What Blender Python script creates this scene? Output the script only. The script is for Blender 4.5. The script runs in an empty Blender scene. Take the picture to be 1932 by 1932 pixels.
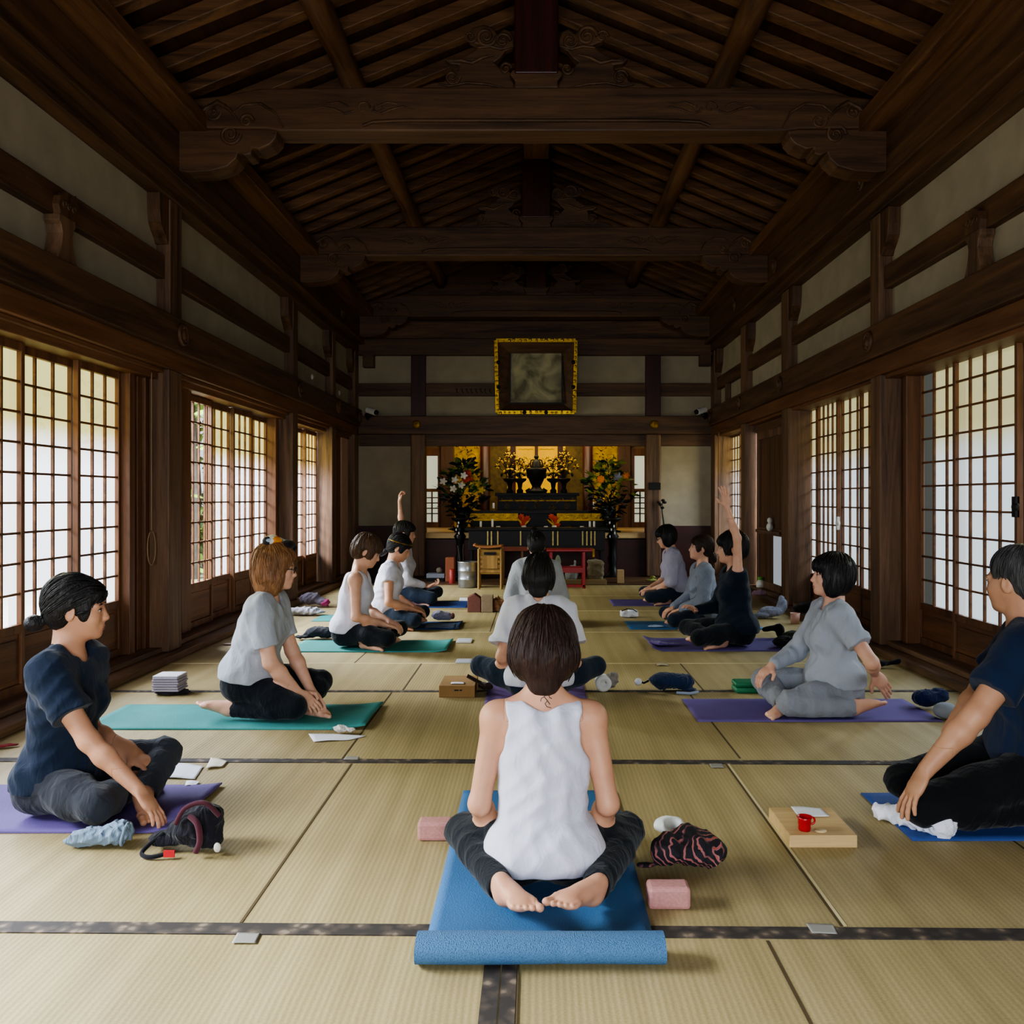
import bpy, math, random
import numpy as np
from mathutils import Vector, Matrix
random.seed(7)
PI = math.pi
scene = bpy.context.scene
COL = scene.collection
F, PX, PY, CH = 1700.0, 1012.0, 940.0, 1.15

def G(px, py, z=0.0):
    """ground (height z) point seen at a photo position"""
    Y = F * (CH - z) / (py - PY)
    return ((px - PX) * Y / F, Y)
def AT(px, py, Y):
    return ((px - PX) * Y / F, Y, CH + (PY - py) * Y / F)

# ---------------------------------------------------------------- tagging
def tag(o, label=None, cat=None, group=None, kind=None):
    if label: o['label'] = label
    if cat: o['category'] = cat
    if group: o['group'] = group
    if kind: o['kind'] = kind
    return o
def empty(name, loc, rz=0.0, label=None, cat=None, group=None):
    o = bpy.data.objects.new(name, None)
    o.empty_display_size = 0.1
    COL.objects.link(o)
    o.location = loc
    o.rotation_euler = (0, 0, rz)
    return tag(o, label, cat, group)

# ---------------------------------------------------------------- mesh builder
class MB:
    def __init__(s): s.v = []; s.f = []; s.m = []; s.sm = []; s.cm = 0
    def add(s, vs, fs, smooth=False):
        b = len(s.v); s.v.extend([tuple(v) for v in vs])
        for f in fs:
            s.f.append(tuple(i + b for i in f)); s.m.append(s.cm); s.sm.append(smooth)
    def box(s, x0, x1, y0, y1, z0, z1):
        v = [(x0,y0,z0),(x1,y0,z0),(x1,y1,z0),(x0,y1,z0),(x0,y0,z1),(x1,y0,z1),(x1,y1,z1),(x0,y1,z1)]
        s.add(v, [(3,2,1,0),(4,5,6,7),(0,1,5,4),(1,2,6,5),(2,3,7,6),(3,0,4,7)])
        return s
    def obox(s, c, sx, sy, sz, M=None):
        M = M or Matrix.Identity(3)
        v = []
        for k in ((-1,-1,-1),(1,-1,-1),(1,1,-1),(-1,1,-1),(-1,-1,1),(1,-1,1),(1,1,1),(-1,1,1)):
            v.append(Vector(c) + M @ Vector((k[0]*sx/2, k[1]*sy/2, k[2]*sz/2)))
        s.add(v, [(3,2,1,0),(4,5,6,7),(0,1,5,4),(1,2,6,5),(2,3,7,6),(3,0,4,7)])
        return s
    def bar(s, a, b, w, h, up=(0,0,1)):
        a = Vector(a); b = Vector(b); d = b - a; L = d.length; d.normalize()
        x = d.cross(Vector(up))
        if x.length < 1e-4: x = d.cross(Vector((1,0,0)))
        x.normalize(); z = x.cross(d)
        M = Matrix((x, d, z)).transposed()
        return s.obox((a + b) / 2, w, L, h, M)
    def tube(s, pts, r, n=10, caps=True, smooth=True):
        pts = [Vector(p) for p in pts]
        rs = r if isinstance(r, (list, tuple)) else [r] * len(pts)
        rings = []; up = Vector((0.13, 0.21, 0.97)); prev = None
        for i, p in enumerate(pts):
            d = (pts[min(i+1, len(pts)-1)] - pts[max(i-1, 0)]).normalized()
            if prev is None:
                x = d.cross(up)
                if x.length < .05: x = d.cross(Vector((1,0,0)))
                x.normalize()
            else:
                x = prev - d * prev.dot(d)
                x.normalize()
            prev = x
            y = d.cross(x)
            rings.append([p + (x*math.cos(2*PI*k/n) + y*math.sin(2*PI*k/n)) * rs[i] for k in range(n)])
        v = [q for ring in rings for q in ring]; f = []
        for i in range(len(pts)-1):
            for k in range(n):
                k2 = (k+1) % n
                f.append((i*n+k, i*n+k2, (i+1)*n+k2, (i+1)*n+k))
        s.add(v, f, smooth)
        if caps:
            s.add(rings[0], [tuple(reversed(range(n)))]); s.add(rings[-1], [tuple(range(n))])
        return s
    def lathe(s, c, prof, n=24, smooth=True, M=None):
        v = []; f = []
        M = M or Matrix.Identity(3)
        for (r, z) in prof:
            for k in range(n):
                v.append(Vector(c) + M @ Vector((r*math.cos(2*PI*k/n), r*math.sin(2*PI*k/n), z)))
        for i in range(len(prof)-1):
            for k in range(n):
                k2 = (k+1) % n
                f.append((i*n+k, i*n+k2, (i+1)*n+k2, (i+1)*n+k))
        if prof[0][0] > 1e-5: f.append(tuple(reversed(range(n))))
        if prof[-1][0] > 1e-5: f.append(tuple(range((len(prof)-1)*n, len(prof)*n)))
        s.add(v, f, smooth)
        return s
    def prism(s, poly, origin, ax, ay, az, depth):
        """polygon (u,v) in plane ax,ay extruded +-depth/2 along az"""
        o = Vector(origin); ax = Vector(ax); ay = Vector(ay); az = Vector(az)
        n = len(poly)
        v = [o + ax*u + ay*w - az*depth/2 for u, w in poly] + [o + ax*u + ay*w + az*depth/2 for u, w in poly]
        f = [tuple(reversed(range(n))), tuple(range(n, 2*n))]
        for k in range(n):
            k2 = (k+1) % n
            f.append((k, k2, n+k2, n+k))
        s.add(v, f)
        return s
    def ball(s, c, r, n=12, M=None):
        if not isinstance(r, (tuple, list)): r = (r, r, r)
        M = M or Matrix.Identity(3)
        v = []; f = []; m = max(6, n//2)
        for i in range(m+1):
            a = PI*i/m - PI/2
            for k in range(n):
                b = 2*PI*k/n
                v.append(Vector(c) + M @ Vector((r[0]*math.cos(a)*math.cos(b), r[1]*math.cos(a)*math.sin(b), r[2]*math.sin(a))))
        for i in range(m):
            for k in range(n):
                k2 = (k+1) % n
                f.append((i*n+k, i*n+k2, (i+1)*n+k2, (i+1)*n+k))
        s.add(v, f, True)
        return s
    def grid(s, fn, nu, nv, smooth=True):
        v = [fn(i/nu, j/nv) for j in range(nv+1) for i in range(nu+1)]
        f = [(j*(nu+1)+i, j*(nu+1)+i+1, (j+1)*(nu+1)+i+1, (j+1)*(nu+1)+i) for j in range(nv) for i in range(nu)]
        s.add(v, f, smooth)
        return s

def link(name, verts, faces, mats, parent=None, mi=None, sm=None, bevel=0, world=True, solid=0, origin=None):
    """verts are world coordinates unless world=False (then parent-local)"""
    V = np.array(verts, dtype=np.float64)
    if parent is None:
        lo = V.min(0); hi = V.max(0)
        org = np.array(origin) if origin is not None else np.array([(lo[0]+hi[0])/2, (lo[1]+hi[1])/2, lo[2]])
        loc = org
    else:
        if world:
            org = np.zeros(3); q = parent
            while q is not None:
                org = org + np.array(q.location); q = q.parent
        else: org = np.zeros(3)
        loc = (0, 0, 0)
    V = V - org
    me = bpy.data.meshes.new(name)
    me.from_pydata(V.tolist(), [], [tuple(f) for f in faces])
    if not isinstance(mats, (list, tuple)): mats = [mats]
    for m in mats: me.materials.append(m)
    if mi is not None and any(mi): me.polygons.foreach_set('material_index', mi)
    if sm is not None: me.polygons.foreach_set('use_smooth', sm)
    me.validate(); me.update()
    o = bpy.data.objects.new(name, me)
    COL.objects.link(o)
    o.location = loc
    if parent is not None: o.parent = parent
    if solid:
        md = o.modifiers.new('solid', 'SOLIDIFY'); md.thickness = solid; md.offset = 0
    if bevel:
        md = o.modifiers.new('bevel', 'BEVEL'); md.width = bevel; md.segments = 2; md.limit_method = 'ANGLE'
    return o
def fin(mb, name, mats, parent=None, label=None, cat=None, group=None, kind=None, **kw):
    o = link(name, mb.v, mb.f, mats, parent, mb.m, mb.sm, **kw)
    return tag(o, label, cat, group, kind)

# ---------------------------------------------------------------- materials
class NT:
    def __init__(s, name):
        s.m = bpy.data.materials.new(name); s.m.use_nodes = True
        s.t = s.m.node_tree; s.n = s.t.nodes
        s.n.clear()
        s.out = s.n.new('ShaderNodeOutputMaterial')
    def node(s, typ, **kw):
        nd = s.n.new('ShaderNode' + typ)
        for k, v in kw.items():
            if k in nd.inputs: 
                s.set(nd.inputs[k], v)
            else: setattr(nd, k, v)
        return nd
    def set(s, inp, v):
        if isinstance(v, bpy.types.NodeSocket): s.t.links.new(v, inp)
        else: inp.default_value = v
    def L(s, a, b): s.t.links.new(a, b)
    def coords(s, scale=(1,1,1), kind='Object', rot=(0,0,0)):
        tc = s.node('TexCoord'); mp = s.node('Mapping')
        s.L(tc.outputs[kind], mp.inputs['Vector'])
        mp.inputs['Scale'].default_value = scale
        mp.inputs['Rotation'].default_value = rot
        return mp.outputs['Vector']
    def ramp(s, fac, stops, interp='LINEAR'):
        r = s.node('ValToRGB'); s.L(fac, r.inputs['Fac'])
        cr = r.color_ramp; cr.interpolation = interp
        while len(cr.elements) < len(stops): cr.elements.new(.5)
        for e, (p, c) in zip(cr.elements, stops):
            e.position = p; e.color = (*c, 1) if len(c) == 3 else c
        return r.outputs['Color']
    def bsdf(s, **kw):
        b = s.node('BsdfPrincipled')
        for k, v in kw.items(): s.set(b.inputs[k.replace('_', ' ')], v)
        s.L(b.outputs[0], s.out.inputs['Surface'])
        return b
    def bump(s, h, strength=.3, dist=.005):
        b = s.node('Bump'); b.inputs['Strength'].default_value = strength; b.inputs['Distance'].default_value = dist
        s.L(h, b.inputs['Height'])
        return b.outputs['Normal']
def C(h, g=1.0):
    """sRGB hex to linear"""
    h = h.lstrip('#'); r = []
    for i in (0, 2, 4):
        c = int(h[i:i+2], 16) / 255
        r.append((c/12.92 if c <= .04045 else ((c+.055)/1.055)**2.4) * g)
    return tuple(r)
def c4(c): return (*c, 1)

def wood(name, dark, light, axis='Y', rough=.55, scale=1.0, bump=.25, spec=.35):
    n = NT(name)
    st = {'X': (.5, 9, 9), 'Y': (9, .5, 9), 'Z': (9, 9, .5)}[axis]
    v = n.coords(tuple(a*scale for a in st))
    oi = n.node('ObjectInfo')
    add = n.node('VectorMath', operation='ADD'); n.L(v, add.inputs[0])
    cm = n.node('CombineXYZ'); mul = n.node('Math', operation='MULTIPLY'); n.L(oi.outputs['Random'], mul.inputs[0]); mul.inputs[1].default_value = 37
    n.L(mul.outputs[0], cm.inputs[0]); n.L(mul.outputs[0], cm.inputs[1]); n.L(cm.outputs[0], add.inputs[1])
    a = n.node('TexNoise', Scale=1.3, Detail=6.0, Roughness=.62, Distortion=.6); n.L(add.outputs[0], a.inputs['Vector'])
    b = n.node('TexNoise', Scale=9.0, Detail=3.0, Roughness=.7); n.L(add.outputs[0], b.inputs['Vector'])
    mx = n.node('Math', operation='MULTIPLY_ADD'); n.L(b.outputs['Fac'], mx.inputs[0]); mx.inputs[1].default_value = .35
    n.L(a.outputs['Fac'], mx.inputs[2])
    mid = tuple((x+y)/2 for x, y in zip(dark, light))
    col = n.ramp(mx.outputs[0], [(.45, dark), (.66, mid), (.88, light)])
    n.bsdf(Base_Color=col, Roughness=rough, Specular_IOR_Level=spec, Normal=n.bump(mx.outputs[0], bump, .004))
    return n.m
def plain(name, col, rough=.6, metal=0, spec=.4, noise=0, nscale=40, bump=0, emit=None, sheen=0):
    n = NT(name)
    kw = dict(Roughness=rough, Metallic=metal, Specular_IOR_Level=spec)
    if noise or bump:
        v = n.coords(); a = n.node('TexNoise', Scale=float(nscale), Detail=4.0); n.L(v, a.inputs['Vector'])
        kw['Base_Color'] = n.ramp(a.outputs['Fac'], [(.3, tuple(x*(1-noise) for x in col)), (.7, tuple(min(1, x*(1+noise)) for x in col))])
        if bump: kw['Normal'] = n.bump(a.outputs['Fac'], bump, .004)
    else: kw['Base_Color'] = c4(col)
    if emit: kw['Emission_Color'] = c4(emit[0]); kw['Emission_Strength'] = emit[1]
    if sheen: kw['Sheen_Weight'] = sheen
    n.bsdf(**kw)
    return n.m
def cloth(name, col, var=.15, weave=700, rough=.9, fold=.0, foldscale=14, sheen=.1):
    n = NT(name)
    v = n.coords()
    a = n.node('TexNoise', Scale=6.0, Detail=3.0); n.L(v, a.inputs['Vector'])
    w = n.node('TexNoise', Scale=float(weave), Detail=1.0); n.L(v, w.inputs['Vector'])
    mx = n.node('Math', operation='MULTIPLY_ADD'); n.L(w.outputs['Fac'], mx.inputs[0]); mx.inputs[1].default_value = .35; n.L(a.outputs['Fac'], mx.inputs[2])
    col_ = n.ramp(mx.outputs[0], [(.45, tuple(x*(1-var) for x in col)), (.9, tuple(min(1, x*(1+var)) for x in col))])
    kw = dict(Base_Color=col_, Roughness=rough, Specular_IOR_Level=.15, Sheen_Weight=sheen)
    if fold:
        v2 = n.coords((1, 1, .55), rot=(.3, .2, .5))
        f = n.node('TexNoise', Scale=float(foldscale), Detail=2.5, Distortion=1.6, Roughness=.45); n.L(v2, f.inputs['Vector'])
        kw['Normal'] = n.bump(f.outputs['Fac'], fold, .02)
    else: kw['Normal'] = n.bump(w.outputs['Fac'], .12, .001)
    n.bsdf(**kw)
    return n.m
# ---------------------------------------------------------------- distance-field modelling
class Field:
    """smoothly blended solids sampled on a grid, meshed by surface nets"""
    def __init__(s, lo, hi, h):
        s.h = h; s.lo = np.array(lo, float) - 2*h
        s.n = (np.ceil((np.array(hi, float) + 2*h - s.lo) / h).astype(int) + 1)
        s.d = np.full(tuple(s.n), .5, np.float32)
        s.ax = [s.lo[i] + np.arange(s.n[i]) * h for i in range(3)]
    def sub(s, lo, hi):
        a = np.clip(np.floor((lo - s.lo) / s.h).astype(int), 0, s.n); b = np.clip(np.ceil((hi - s.lo) / s.h).astype(int) + 1, 0, s.n)
        if (b <= a).any(): return None, None
        sl = tuple(slice(a[i], b[i]) for i in range(3))
        P = np.stack(np.meshgrid(*[s.ax[i][sl[i]] for i in range(3)], indexing='ij'), -1)
        return sl, P
    def prim(s, p):
        """p = (op, kind, args, k)"""
        op, kind, a, k = p
        pad = k + 3*s.h + .004
        if kind == 'cap':
            A, B, ra, rb = np.array(a[0], float), np.array(a[1], float), a[2], a[3]
            r = max(ra, rb)
            lo = np.minimum(A, B) - r - pad; hi = np.maximum(A, B) + r + pad
        else:
            c, r3, R = np.array(a[0], float), np.array(a[1], float), a[2]
            r = max(r3); 
            if R is not None:
                e = np.sqrt(((np.array(R) * r3[None, :])**2).sum(1)) if kind == 'ell' else (np.abs(np.array(R)) * r3[None, :]).sum(1)
            else: e = r3
            lo = c - e - pad; hi = c + e + pad
        sl, P = s.sub(lo, hi)
        if sl is None: return
        if kind == 'cap':
            ba = B - A; L2 = max((ba**2).sum(), 1e-9)
            t = np.clip(((P - A) @ ba) / L2, 0, 1)
            q = P - A - t[..., None]*ba
            d = np.sqrt((q**2).sum(-1)) - (ra + (rb - ra)*t)
        else:
            q = P - c
            if R is not None: q = q @ np.array(R)
            if kind == 'ell':
                k0 = np.sqrt(((q/r3)**2).sum(-1)); k1 = np.sqrt(((q/(r3*r3))**2).sum(-1))
                d = k0*(k0-1)/np.maximum(k1, 1e-6)
                d = np.where(k0 < .05, -min(r3), d)
            else:  # rounded box
                rr = a[3] if len(a) > 3 else .01
                w = np.abs(q) - (r3 - rr)
                d = np.sqrt((np.maximum(w, 0)**2).sum(-1)) + np.minimum(w.max(-1), 0) - rr
        D = s.d[sl]
        d = d.astype(np.float32)
        if op == '+':
            if k > 0:
                hh = np.maximum(k - np.abs(D - d), 0) / k
                s.d[sl] = np.minimum(D, d) - hh*hh*k*.25
            else: s.d[sl] = np.minimum(D, d)
        else:
            d = -d
            if k > 0:
                hh = np.maximum(k - np.abs(D - d), 0) / k
                s.d[sl] = np.maximum(D, d) + hh*hh*k*.25
            else: s.d[sl] = np.maximum(D, d)
    def plane(s, pt, nrm, k=0.0):
        """keep the side the normal points away from"""
        P = [s.ax[0][:, None, None], s.ax[1][None, :, None], s.ax[2][None, None, :]]
        d = (sum((P[i] - pt[i]) * nrm[i] for i in range(3))).astype(np.float32)
        if k > 0:
            hh = np.maximum(k - np.abs(s.d - d), 0) / k
            s.d = np.maximum(s.d, d) + hh*hh*k*.25
        else: s.d = np.maximum(s.d, d)
    def folds(s, amp, freq=38, seed=0, dirs=None, n=3, mask=None, soft=0):
        rs = np.random.RandomState(seed)
        X, Y, Z = s.ax[0][:, None, None], s.ax[1][None, :, None], s.ax[2][None, None, :]
        band = np.abs(s.d) < .03
        idx = np.nonzero(band)
        x = s.ax[0][idx[0]]; y = s.ax[1][idx[1]]; z = s.ax[2][idx[2]]
        wx = .02*np.sin(17*y + rs.rand()*6) + .018*np.sin(23*z + rs.rand()*6)
        wy = .02*np.sin(19*x + rs.rand()*6) + .018*np.sin(15*z + rs.rand()*6)
        wz = .02*np.sin(16*x + rs.rand()*6) + .02*np.sin(21*y + rs.rand()*6)
        x = x + wx; y = y + wy; z = z + wz
        out = 0
        for i in range(n):
            if dirs is not None: k = np.array(dirs[i % len(dirs)], float) + rs.randn(3)*.22
            else: k = rs.randn(3)
            k /= np.linalg.norm(k); k *= freq * (.7 + .9*rs.rand())
            ph = k[0]*x + k[1]*y + k[2]*z + rs.rand()*6
            w = .5 + .5*np.sin(9*x*rs.randn() + 11*y*rs.randn() + 9*z*rs.randn() + rs.rand()*6)
            out = out + ((.5 + .5*np.sin(ph))**1.5 if soft else (1 - np.abs(np.sin(ph)))**1.6) * w
        out = out / n
        a = amp
        if mask is not None: a = amp * mask(x, y, z)
        s.d[idx] -= (a * (out - .35)).astype(np.float32)
    def mesh(s):
        d = s.d; h = s.h
        d = np.where(np.abs(d) < 1e-6, 1e-6, d)
        ins = d < 0
        nx, ny, nz = d.shape
        c = np.zeros((nx-1, ny-1, nz-1), np.int8)
        for i in (0, 1):
            for j in (0, 1):
                for k in (0, 1):
                    c += ins[i:nx-1+i, j:ny-1+j, k:nz-1+k]
        cells = np.nonzero((c > 0) & (c < 8))
        N = len(cells[0])
        if N == 0: return np.zeros((0, 3)), np.zeros((0, 4), int)
        idm = np.full(c.shape, -1, np.int64); idm[cells] = np.arange(N)
        acc = np.zeros((N, 3)); cnt = np.zeros(N)
        ci = np.stack(cells, -1)
        cor = [(i, j, k) for i in (0,1) for j in (0,1) for k in (0,1)]
        dv = {q: d[ci[:,0]+q[0], ci[:,1]+q[1], ci[:,2]+q[2]] for q in cor}
        for q in cor:
            for ax in range(3):
                if q[ax] == 0:
                    q2 = list(q); q2[ax] = 1; q2 = tuple(q2)
                    a, b = dv[q], dv[q2]
                    m = (a < 0) != (b < 0)
                    t = np.where(m, a/(np.where(m, a-b, 1)), 0)
                    p = np.array(q, float)[None, :].repeat(N, 0); p[:, ax] += t
                    acc += p*m[:, None]; cnt += m
        V = s.lo + (ci + acc/cnt[:, None]) * h
        Fs = []
        for ax in range(3):
            a1, a2 = (ax+1) % 3, (ax+2) % 3
            sh = [slice(None)]*3; sh2 = [slice(None)]*3
            sh[ax] = slice(0, -1); sh2[ax] = slice(1, None)
            A = ins[tuple(sh)]; B = ins[tuple(sh2)]
            ed = A != B
            ii = np.stack(np.nonzero(ed), -1)
            ok = (ii[:, a1] > 0) & (ii[:, a2] > 0) & (ii[:, a1] < c.shape[a1]) & (ii[:, a2] < c.shape[a2])
            ii = ii[ok]
            def gid(o1, o2):
                q = ii.copy(); q[:, a1] -= o1; q[:, a2] -= o2
                return idm[q[:,0], q[:,1], q[:,2]]
            quad = np.stack([gid(1,1), gid(0,1), gid(0,0), gid(1,0)], -1)
            flip = ~A[ii[:,0], ii[:,1], ii[:,2]]
            quad[flip] = quad[flip][:, ::-1]
            Fs.append(quad)
        Fq = np.concatenate(Fs)
        Fq = Fq[(Fq >= 0).all(1)]
        return V, Fq

def bounds(prims, pad=.03):
    lo = np.full(3, 1e9); hi = -lo
    for op, kind, a, k in prims:
        if op != '+': continue
        if kind == 'cap':
            r = max(a[2], a[3])
            for q in (a[0], a[1]):
                lo = np.minimum(lo, np.array(q) - r); hi = np.maximum(hi, np.array(q) + r)
        else:
            r = max(a[1]); lo = np.minimum(lo, np.array(a[0]) - r); hi = np.maximum(hi, np.array(a[0]) + r)
    return lo - pad, hi + pad
def solidmesh(prims, h, planes=(), folds=None, box=None):
    lo, hi = bounds(prims)
    if box is not None: lo = np.maximum(lo, np.array(box[0])); hi = np.minimum(hi, np.array(box[1]))
    fl = Field(lo, hi, h)
    for p in prims: fl.prim(p)
    if folds:
        for f in folds: fl.folds(**f)
    for pl in planes: fl.plane(*pl)
    if box is not None:
        e = h*1.01
        for i in range(3):
            n = [0, 0, 0]; n[i] = 1; fl.plane(hi, n)
            n = [0, 0, 0]; n[i] = -1; fl.plane(lo, n)
    return fl.mesh()
def relax(V, Fq, it=1, lam=.5):
    for _ in range(it):
        acc = np.zeros_like(V); cnt = np.zeros(len(V))
        for a, b in ((0,1),(1,2),(2,3),(3,0)):
            np.add.at(acc, Fq[:, a], V[Fq[:, b]]); np.add.at(cnt, Fq[:, a], 1)
            np.add.at(acc, Fq[:, b], V[Fq[:, a]]); np.add.at(cnt, Fq[:, b], 1)
        V = V*(1-lam) + lam*acc/np.maximum(cnt, 1)[:, None]
    return V
def qlink(name, V, Fq, mat, parent=None, world=False, origin=None):
    """fast mesh creation from numpy quads"""
    me = bpy.data.meshes.new(name)
    V = np.asarray(V, float)
    loc = (0, 0, 0)
    if parent is None:
        lo = V.min(0); hi = V.max(0)
        loc = np.array([(lo[0]+hi[0])/2, (lo[1]+hi[1])/2, lo[2]]) if origin is None else np.array(origin)
        V = V - loc
    elif world:
        V = V - np.array(parent.location)
    n = len(Fq)
    me.vertices.add(len(V)); me.vertices.foreach_set('co', V.astype(np.float32).ravel())
    me.loops.add(n*4); me.loops.foreach_set('vertex_index', Fq.astype(np.int32).ravel())
    me.polygons.add(n); me.polygons.foreach_set('loop_start', np.arange(0, n*4, 4, dtype=np.int32))
    try: me.polygons.foreach_set('loop_total', np.full(n, 4, np.int32))
    except Exception: pass
    me.polygons.foreach_set('use_smooth', np.ones(n, bool))
    me.materials.append(mat)
    me.update(calc_edges=True); me.validate()
    o = bpy.data.objects.new(name, me); COL.objects.link(o)
    o.location = loc
    if parent is not None: o.parent = parent
    return o
def sculpt(name, prims, h, mat, parent=None, planes=(), folds=None, it=1, label=None, cat=None, group=None, world=True):
    V, Fq = solidmesh(prims, h, planes, folds)
    V = relax(V, Fq, it)
    return tag(qlink(name, V, Fq, mat, parent, world), label, cat, group)
def cap(a, b, ra, rb=None, k=.02, op='+'): return (op, 'cap', (tuple(a), tuple(b), ra, ra if rb is None else rb), k)
def ell(c, r, k=.02, R=None, op='+'):
    if not isinstance(r, (tuple, list)): r = (r, r, r)
    return (op, 'ell', (tuple(c), tuple(r), R), k)
def rbox(c, r, k=.01, R=None, rr=.01, op='+'): return (op, 'rbx', (tuple(c), tuple(r), R, rr), k)
# ---------------------------------------------------------------- people
def RX(a): c, s = math.cos(a), math.sin(a); return np.array([[1,0,0],[0,c,-s],[0,s,c]])
def RY(a): c, s = math.cos(a), math.sin(a); return np.array([[c,0,s],[0,1,0],[-s,0,c]])
def RZ(a): c, s = math.cos(a), math.sin(a); return np.array([[c,-s,0],[s,c,0],[0,0,1]])
def unit(v): v = np.array(v, float); return v/max(np.linalg.norm(v), 1e-9)
D2 = PI/180
def ik(a, t, l1, l2, pole):
    a = np.array(a, float); t = np.array(t, float)
    d = t - a; L = np.linalg.norm(d)
    if L > (l1+l2)*.995: t = a + d/L*(l1+l2)*.995; d = t-a; L = np.linalg.norm(d)
    if L < abs(l1-l2)*1.05: L = abs(l1-l2)*1.05
    u = d/np.linalg.norm(d)
    x = (l1*l1 - l2*l2 + L*L)/(2*L); y = math.sqrt(max(l1*l1 - x*x, 0))
    p = np.array(pole, float); p = p - u*(p@u)
    p = unit(p)
    return a + u*x + p*y, t

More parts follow.
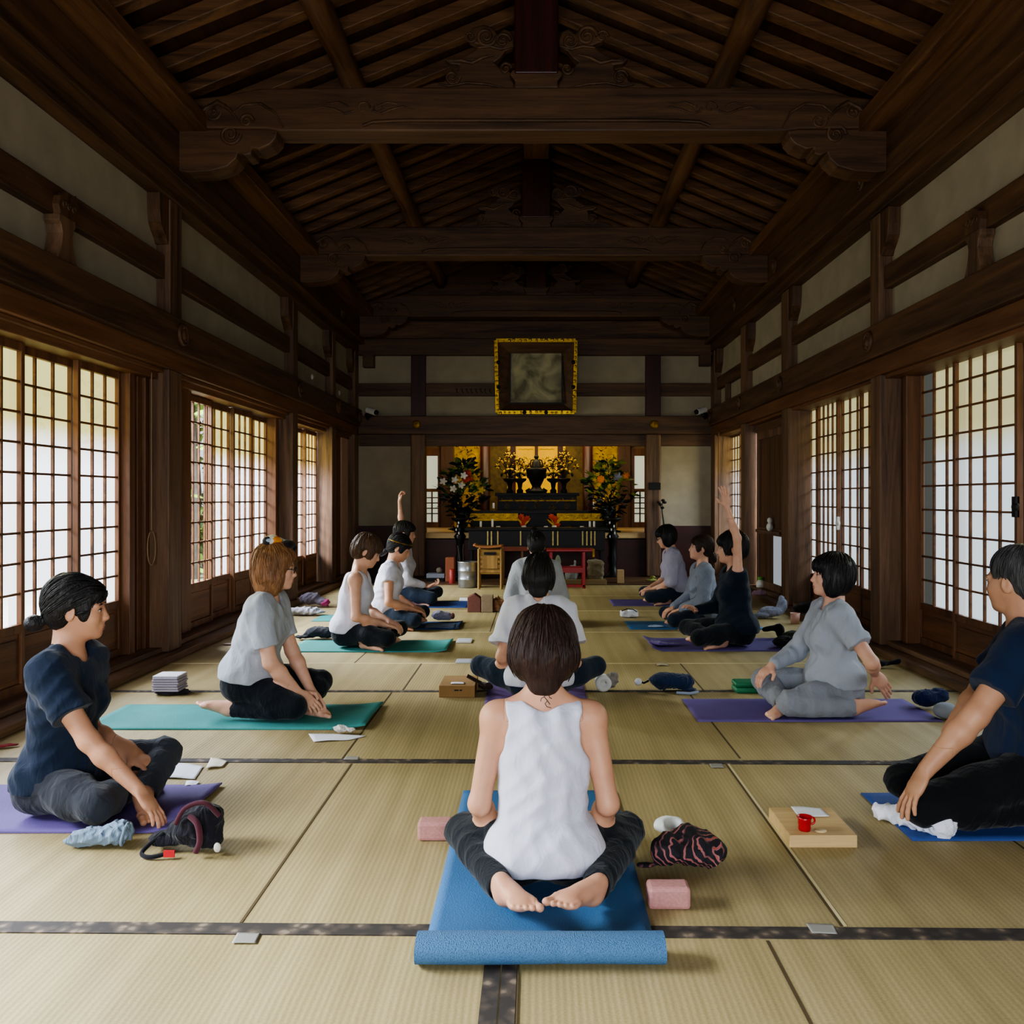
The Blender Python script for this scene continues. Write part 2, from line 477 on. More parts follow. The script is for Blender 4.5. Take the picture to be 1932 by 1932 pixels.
class Human:
    def __init__(s, P):
        s.P = P
        g = lambda k, d: P.get(k, d)
        s.w = g('width', 1.0)
        a1 = g('lean', 5)*D2; a2 = a1 + g('bend', 8)*D2
        s.tw = g('twist', 0)*D2; sd = g('side', 0)*D2
        s.pel = np.array([0, 0, g('pz', .105)])
        s.R1 = RX(-a1) @ RY(sd*.5)
        s.R2 = RZ(s.tw) @ RX(-a2) @ RY(sd)
        s.j = s.pel + s.R1 @ np.array([0, 0, .20])
        sh = g('shr', 0)   # shrug
        sw = .150*s.w
        s.shR = s.tp(sw, -.005, .405 + sh + g('shrR', 0)); s.shL = s.tp(-sw, -.005, .405 + sh + g('shrL', 0))
        s.neck = s.tp(0, -.012, .455)
        hp = g('hpitch', 5)*D2; hy = g('hyaw', 0)*D2 + s.tw; hr = g('hroll', 0)*D2
        s.HR = RZ(hy) @ RX(-hp) @ RY(hr)
        s.hc = s.neck + s.R2 @ np.array([0, .0, .055]) + (RZ(hy) @ RX(-hp*.75)) @ np.array([0, .012 + g('hfwd', 0), .11])
        # arms
        s.arms = {}
        for sid, S in (('R', s.shR), ('L', s.shL)):
            A = g('arm' + sid, dict(t=(.2 if sid == 'R' else -.2, .25, .18)))
            pole = A.get('pole', ((.3 if sid == 'R' else -.3), -.8, -.3))
            el, wr = ik(S, A['t'], .275, .235, pole)
            d = unit(A.get('d', wr - el)); n = np.array(A.get('n', (0, 0, -1)), float)
            n = unit(n - d*(n@d))
            s.arms[sid] = dict(S=S, E=el, W=wr, d=d, n=n, curl=A.get('curl', .35), spread=A.get('spread', .06))
        s.legs = {}
        for sid in 'RL':
            sg = 1 if sid == 'R' else -1
            Lg = g('leg' + sid, None) or dict(K=(.29*sg, .31, .085), A=(-.03*sg, .29, .055), f=(-1*sg, -.25, 0), n=(0, .2, -1))
            f = unit(Lg['f']); n = np.array(Lg.get('n', (0, 0, -1)), float); n = unit(n - f*(n@f))
            s.legs[sid] = dict(H=s.pel + s.R1 @ np.array([.085*sg*s.w, .0, .0]), K=np.array(Lg['K'], float), A=np.array(Lg['A'], float), f=f, n=n)
    def tp(s, u, v, w):
        if w <= .2: return s.pel + s.R1 @ np.array([u, v, w])
        return s.j + s.R2 @ np.array([u, v, w-.2])
    def hp(s, x, y, z): return s.hc + s.HR @ np.array([x, y, z])
    # ---- prims
    def torso(s, e=0.0, chest=0.0):
        W = s.w; r = []
        f = s.P.get('fem', 1); fat = s.P.get('fat', 0)
        r.append(ell(s.tp(0, -.005, .015), (.158*W+e+fat, .112+e+fat, .112+e), 0, s.R1))
        for sg in (1, -1):
            r.append(ell(s.tp(.075*sg, -.045, -.01), (.085+e, .085+e, .09+e), .04, s.R1))
        r.append(ell(s.tp(0, .0, .12), (.122*W+e+fat, .09+e+fat*1.2, .12+e), .06, s.R1))
        r.append(ell(s.tp(0, .0, .20), (.122*W+e+fat*.7, .09+e+fat, .11+e), .06, s.R2))
        r.append(ell(s.tp(0, -.005, .31), (.138*W+e, .098+e, .13+e), .06, s.R2))
        r.append(cap(s.tp(-.115*W, -.01, .40), s.tp(.115*W, -.01, .40), .052+e, None, .06))
        if f and not chest:
            for sg in (1, -1): r.append(ell(s.tp(.062*sg, .075, .285), (.05+e, .038+e, .048+e), .04, s.R2))
        return r
    def traps(s, e=0.0):
        r = []
        for sg in (1, -1):
            r.append(cap(s.tp(.025*sg, -.02, .485), s.tp(.125*sg*s.w, -.012, .42), .030+e, .034+e, .045))
        return r
    def arm(s, sid, e=0.0, k=.03):
        a = s.arms[sid]; r = []; m = s.P.get('armr', 1.0)
        r.append(ell(a['S'], (.050*m+e, .050*m+e, .050*m+e), k))
        r.append(cap(a['S'], a['E'], .045*m+e, .034*m+e, k))
        mid = a['E']*.68 + a['W']*.32
        r.append(cap(a['E'], mid, .034*m+e, .035*m+e, .02))
        r.append(cap(mid, a['W'], .035*m+e, .023*m+e, .02))
        return r
    def hand(s, sid):
        a = s.arms[sid]; r = []; W, d, n = a['W'], a['d'], a['n']
        t = np.cross(d, n) * (1 if sid == 'R' else -1)   # towards the thumb
        hs = s.P.get('hand', 1.0)
        ctr = W + d*.048*hs
        R = np.stack([t, d, n], 1)
        r.append(ell(ctr, (.038*hs, .05*hs, .0155*hs), .018, R))
        r.append(ell(W + d*.068*hs, (.037*hs, .024*hs, .0125*hs), .012, R))
        for i, (o, L, rr) in enumerate(((.027, .070, .0086), (.009, .078, .0088), (-.0095, .072, .0083), (-.027, .056, .0073))):
            b = W + d*(.084 - (.008 if i == 3 else 0))*hs + t*o*hs
            c = a['curl'] * (1 + .15*i); sp = a['spread']*(1.3-i)
            dd = unit(d + t*sp); ang = c*.5; p = b
            for seg, fr in enumerate((.45, .3, .25)):
                v = dd*math.cos(ang) + n*math.sin(ang)
                q = p + v*L*fr*hs*1.02
                r.append(cap(p, q, rr*hs*(1-.07*seg), rr*hs*(1-.07*(seg+1)), .004))
                p = q; ang += c
        tb = W + d*.022*hs + t*.028*hs + n*.004
        v1 = unit(t*.75 + d*.75 + n*.35); v2 = unit(t*.35 + d*.95 + n*.3)
        p1 = tb + v1*.04*hs
        r.append(cap(W + d*.02*hs + t*.014*hs, p1, .0145*hs, .0105*hs, .012))
        r.append(cap(p1, p1 + v2*.032*hs, .0105*hs, .0085*hs, .004))
        return r
    def leg(s, sid, e=0.0, shin=1.0):
        L = s.legs[sid]; r = []; m = s.P.get('legr', 1.0)
        H, K, A = L['H'], L['K'], L['A']
        r.append(cap(H, H*.45 + K*.55, .082*m+e, .070*m+e, .05))
        r.append(cap(H*.45 + K*.55, K, .070*m+e, .054*m+e, .03))
        mid = K*.68 + A*.32
        r.append(cap(K, mid, .053*m+e, .054*m+e, .02))
        r.append(cap(mid, A, .054*m+e, .034+e, .02))
        return r
    def foot(s, sid, toes=True):
        L = s.legs[sid]; r = []; A, f, n = L['A'], L['f'], L['n']
        t = np.cross(f, n) * (1 if sid == 'R' else -1)   # towards the big toe
        R = np.stack([t, f, n], 1)
        r.append(ell(A + n*.022 - f*.026, (.028, .034, .030), .02, R))
        r.append(cap(A, A + f*.07 + n*.025, .033, .026, .02))
        r.append(ell(A + f*.05 + n*.030, (.032, .075, .022), .02, R))
        r.append(ell(A + f*.112 + n*.036, (.043, .034, .017), .02, R))
        for i, (o, L2, rr) in enumerate(((.029, .044, .0125), (.010, .042, .0092), (-.005, .037, .0086), (-.020, .032, .0080), (-.034, .026, .0078))):
            b = A + f*(.126 - .006*i) + t*o + n*.038
            mid2 = b + unit(f + n*-.12)*L2*.5
            r.append(cap(b, mid2, rr, rr*.95, .006)); r.append(cap(mid2, mid2 + unit(f + n*.35)*L2*.5, rr*1.0, rr*.95, .003))
        return r
    def head(s):
        r = []; h = s.hp; R = s.HR; m = s.P.get('fem', 1)
        r.append(cap(s.neck - s.R2 @ np.array([0, .0, .03]), h(0, -.028, -.045), (.053 if m else .062), (.046 if m else .056), .04))
        hd = []
        hd.append(ell(h(0, -.014, .032), (.073, .092, .084), .03, R))
        hd.append(ell(h(0, .024, -.028), (.060, .064, .075), .045, R))
        hd.append(ell(h(0, .052, -.078), (.038 if m else .045, .034, .030), .03, R))
        hd.append(ell(h(0, .074, -.094), (.016, .013, .013), .02, R))
        for sg in (1, -1):
            hd.append(ell(h(.036*sg, .056, -.032), (.026, .026, .030), .025, R))
            hd.append(ell(h(.030*sg, .072, .014), (.024, .014, .009), .014, R))
            hd.append(ell(h(.031*sg, .098, -.003), (.016, .014, .010), .012, R, '-'))
            hd.append(ell(h(.031*sg, .073, -.004), (.0135, .0125, .0115), .004, R))
            e = R @ RZ(-.35*sg)
            hd.append(ell(h(.074*sg, -.008, -.012), (.007, .019, .031), .006, e))
            hd.append(ell(h(.083*sg, -.004, -.008), (.005, .010, .018), .004, e, '-'))
        hd.append(cap(h(0, .082, .006), h(0, .100, -.030), .0075, .0105, .012))
        hd.append(ell(h(0, .098, -.034), (.0165, .011, .009), .008, R))
        hd.append(ell(h(0, .082, -.052), (.022, .012, .014), .014, R))
        hd.append(ell(h(0, .0875, -.0625), (.021, .0105, .0055), .004, R))
        hd.append(ell(h(0, .085, -.0735), (.018, .0105, .0062), .004, R))
        return r + hd

    def hair(s, style):
        h = s.hp; R = s.HR; r = []; face = []; pl = []
        def E(c, q, k=.025, op='+'): r.append(ell(h(*c), q, k, R, op))
        vol = s.P.get('hvol', 0.0)
        E((0, -.018, .036), (.084+vol, .103+vol, .093+vol), 0)
        if style == 'short':      # man, cropped
            E((0, -.055, -.02), (.068, .058, .065), .03)
            E((0, .098, -.045), (.10, .058, .118), .015, '-')
            for sg in (1, -1): E((.085*sg, .012, -.035), (.03, .034, .05), .01, '-')
            E((0, -.02, -.14), (.12, .12, .065), .02, '-')
        elif style == 'bob':
            E((0, -.030, -.015), (.097+vol, .088+vol, .105), .04)
            for sg in (1, -1): E((.066*sg, .010, -.045), (.028, .052, .075), .03)
            E((0, .060, .050), (.072, .042, .040), .03)
            E((0, .118, -.070), (.070, .075, .098), .012, '-')
            E((0, .03, -.10), (.055, .08, .10), .012, '-')
            r.append(ell(h(0, -.01, -.20), (.16, .18, .078), .01, R, '-'))
        elif style == 'long':     # to the shoulder
            E((0, -.035, -.03), (.098+vol, .085+vol, .12), .04)
            for sg in (1, -1): E((.068*sg, .0, -.07), (.032, .058, .085), .03)
            E((0, -.040, -.115), (.088, .06, .055), .03)
            E((0, .045, .058), (.070, .045, .035), .03)
            E((0, .112, -.045), (.072, .070, .105), .012, '-')
            E((0, .035, -.11), (.052, .08, .10), .012, '-')
            r.append(ell(h(0, -.02, -.235), (.16, .18, .070), .01, R, '-'))
        elif style == 'pixie':
            E((0, -.050, -.015), (.083+vol, .068+vol, .085), .035)
            for sg in (1, -1): E((.070*sg, .030, -.005), (.018, .034, .052), .02)
            E((0, .062, .048), (.066, .040, .038), .03)
            E((0, .118, -.055), (.075, .066, .094), .012, '-')
            for sg in (1, -1): E((.088*sg, -.004, -.030), (.020, .026, .040), .01, '-')
            r.append(ell(h(0, .02, -.165), (.13, .13, .085), .02, R, '-'))
        elif style in ('bun', 'tied'):
            E((0, -.045, -.010), (.080, .066, .080), .03)
            E((0, .055, .052), (.066, .042, .036), .03)
            for sg in (1, -1): E((.066*sg, .035, .0), (.016, .026, .045), .02)
            E((0, .120, -.050), (.075, .068, .092), .012, '-')
            for sg in (1, -1): E((.088*sg, -.004, -.040), (.022, .030, .045), .01, '-')
            r.append(ell(h(0, .02, -.170), (.13, .13, .085), .02, R, '-'))
            bc = s.P.get('bunc', (0, -.125, -.045))
            E(bc, s.P.get('bunr', (.034, .036, .034)), .014)
            if style == 'tied': E((bc[0], bc[1]-.02, bc[2]-.03), (.02, .024, .03), .02)
        elif style == 'back':     # round hair seen from behind, nape length
            E((0, -.050, -.030), (.092+vol, .072+vol, .092), .04)
            E((0, .055, .048), (.066, .042, .038), .03)
            for sg in (1, -1): E((.068*sg, .004, -.035), (.024, .050, .060), .03)
            E((0, .120, -.055), (.075, .068, .096), .012, '-')
            E((0, -.045, -.118), (.055, .035, .045), .03)
            r.append(ell(h(0, .04, -.150), (.075, .075, .10), .02, R, '-'))
        return r

def skinmat(name, col):
    n = NT(name)
    v = n.coords(); a = n.node('TexNoise', Scale=14.0, Detail=4.0); n.L(v, a.inputs['Vector'])
    c = n.ramp(a.outputs['Fac'], [(.3, (col[0]*.9, col[1]*.84, col[2]*.82)), (.7, (min(1,col[0]*1.06), col[1]*1.04, col[2]*1.02))])
    b = n.node('TexNoise', Scale=260.0, Detail=2.0); n.L(v, b.inputs['Vector'])
    n.bsdf(Base_Color=c, Roughness=.5, Specular_IOR_Level=.35, Subsurface_Weight=.12, Subsurface_Radius=(.012, .005, .003), Subsurface_Scale=1.0, Normal=n.bump(b.outputs['Fac'], .06, .002))
    return n.m
def hairmat(name, dark, light, rough=.42):
    n = NT(name)
    v = n.coords((150, 60, 12)); a = n.node('TexNoise', Scale=1.0, Detail=5.0, Distortion=1.2, Roughness=.6); n.L(v, a.inputs['Vector'])
    v2 = n.coords((30, 18, 5)); a2 = n.node('TexNoise', Scale=1.0, Detail=3.0, Distortion=.8); n.L(v2, a2.inputs['Vector'])
    mx = n.node('Math', operation='MULTIPLY_ADD'); n.L(a2.outputs['Fac'], mx.inputs[0]); mx.inputs[1].default_value = .6; n.L(a.outputs['Fac'], mx.inputs[2])
    c = n.ramp(mx.outputs[0], [(.5, dark), (1.05, light)])
    n.bsdf(Base_Color=c, Roughness=rough, Specular_IOR_Level=.28, Normal=n.bump(mx.outputs[0], .7, .008))
    return n.m

def strands(V, Fq, H, P):
    from mathutils.bvhtree import BVHTree
    n = P.get('nstr', 260)
    if not n: return V, Fq
    bt = BVHTree.FromPolygons([tuple(v) for v in V], [tuple(int(i) for i in q) for q in Fq])
    rs = random.Random(P.get('seed', 1)*13)
    crown = Vector(H.hp(.01, -.045, .125)); Rh = Matrix(H.HR.tolist()); c0 = Vector(H.hc)
    back = P['hair'] in ('bun', 'tied')
    tgt = Vector(H.hp(*P.get('bunc', (0, -.125, -.045)))) if back else None
    vs = []; fs = []; off = len(V)
    for i in range(n):
        a = rs.uniform(0, 2*PI); el = rs.uniform(-.1, 1.35)
        p = c0 + Rh @ Vector((math.cos(a)*math.cos(el)*.16, math.sin(a)*math.cos(el)*.16 - .02, math.sin(el)*.16))
        hit = bt.find_nearest(p)
        if hit[0] is None: continue
        p = hit[0]; nrm = (p - c0).normalized(); pts = []
        L = rs.uniform(.06, .13); st = .009; sway = rs.uniform(-.35, .35)
        k = int(L/st); lift = rs.uniform(.0008, .003)
        for j in range(k):
            pts.append(p + nrm*lift)
            d = (tgt - p) if back else (p - crown)
            if not back:
                d = d.normalized()*.8 + Vector((0, 0, -1.0))*(.6 + j*.12)
                tw_ = nrm.cross(Vector((0, 0, 1)))
                d = d + tw_*sway
            d = d - nrm*d.dot(nrm)
            if d.length < 1e-4: break
            q = p + d.normalized()*st
            h2 = bt.find_nearest(q)
            if h2[0] is None: break
            if (h2[0] - p).length < st*.35 or (P['hair'] in ('bob', 'long', 'pixie', 'back') and h2[1].z < -.55 and j > 3):
                # free end: hangs on a little way
                for e_ in range(2):
                    pts.append(pts[-1] + (d.normalized()*.5 + Vector((0, 0, -.7)) - nrm*.25).normalized()*st*.9)
                break
            nrm = (h2[1] if h2[1].dot(h2[0]-c0) > 0 else -h2[1]) if h2[1].length > 0 else nrm
            p = h2[0]
        if len(pts) < 4: continue
        r0 = rs.uniform(.0012, .0026)
        prev = None; m_ = len(pts)
        for j, q in enumerate(pts):
            d = (pts[min(j+1, m_-1)] - pts[max(j-1, 0)]).normalized()
            x = d.cross(nrm)
            if x.length < .05: x = d.orthogonal()
            x.normalize(); y = d.cross(x); r = r0*(.35 + .65*math.sin(PI*min(1, (j+.6)/m_)))
            for t in range(4):
                vs.append(q + x*r*math.cos(t*PI/2)*1.6 + y*r*math.sin(t*PI/2))
            if j:
                b = off + len(vs) - 8
                for t in range(4): fs.append((b+t, b+(t+1) % 4, b+4+(t+1) % 4, b+4+t))
    if not vs: return V, Fq
    return np.concatenate([V, np.array([tuple(v) for v in vs])]), np.concatenate([Fq, np.array(fs, int)])

def person(P):
    """P: everything about one person; builds body, hair, clothes"""
    H = Human(P)
    loc = P['loc']; S = P.get('s', 1.0)
    root = empty('person', (loc[0], loc[1], P.get('z', .008)), P.get('rz', 0), P['label'], 'person')
    root.scale = (S, S, S)
    q = P.get('q', .006)
    skin = P['skin']
    # ---------- body
    body = H.torso(-.010) + H.traps(-.002 if P['top'] == 'tank' else -.008)
    le = -.006
    for sid in 'RL':
        body += H.arm(sid, 0 if P['top'] in ('tank', 'tee') else -.004)
        body += H.leg(sid, le)
    fine = []
    hd = H.head(); body += hd
    hands = {}
    for sid in 'RL':
        hands[sid] = H.hand(sid); body += hands[sid]
        body += H.foot(sid)
    regs = []
    hq = P.get('hq', q*.55)
    c = H.hc; regs.append((c - np.array([.125,.125,.20]), c + .125))
    for sid in 'RL':
        if P.get('nohand' + sid): continue
        a = H.arms[sid]; cc = a['W'] + a['d']*.085
        e = np.abs(np.outer(a['d'], [.1])).ravel() + .062
        regs.append((cc - e, cc + e))
    if P.get('finefeet'):
        for sid in 'RL':
            L = H.legs[sid]; cc = L['A'] + L['f']*.06; e = np.abs(L['f'])*.07 + .075
            regs.append((cc - e, cc + e))
    # coarse body with the fine regions left out
    lo, hi = bounds(body)
    fl = Field(lo, hi, q)
    for p in body: fl.prim(p)
    merged = []
    used = []
    for (a, b) in regs:
        # skip regions that overlap one already taken
        if any((a < b2).all() and (b > a2).all() for a2, b2 in used): continue
        used.append((a, b))
    for (a, b) in used:
        i0 = np.clip(np.round((a - fl.lo)/q).astype(int), 0, fl.n); i1 = np.clip(np.round((b - fl.lo)/q).astype(int), 0, fl.n)
        merged.append((fl.lo + i0*q, fl.lo + i1*q))
        fl.d[i0[0]+1:i1[0], i0[1]+1:i1[1], i0[2]+1:i1[2]] = .5
    V, Fq = fl.mesh(); V = relax(V, Fq, 1, .15)
    VV = [V]; FF = [Fq]; off = len(V)
    for (a, b) in merged:
        f2 = Field(a, b, hq)
        for p in body: f2.prim(p)
        g = hq*.5
        for i in range(3):
            n = [0, 0, 0]; n[i] = 1; f2.plane(b + q*.4, n)
            n = [0, 0, 0]; n[i] = -1; f2.plane(a - q*.4, n)
        V2, F2 = f2.mesh()
        if len(V2):
            V2 = relax(V2, F2, 1, .3)
            VV.append(V2); FF.append(F2 + off); off += len(V2)
    qlink('body', np.concatenate(VV), np.concatenate(FF), skin, root)
    # ---------- trousers
    tp_ = []
    e = P.get('tr_e', .006)
    tp_.append(ell(H.tp(0, -.005, .02), (.158*H.w+e+P.get('fat', 0), .112+e+P.get('fat', 0), .105+e), 0, H.R1))
    for sg in (1, -1): tp_.append(ell(H.tp(.075*sg, -.045, -.01), (.086+e, .086+e, .09+e), .04, H.R1))
    cuts = []
    for sid in 'RL':
        L = H.legs[sid]; m = P.get('legr', 1.0)
        K, A, Hh = L['K'], L['A'], L['H']
        tp_.append(cap(Hh, Hh*.45 + K*.55, .082*m+e, .070*m+e, .045))
        tp_.append(cap(Hh*.45 + K*.55, K, .070*m+e, .056*m+e, .03))
        fr = P.get('cuff', .9); E_ = K*(1-fr) + A*fr
        mid = K*.68 + A*.32
        cr = P.get('cuffr', .040)
        tp_.append(cap(K, mid, .055*m+e, .056*m+e, .015))
        tp_.append(cap(mid, E_, .056*m+e, cr+e*.5, .015))
        cuts.append(cap(E_ + unit(A-K)*(cr*1.05), E_ + unit(A-K)*(cr*1.05+.03), cr*1.0, None, .004, '-'))
    fo = [dict(amp=P.get('tr_f', .010), freq=P.get('tr_fr', 42), seed=P.get('seed', 1), n=4)]
    V, Fq = solidmesh(tp_ + cuts, P.get('cq', q), [((0, 0, .012), (0, 0, -1))], fo)
    V[:, 2] = np.maximum(V[:, 2], .004)
    V = relax(V, Fq, 1, .4)
    tro = qlink(P.get('tr_name', 'trousers'), V, Fq, P['tr_mat'], root)
    # ---------- top
    top = P['top']; e = P.get('top_e', .012); fl_ = P.get('flare', .015)
    W = H.w
    sp = []; ts = H.torso(e, chest=0); ts[0] = ts[0][:3] + (.03,)
    ts.append(ell(H.tp(0, -.01, P.get('hem', 0)+.05), (.150*W+e+fl_+P.get('fat', 0), .118+e+fl_+P.get('fat', 0), .10), .05, H.R1))
    if top != 'tank':
        ts += H.traps(e*.6)
        for sid in 'RL':
            a = H.arms[sid]; m = P.get('armr', 1.0)
            sl = P.get('sleeve'+sid, P.get('sleeve', .55 if top == 'tee' else 1.9))
            if sl <= 1:
                fr = sl; E_ = a['S']*(1-fr) + a['E']*fr
                r1 = P.get('slr', .066)
                sp.append(cap(a['S'], E_, .052*m+e, r1, .03))
                u = unit(a['E']-a['S'])
                q1 = unit(np.cross(u, [.3, .2, .9])); q2 = np.cross(u, q1)
                sp.append(rbox(tuple(E_ + u*.06), (r1+.03, .06, r1+.03), .003, np.stack([q1, u, q2], 1), .004, '-'))
            else:
                fr = sl - 1
                sp.append(cap(a['S'], a['E'], .052*m+e, .043*m+e, .03))
                E_ = a['E']*(1-fr) + a['W']*fr
                sp.append(cap(a['E'], E_, .043*m+e, P.get('cuffr2', .030)+e*.6, .02))
    sp += ts
    nk = P.get('neck_r', .062)
    sp.append(('-', 'cap', (tuple(H.tp(0, .0, .475)), tuple(H.tp(0, .0, .62)), nk, nk+.03), .008))
    if top == 'tank':
        for sg in (1, -1):
            sp.append(ell(H.tp(.178*sg*W, 0, .385), (.068, .22, .125), .01, H.R2, '-'))
        sp.append(ell(H.tp(0, -.02, .50), (.082, .2, .070), .01, H.R2, '-'))
        sp.append(ell(H.tp(0, .11, .47), (.066, .09, .11), .01, H.R2, '-'))
    if P.get('vneck'):
        sp.append(('-', 'cap', (tuple(H.tp(0, .12, .47)), tuple(H.tp(0, .14, .36)), .05, .012), .004))
    if P.get('vback'):
        sp.append(('-', 'cap', (tuple(H.tp(0, -.11, .48)), tuple(H.tp(0, -.13, .42)), .045, .012), .004))
    hm = P.get('hem', 0)
    up = H.R1 @ np.array([0, 0, 1.0])
    hempl = (tuple(H.tp(0, 0, hm)), tuple(-up), .006)
    fo = P.get('top_folds') or [dict(soft=1, amp=P.get('top_f', .012)*1.5, freq=P.get('top_fr', 36)*2.0, seed=P.get('seed', 1)+5, n=4, dirs=P.get('top_dirs'))]
    V, Fq = solidmesh(sp, P.get('cq', q), [hempl], fo)
    V[:, 2] = np.maximum(V[:, 2], .006)
    V = relax(V, Fq, 1, .4)
    qlink(P.get('top_name', {'tank': 'tank_top', 'tee': 't_shirt', 'long': 'sweater'}[top]), V, Fq, P['top_mat'], root)
    # ---------- hair
    hr = H.hair(P['hair'])
    fo = [dict(amp=P.get('hair_f', .006), freq=60, seed=P.get('seed', 1)+9, dirs=[(1, .3, .05), (.3, 1, .05), (1, -.5, .1)], n=4)]
    V, Fq = solidmesh(hr, P.get('hairq', q*.8), (), fo)
    V = relax(V, Fq, 1, .3)
    V, Fq = strands(V, Fq, H, P)
    ho = qlink('hair', V, Fq, P['hair_mat'], root)
    # ---------- eyes, lips
    if P.get('face', True):
        for sg in (1, -1):
            mb = MB(); R3 = Matrix(H.HR.tolist())
            mb.ball(H.hp(.031*sg, .0795, -.004), (.0125, .0075, .0058), 14, R3)
            ey = link('eye', mb.v, mb.f, M['eyewhite'], root, None, mb.sm, world=False)
            mb = MB(); mb.ball(H.hp(.031*sg, .0845, -.004), (.0052, .0035, .0052), 12, R3)
            link('iris', mb.v, mb.f, M['iris'], ey, None, mb.sm, world=False)
            mb = MB()
            for (z0, yy, rr, w_) in ((.0035, .0875, .0016, .0145),):
                mb.tube([H.hp((.031 + t*w_)*sg, yy - abs(t)*t*t*.006 - t*t*.003, z0 - t*t*.006) for t in (-1, -.5, 0, .5, 1)], [rr*.4, rr, rr, rr, rr*.4], 6)
            link('eyelash', mb.v, mb.f, M['iris'], root, None, mb.sm, world=False)
            mb = MB()
            mb.tube([H.hp((.032 + t*.017)*sg, .0875 - t*t*.006, .0195 - t*t*.004) for t in (-1, -.5, 0, .5, 1)], [.0012, .0026, .003, .0024, .0008], 6)
            link('eyebrow', mb.v, mb.f, P['hair_mat'], root, None, mb.sm, world=False)
        mb = MB(); R3 = Matrix(H.HR.tolist())
        mb.ball(H.hp(0, .0895, -.0635), (.0190, .0095, .0046), 16, R3); mb.ball(H.hp(0, .0870, -.0735), (.0165, .0098, .0056), 16, R3)
        link('lips', mb.v, mb.f, M['lips'], root, None, mb.sm, world=False)
    return root, H
LP = dict(door=200, altar=30, left=640, right=250, far=430, world=.8, look='AgX - Medium High Contrast', exp=0.68)  # door and far are the powers of added fill lamps
M = {}
M['eyewhite'] = plain('eyewhite', C('#b9b4ad'), .3)
M['iris'] = plain('iris', (.012,.009,.008), .3)
M['lips'] = plain('lips', C('#a8665a'), .45)
WD = dict(dark=C('#2a1a10'), light=C('#6a4a32'))
for ax in 'XYZ':
    M['wood'+ax] = wood('aged_timber_'+ax, C('#2a1b12'), C('#66482f'), ax)
    M['roof'+ax] = wood('roof_timber_'+ax, C('#2e1c10'), C('#7a5536'), ax)
    M['door'+ax] = wood('door_timber_'+ax, C('#432a18'), C('#7a5132'), ax, rough=.5)
    M['post'+ax] = wood('post_timber_'+ax, C('#38271c'), C('#7c5d44'), ax, rough=.6)
    M['pale'+ax] = wood('pale_timber_'+ax, C('#a98a5c'), C('#d2b27e'), ax, rough=.5, bump=.1)
    M['red'+ax] = wood('red_timber_'+ax, C('#210a06'), C('#43180f'), ax, rough=.45)
M['boards'] = wood('roof_boards', C('#220f07'), C('#48280f'), 'Y')
M['plaster'] = plain('plaster', C('#978b76'), .9, noise=.10, nscale=5, bump=.15, spec=.1)
M['black'] = plain('black_lacquer', (.008,.007,.007), .45, spec=.22)
M['darkiron'] = plain('dark_iron', (.02,.018,.016), .5, .6)
M['gold'] = plain('gilt', C('#c9a22c'), .38, .85, noise=.25, nscale=30, bump=.3)
M['golddim'] = plain('old_gilt', C('#8a6820'), .45, .7, noise=.45, nscale=25, bump=.4)
M['white'] = plain('white_paint', C('#d8d5cc'), .5)
M['wax'] = plain('wax', C('#e8e2d2'), .5, emit=(C('#e8e2d2'), .05))
M['paperwhite'] = plain('white_paper', C('#dcdee4'), .8)
M['metal'] = plain('tin', C('#9a9ca0'), .35, .9, noise=.2, nscale=12, bump=.15)
M['card'] = plain('brown_card', C('#8b6a48'), .85, noise=.12, nscale=9)
M['carddark'] = plain('dark_card', C('#4a3226'), .85, noise=.12, nscale=9)
M['redlac'] = plain('red_lacquer', C('#8e1518'), .35, noise=.15, nscale=20)

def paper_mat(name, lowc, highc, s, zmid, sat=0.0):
    """washi with daylight painted in as emission: garden tint above, pale gravel below"""
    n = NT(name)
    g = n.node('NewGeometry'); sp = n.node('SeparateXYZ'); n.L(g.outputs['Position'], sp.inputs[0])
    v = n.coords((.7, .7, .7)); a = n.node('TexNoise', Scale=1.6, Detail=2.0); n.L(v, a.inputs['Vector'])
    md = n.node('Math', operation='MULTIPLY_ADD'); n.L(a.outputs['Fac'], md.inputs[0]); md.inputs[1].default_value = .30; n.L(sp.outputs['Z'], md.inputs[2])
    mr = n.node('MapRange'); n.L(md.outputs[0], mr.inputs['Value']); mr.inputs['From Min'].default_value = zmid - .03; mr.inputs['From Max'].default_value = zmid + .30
    col = n.ramp(mr.outputs[0], [(0, lowc), (.45, tuple((x+y)/2 for x, y in zip(lowc, highc))), (.8, highc), (1, tuple(x*.92 for x in highc))])  # daylight change with height, painted into the paper's glow
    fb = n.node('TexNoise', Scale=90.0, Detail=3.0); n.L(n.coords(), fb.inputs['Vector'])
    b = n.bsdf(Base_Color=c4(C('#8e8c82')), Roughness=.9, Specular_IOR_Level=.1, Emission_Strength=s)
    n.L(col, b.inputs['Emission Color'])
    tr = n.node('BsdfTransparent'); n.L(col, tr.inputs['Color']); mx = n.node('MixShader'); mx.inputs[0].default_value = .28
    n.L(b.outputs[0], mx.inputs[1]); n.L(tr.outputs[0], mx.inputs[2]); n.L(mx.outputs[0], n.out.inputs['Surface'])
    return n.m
PAPER_L = paper_mat('washi_painted_bright', C('#f4f6ff'), C('#b0a96e'), 1.95, 1.48)
PAPER_R = paper_mat('washi_painted_dim', C('#c3cdd3'), C('#b0aa7c'), .95, 1.50)  # same paper with a weaker painted daylight glow
PAPER_D = plain('washi_painted_shade', C('#55564f'), .9, emit=(C('#6d706c'), .25))  # dark sheet painting in weaker daylight, with a faint glow

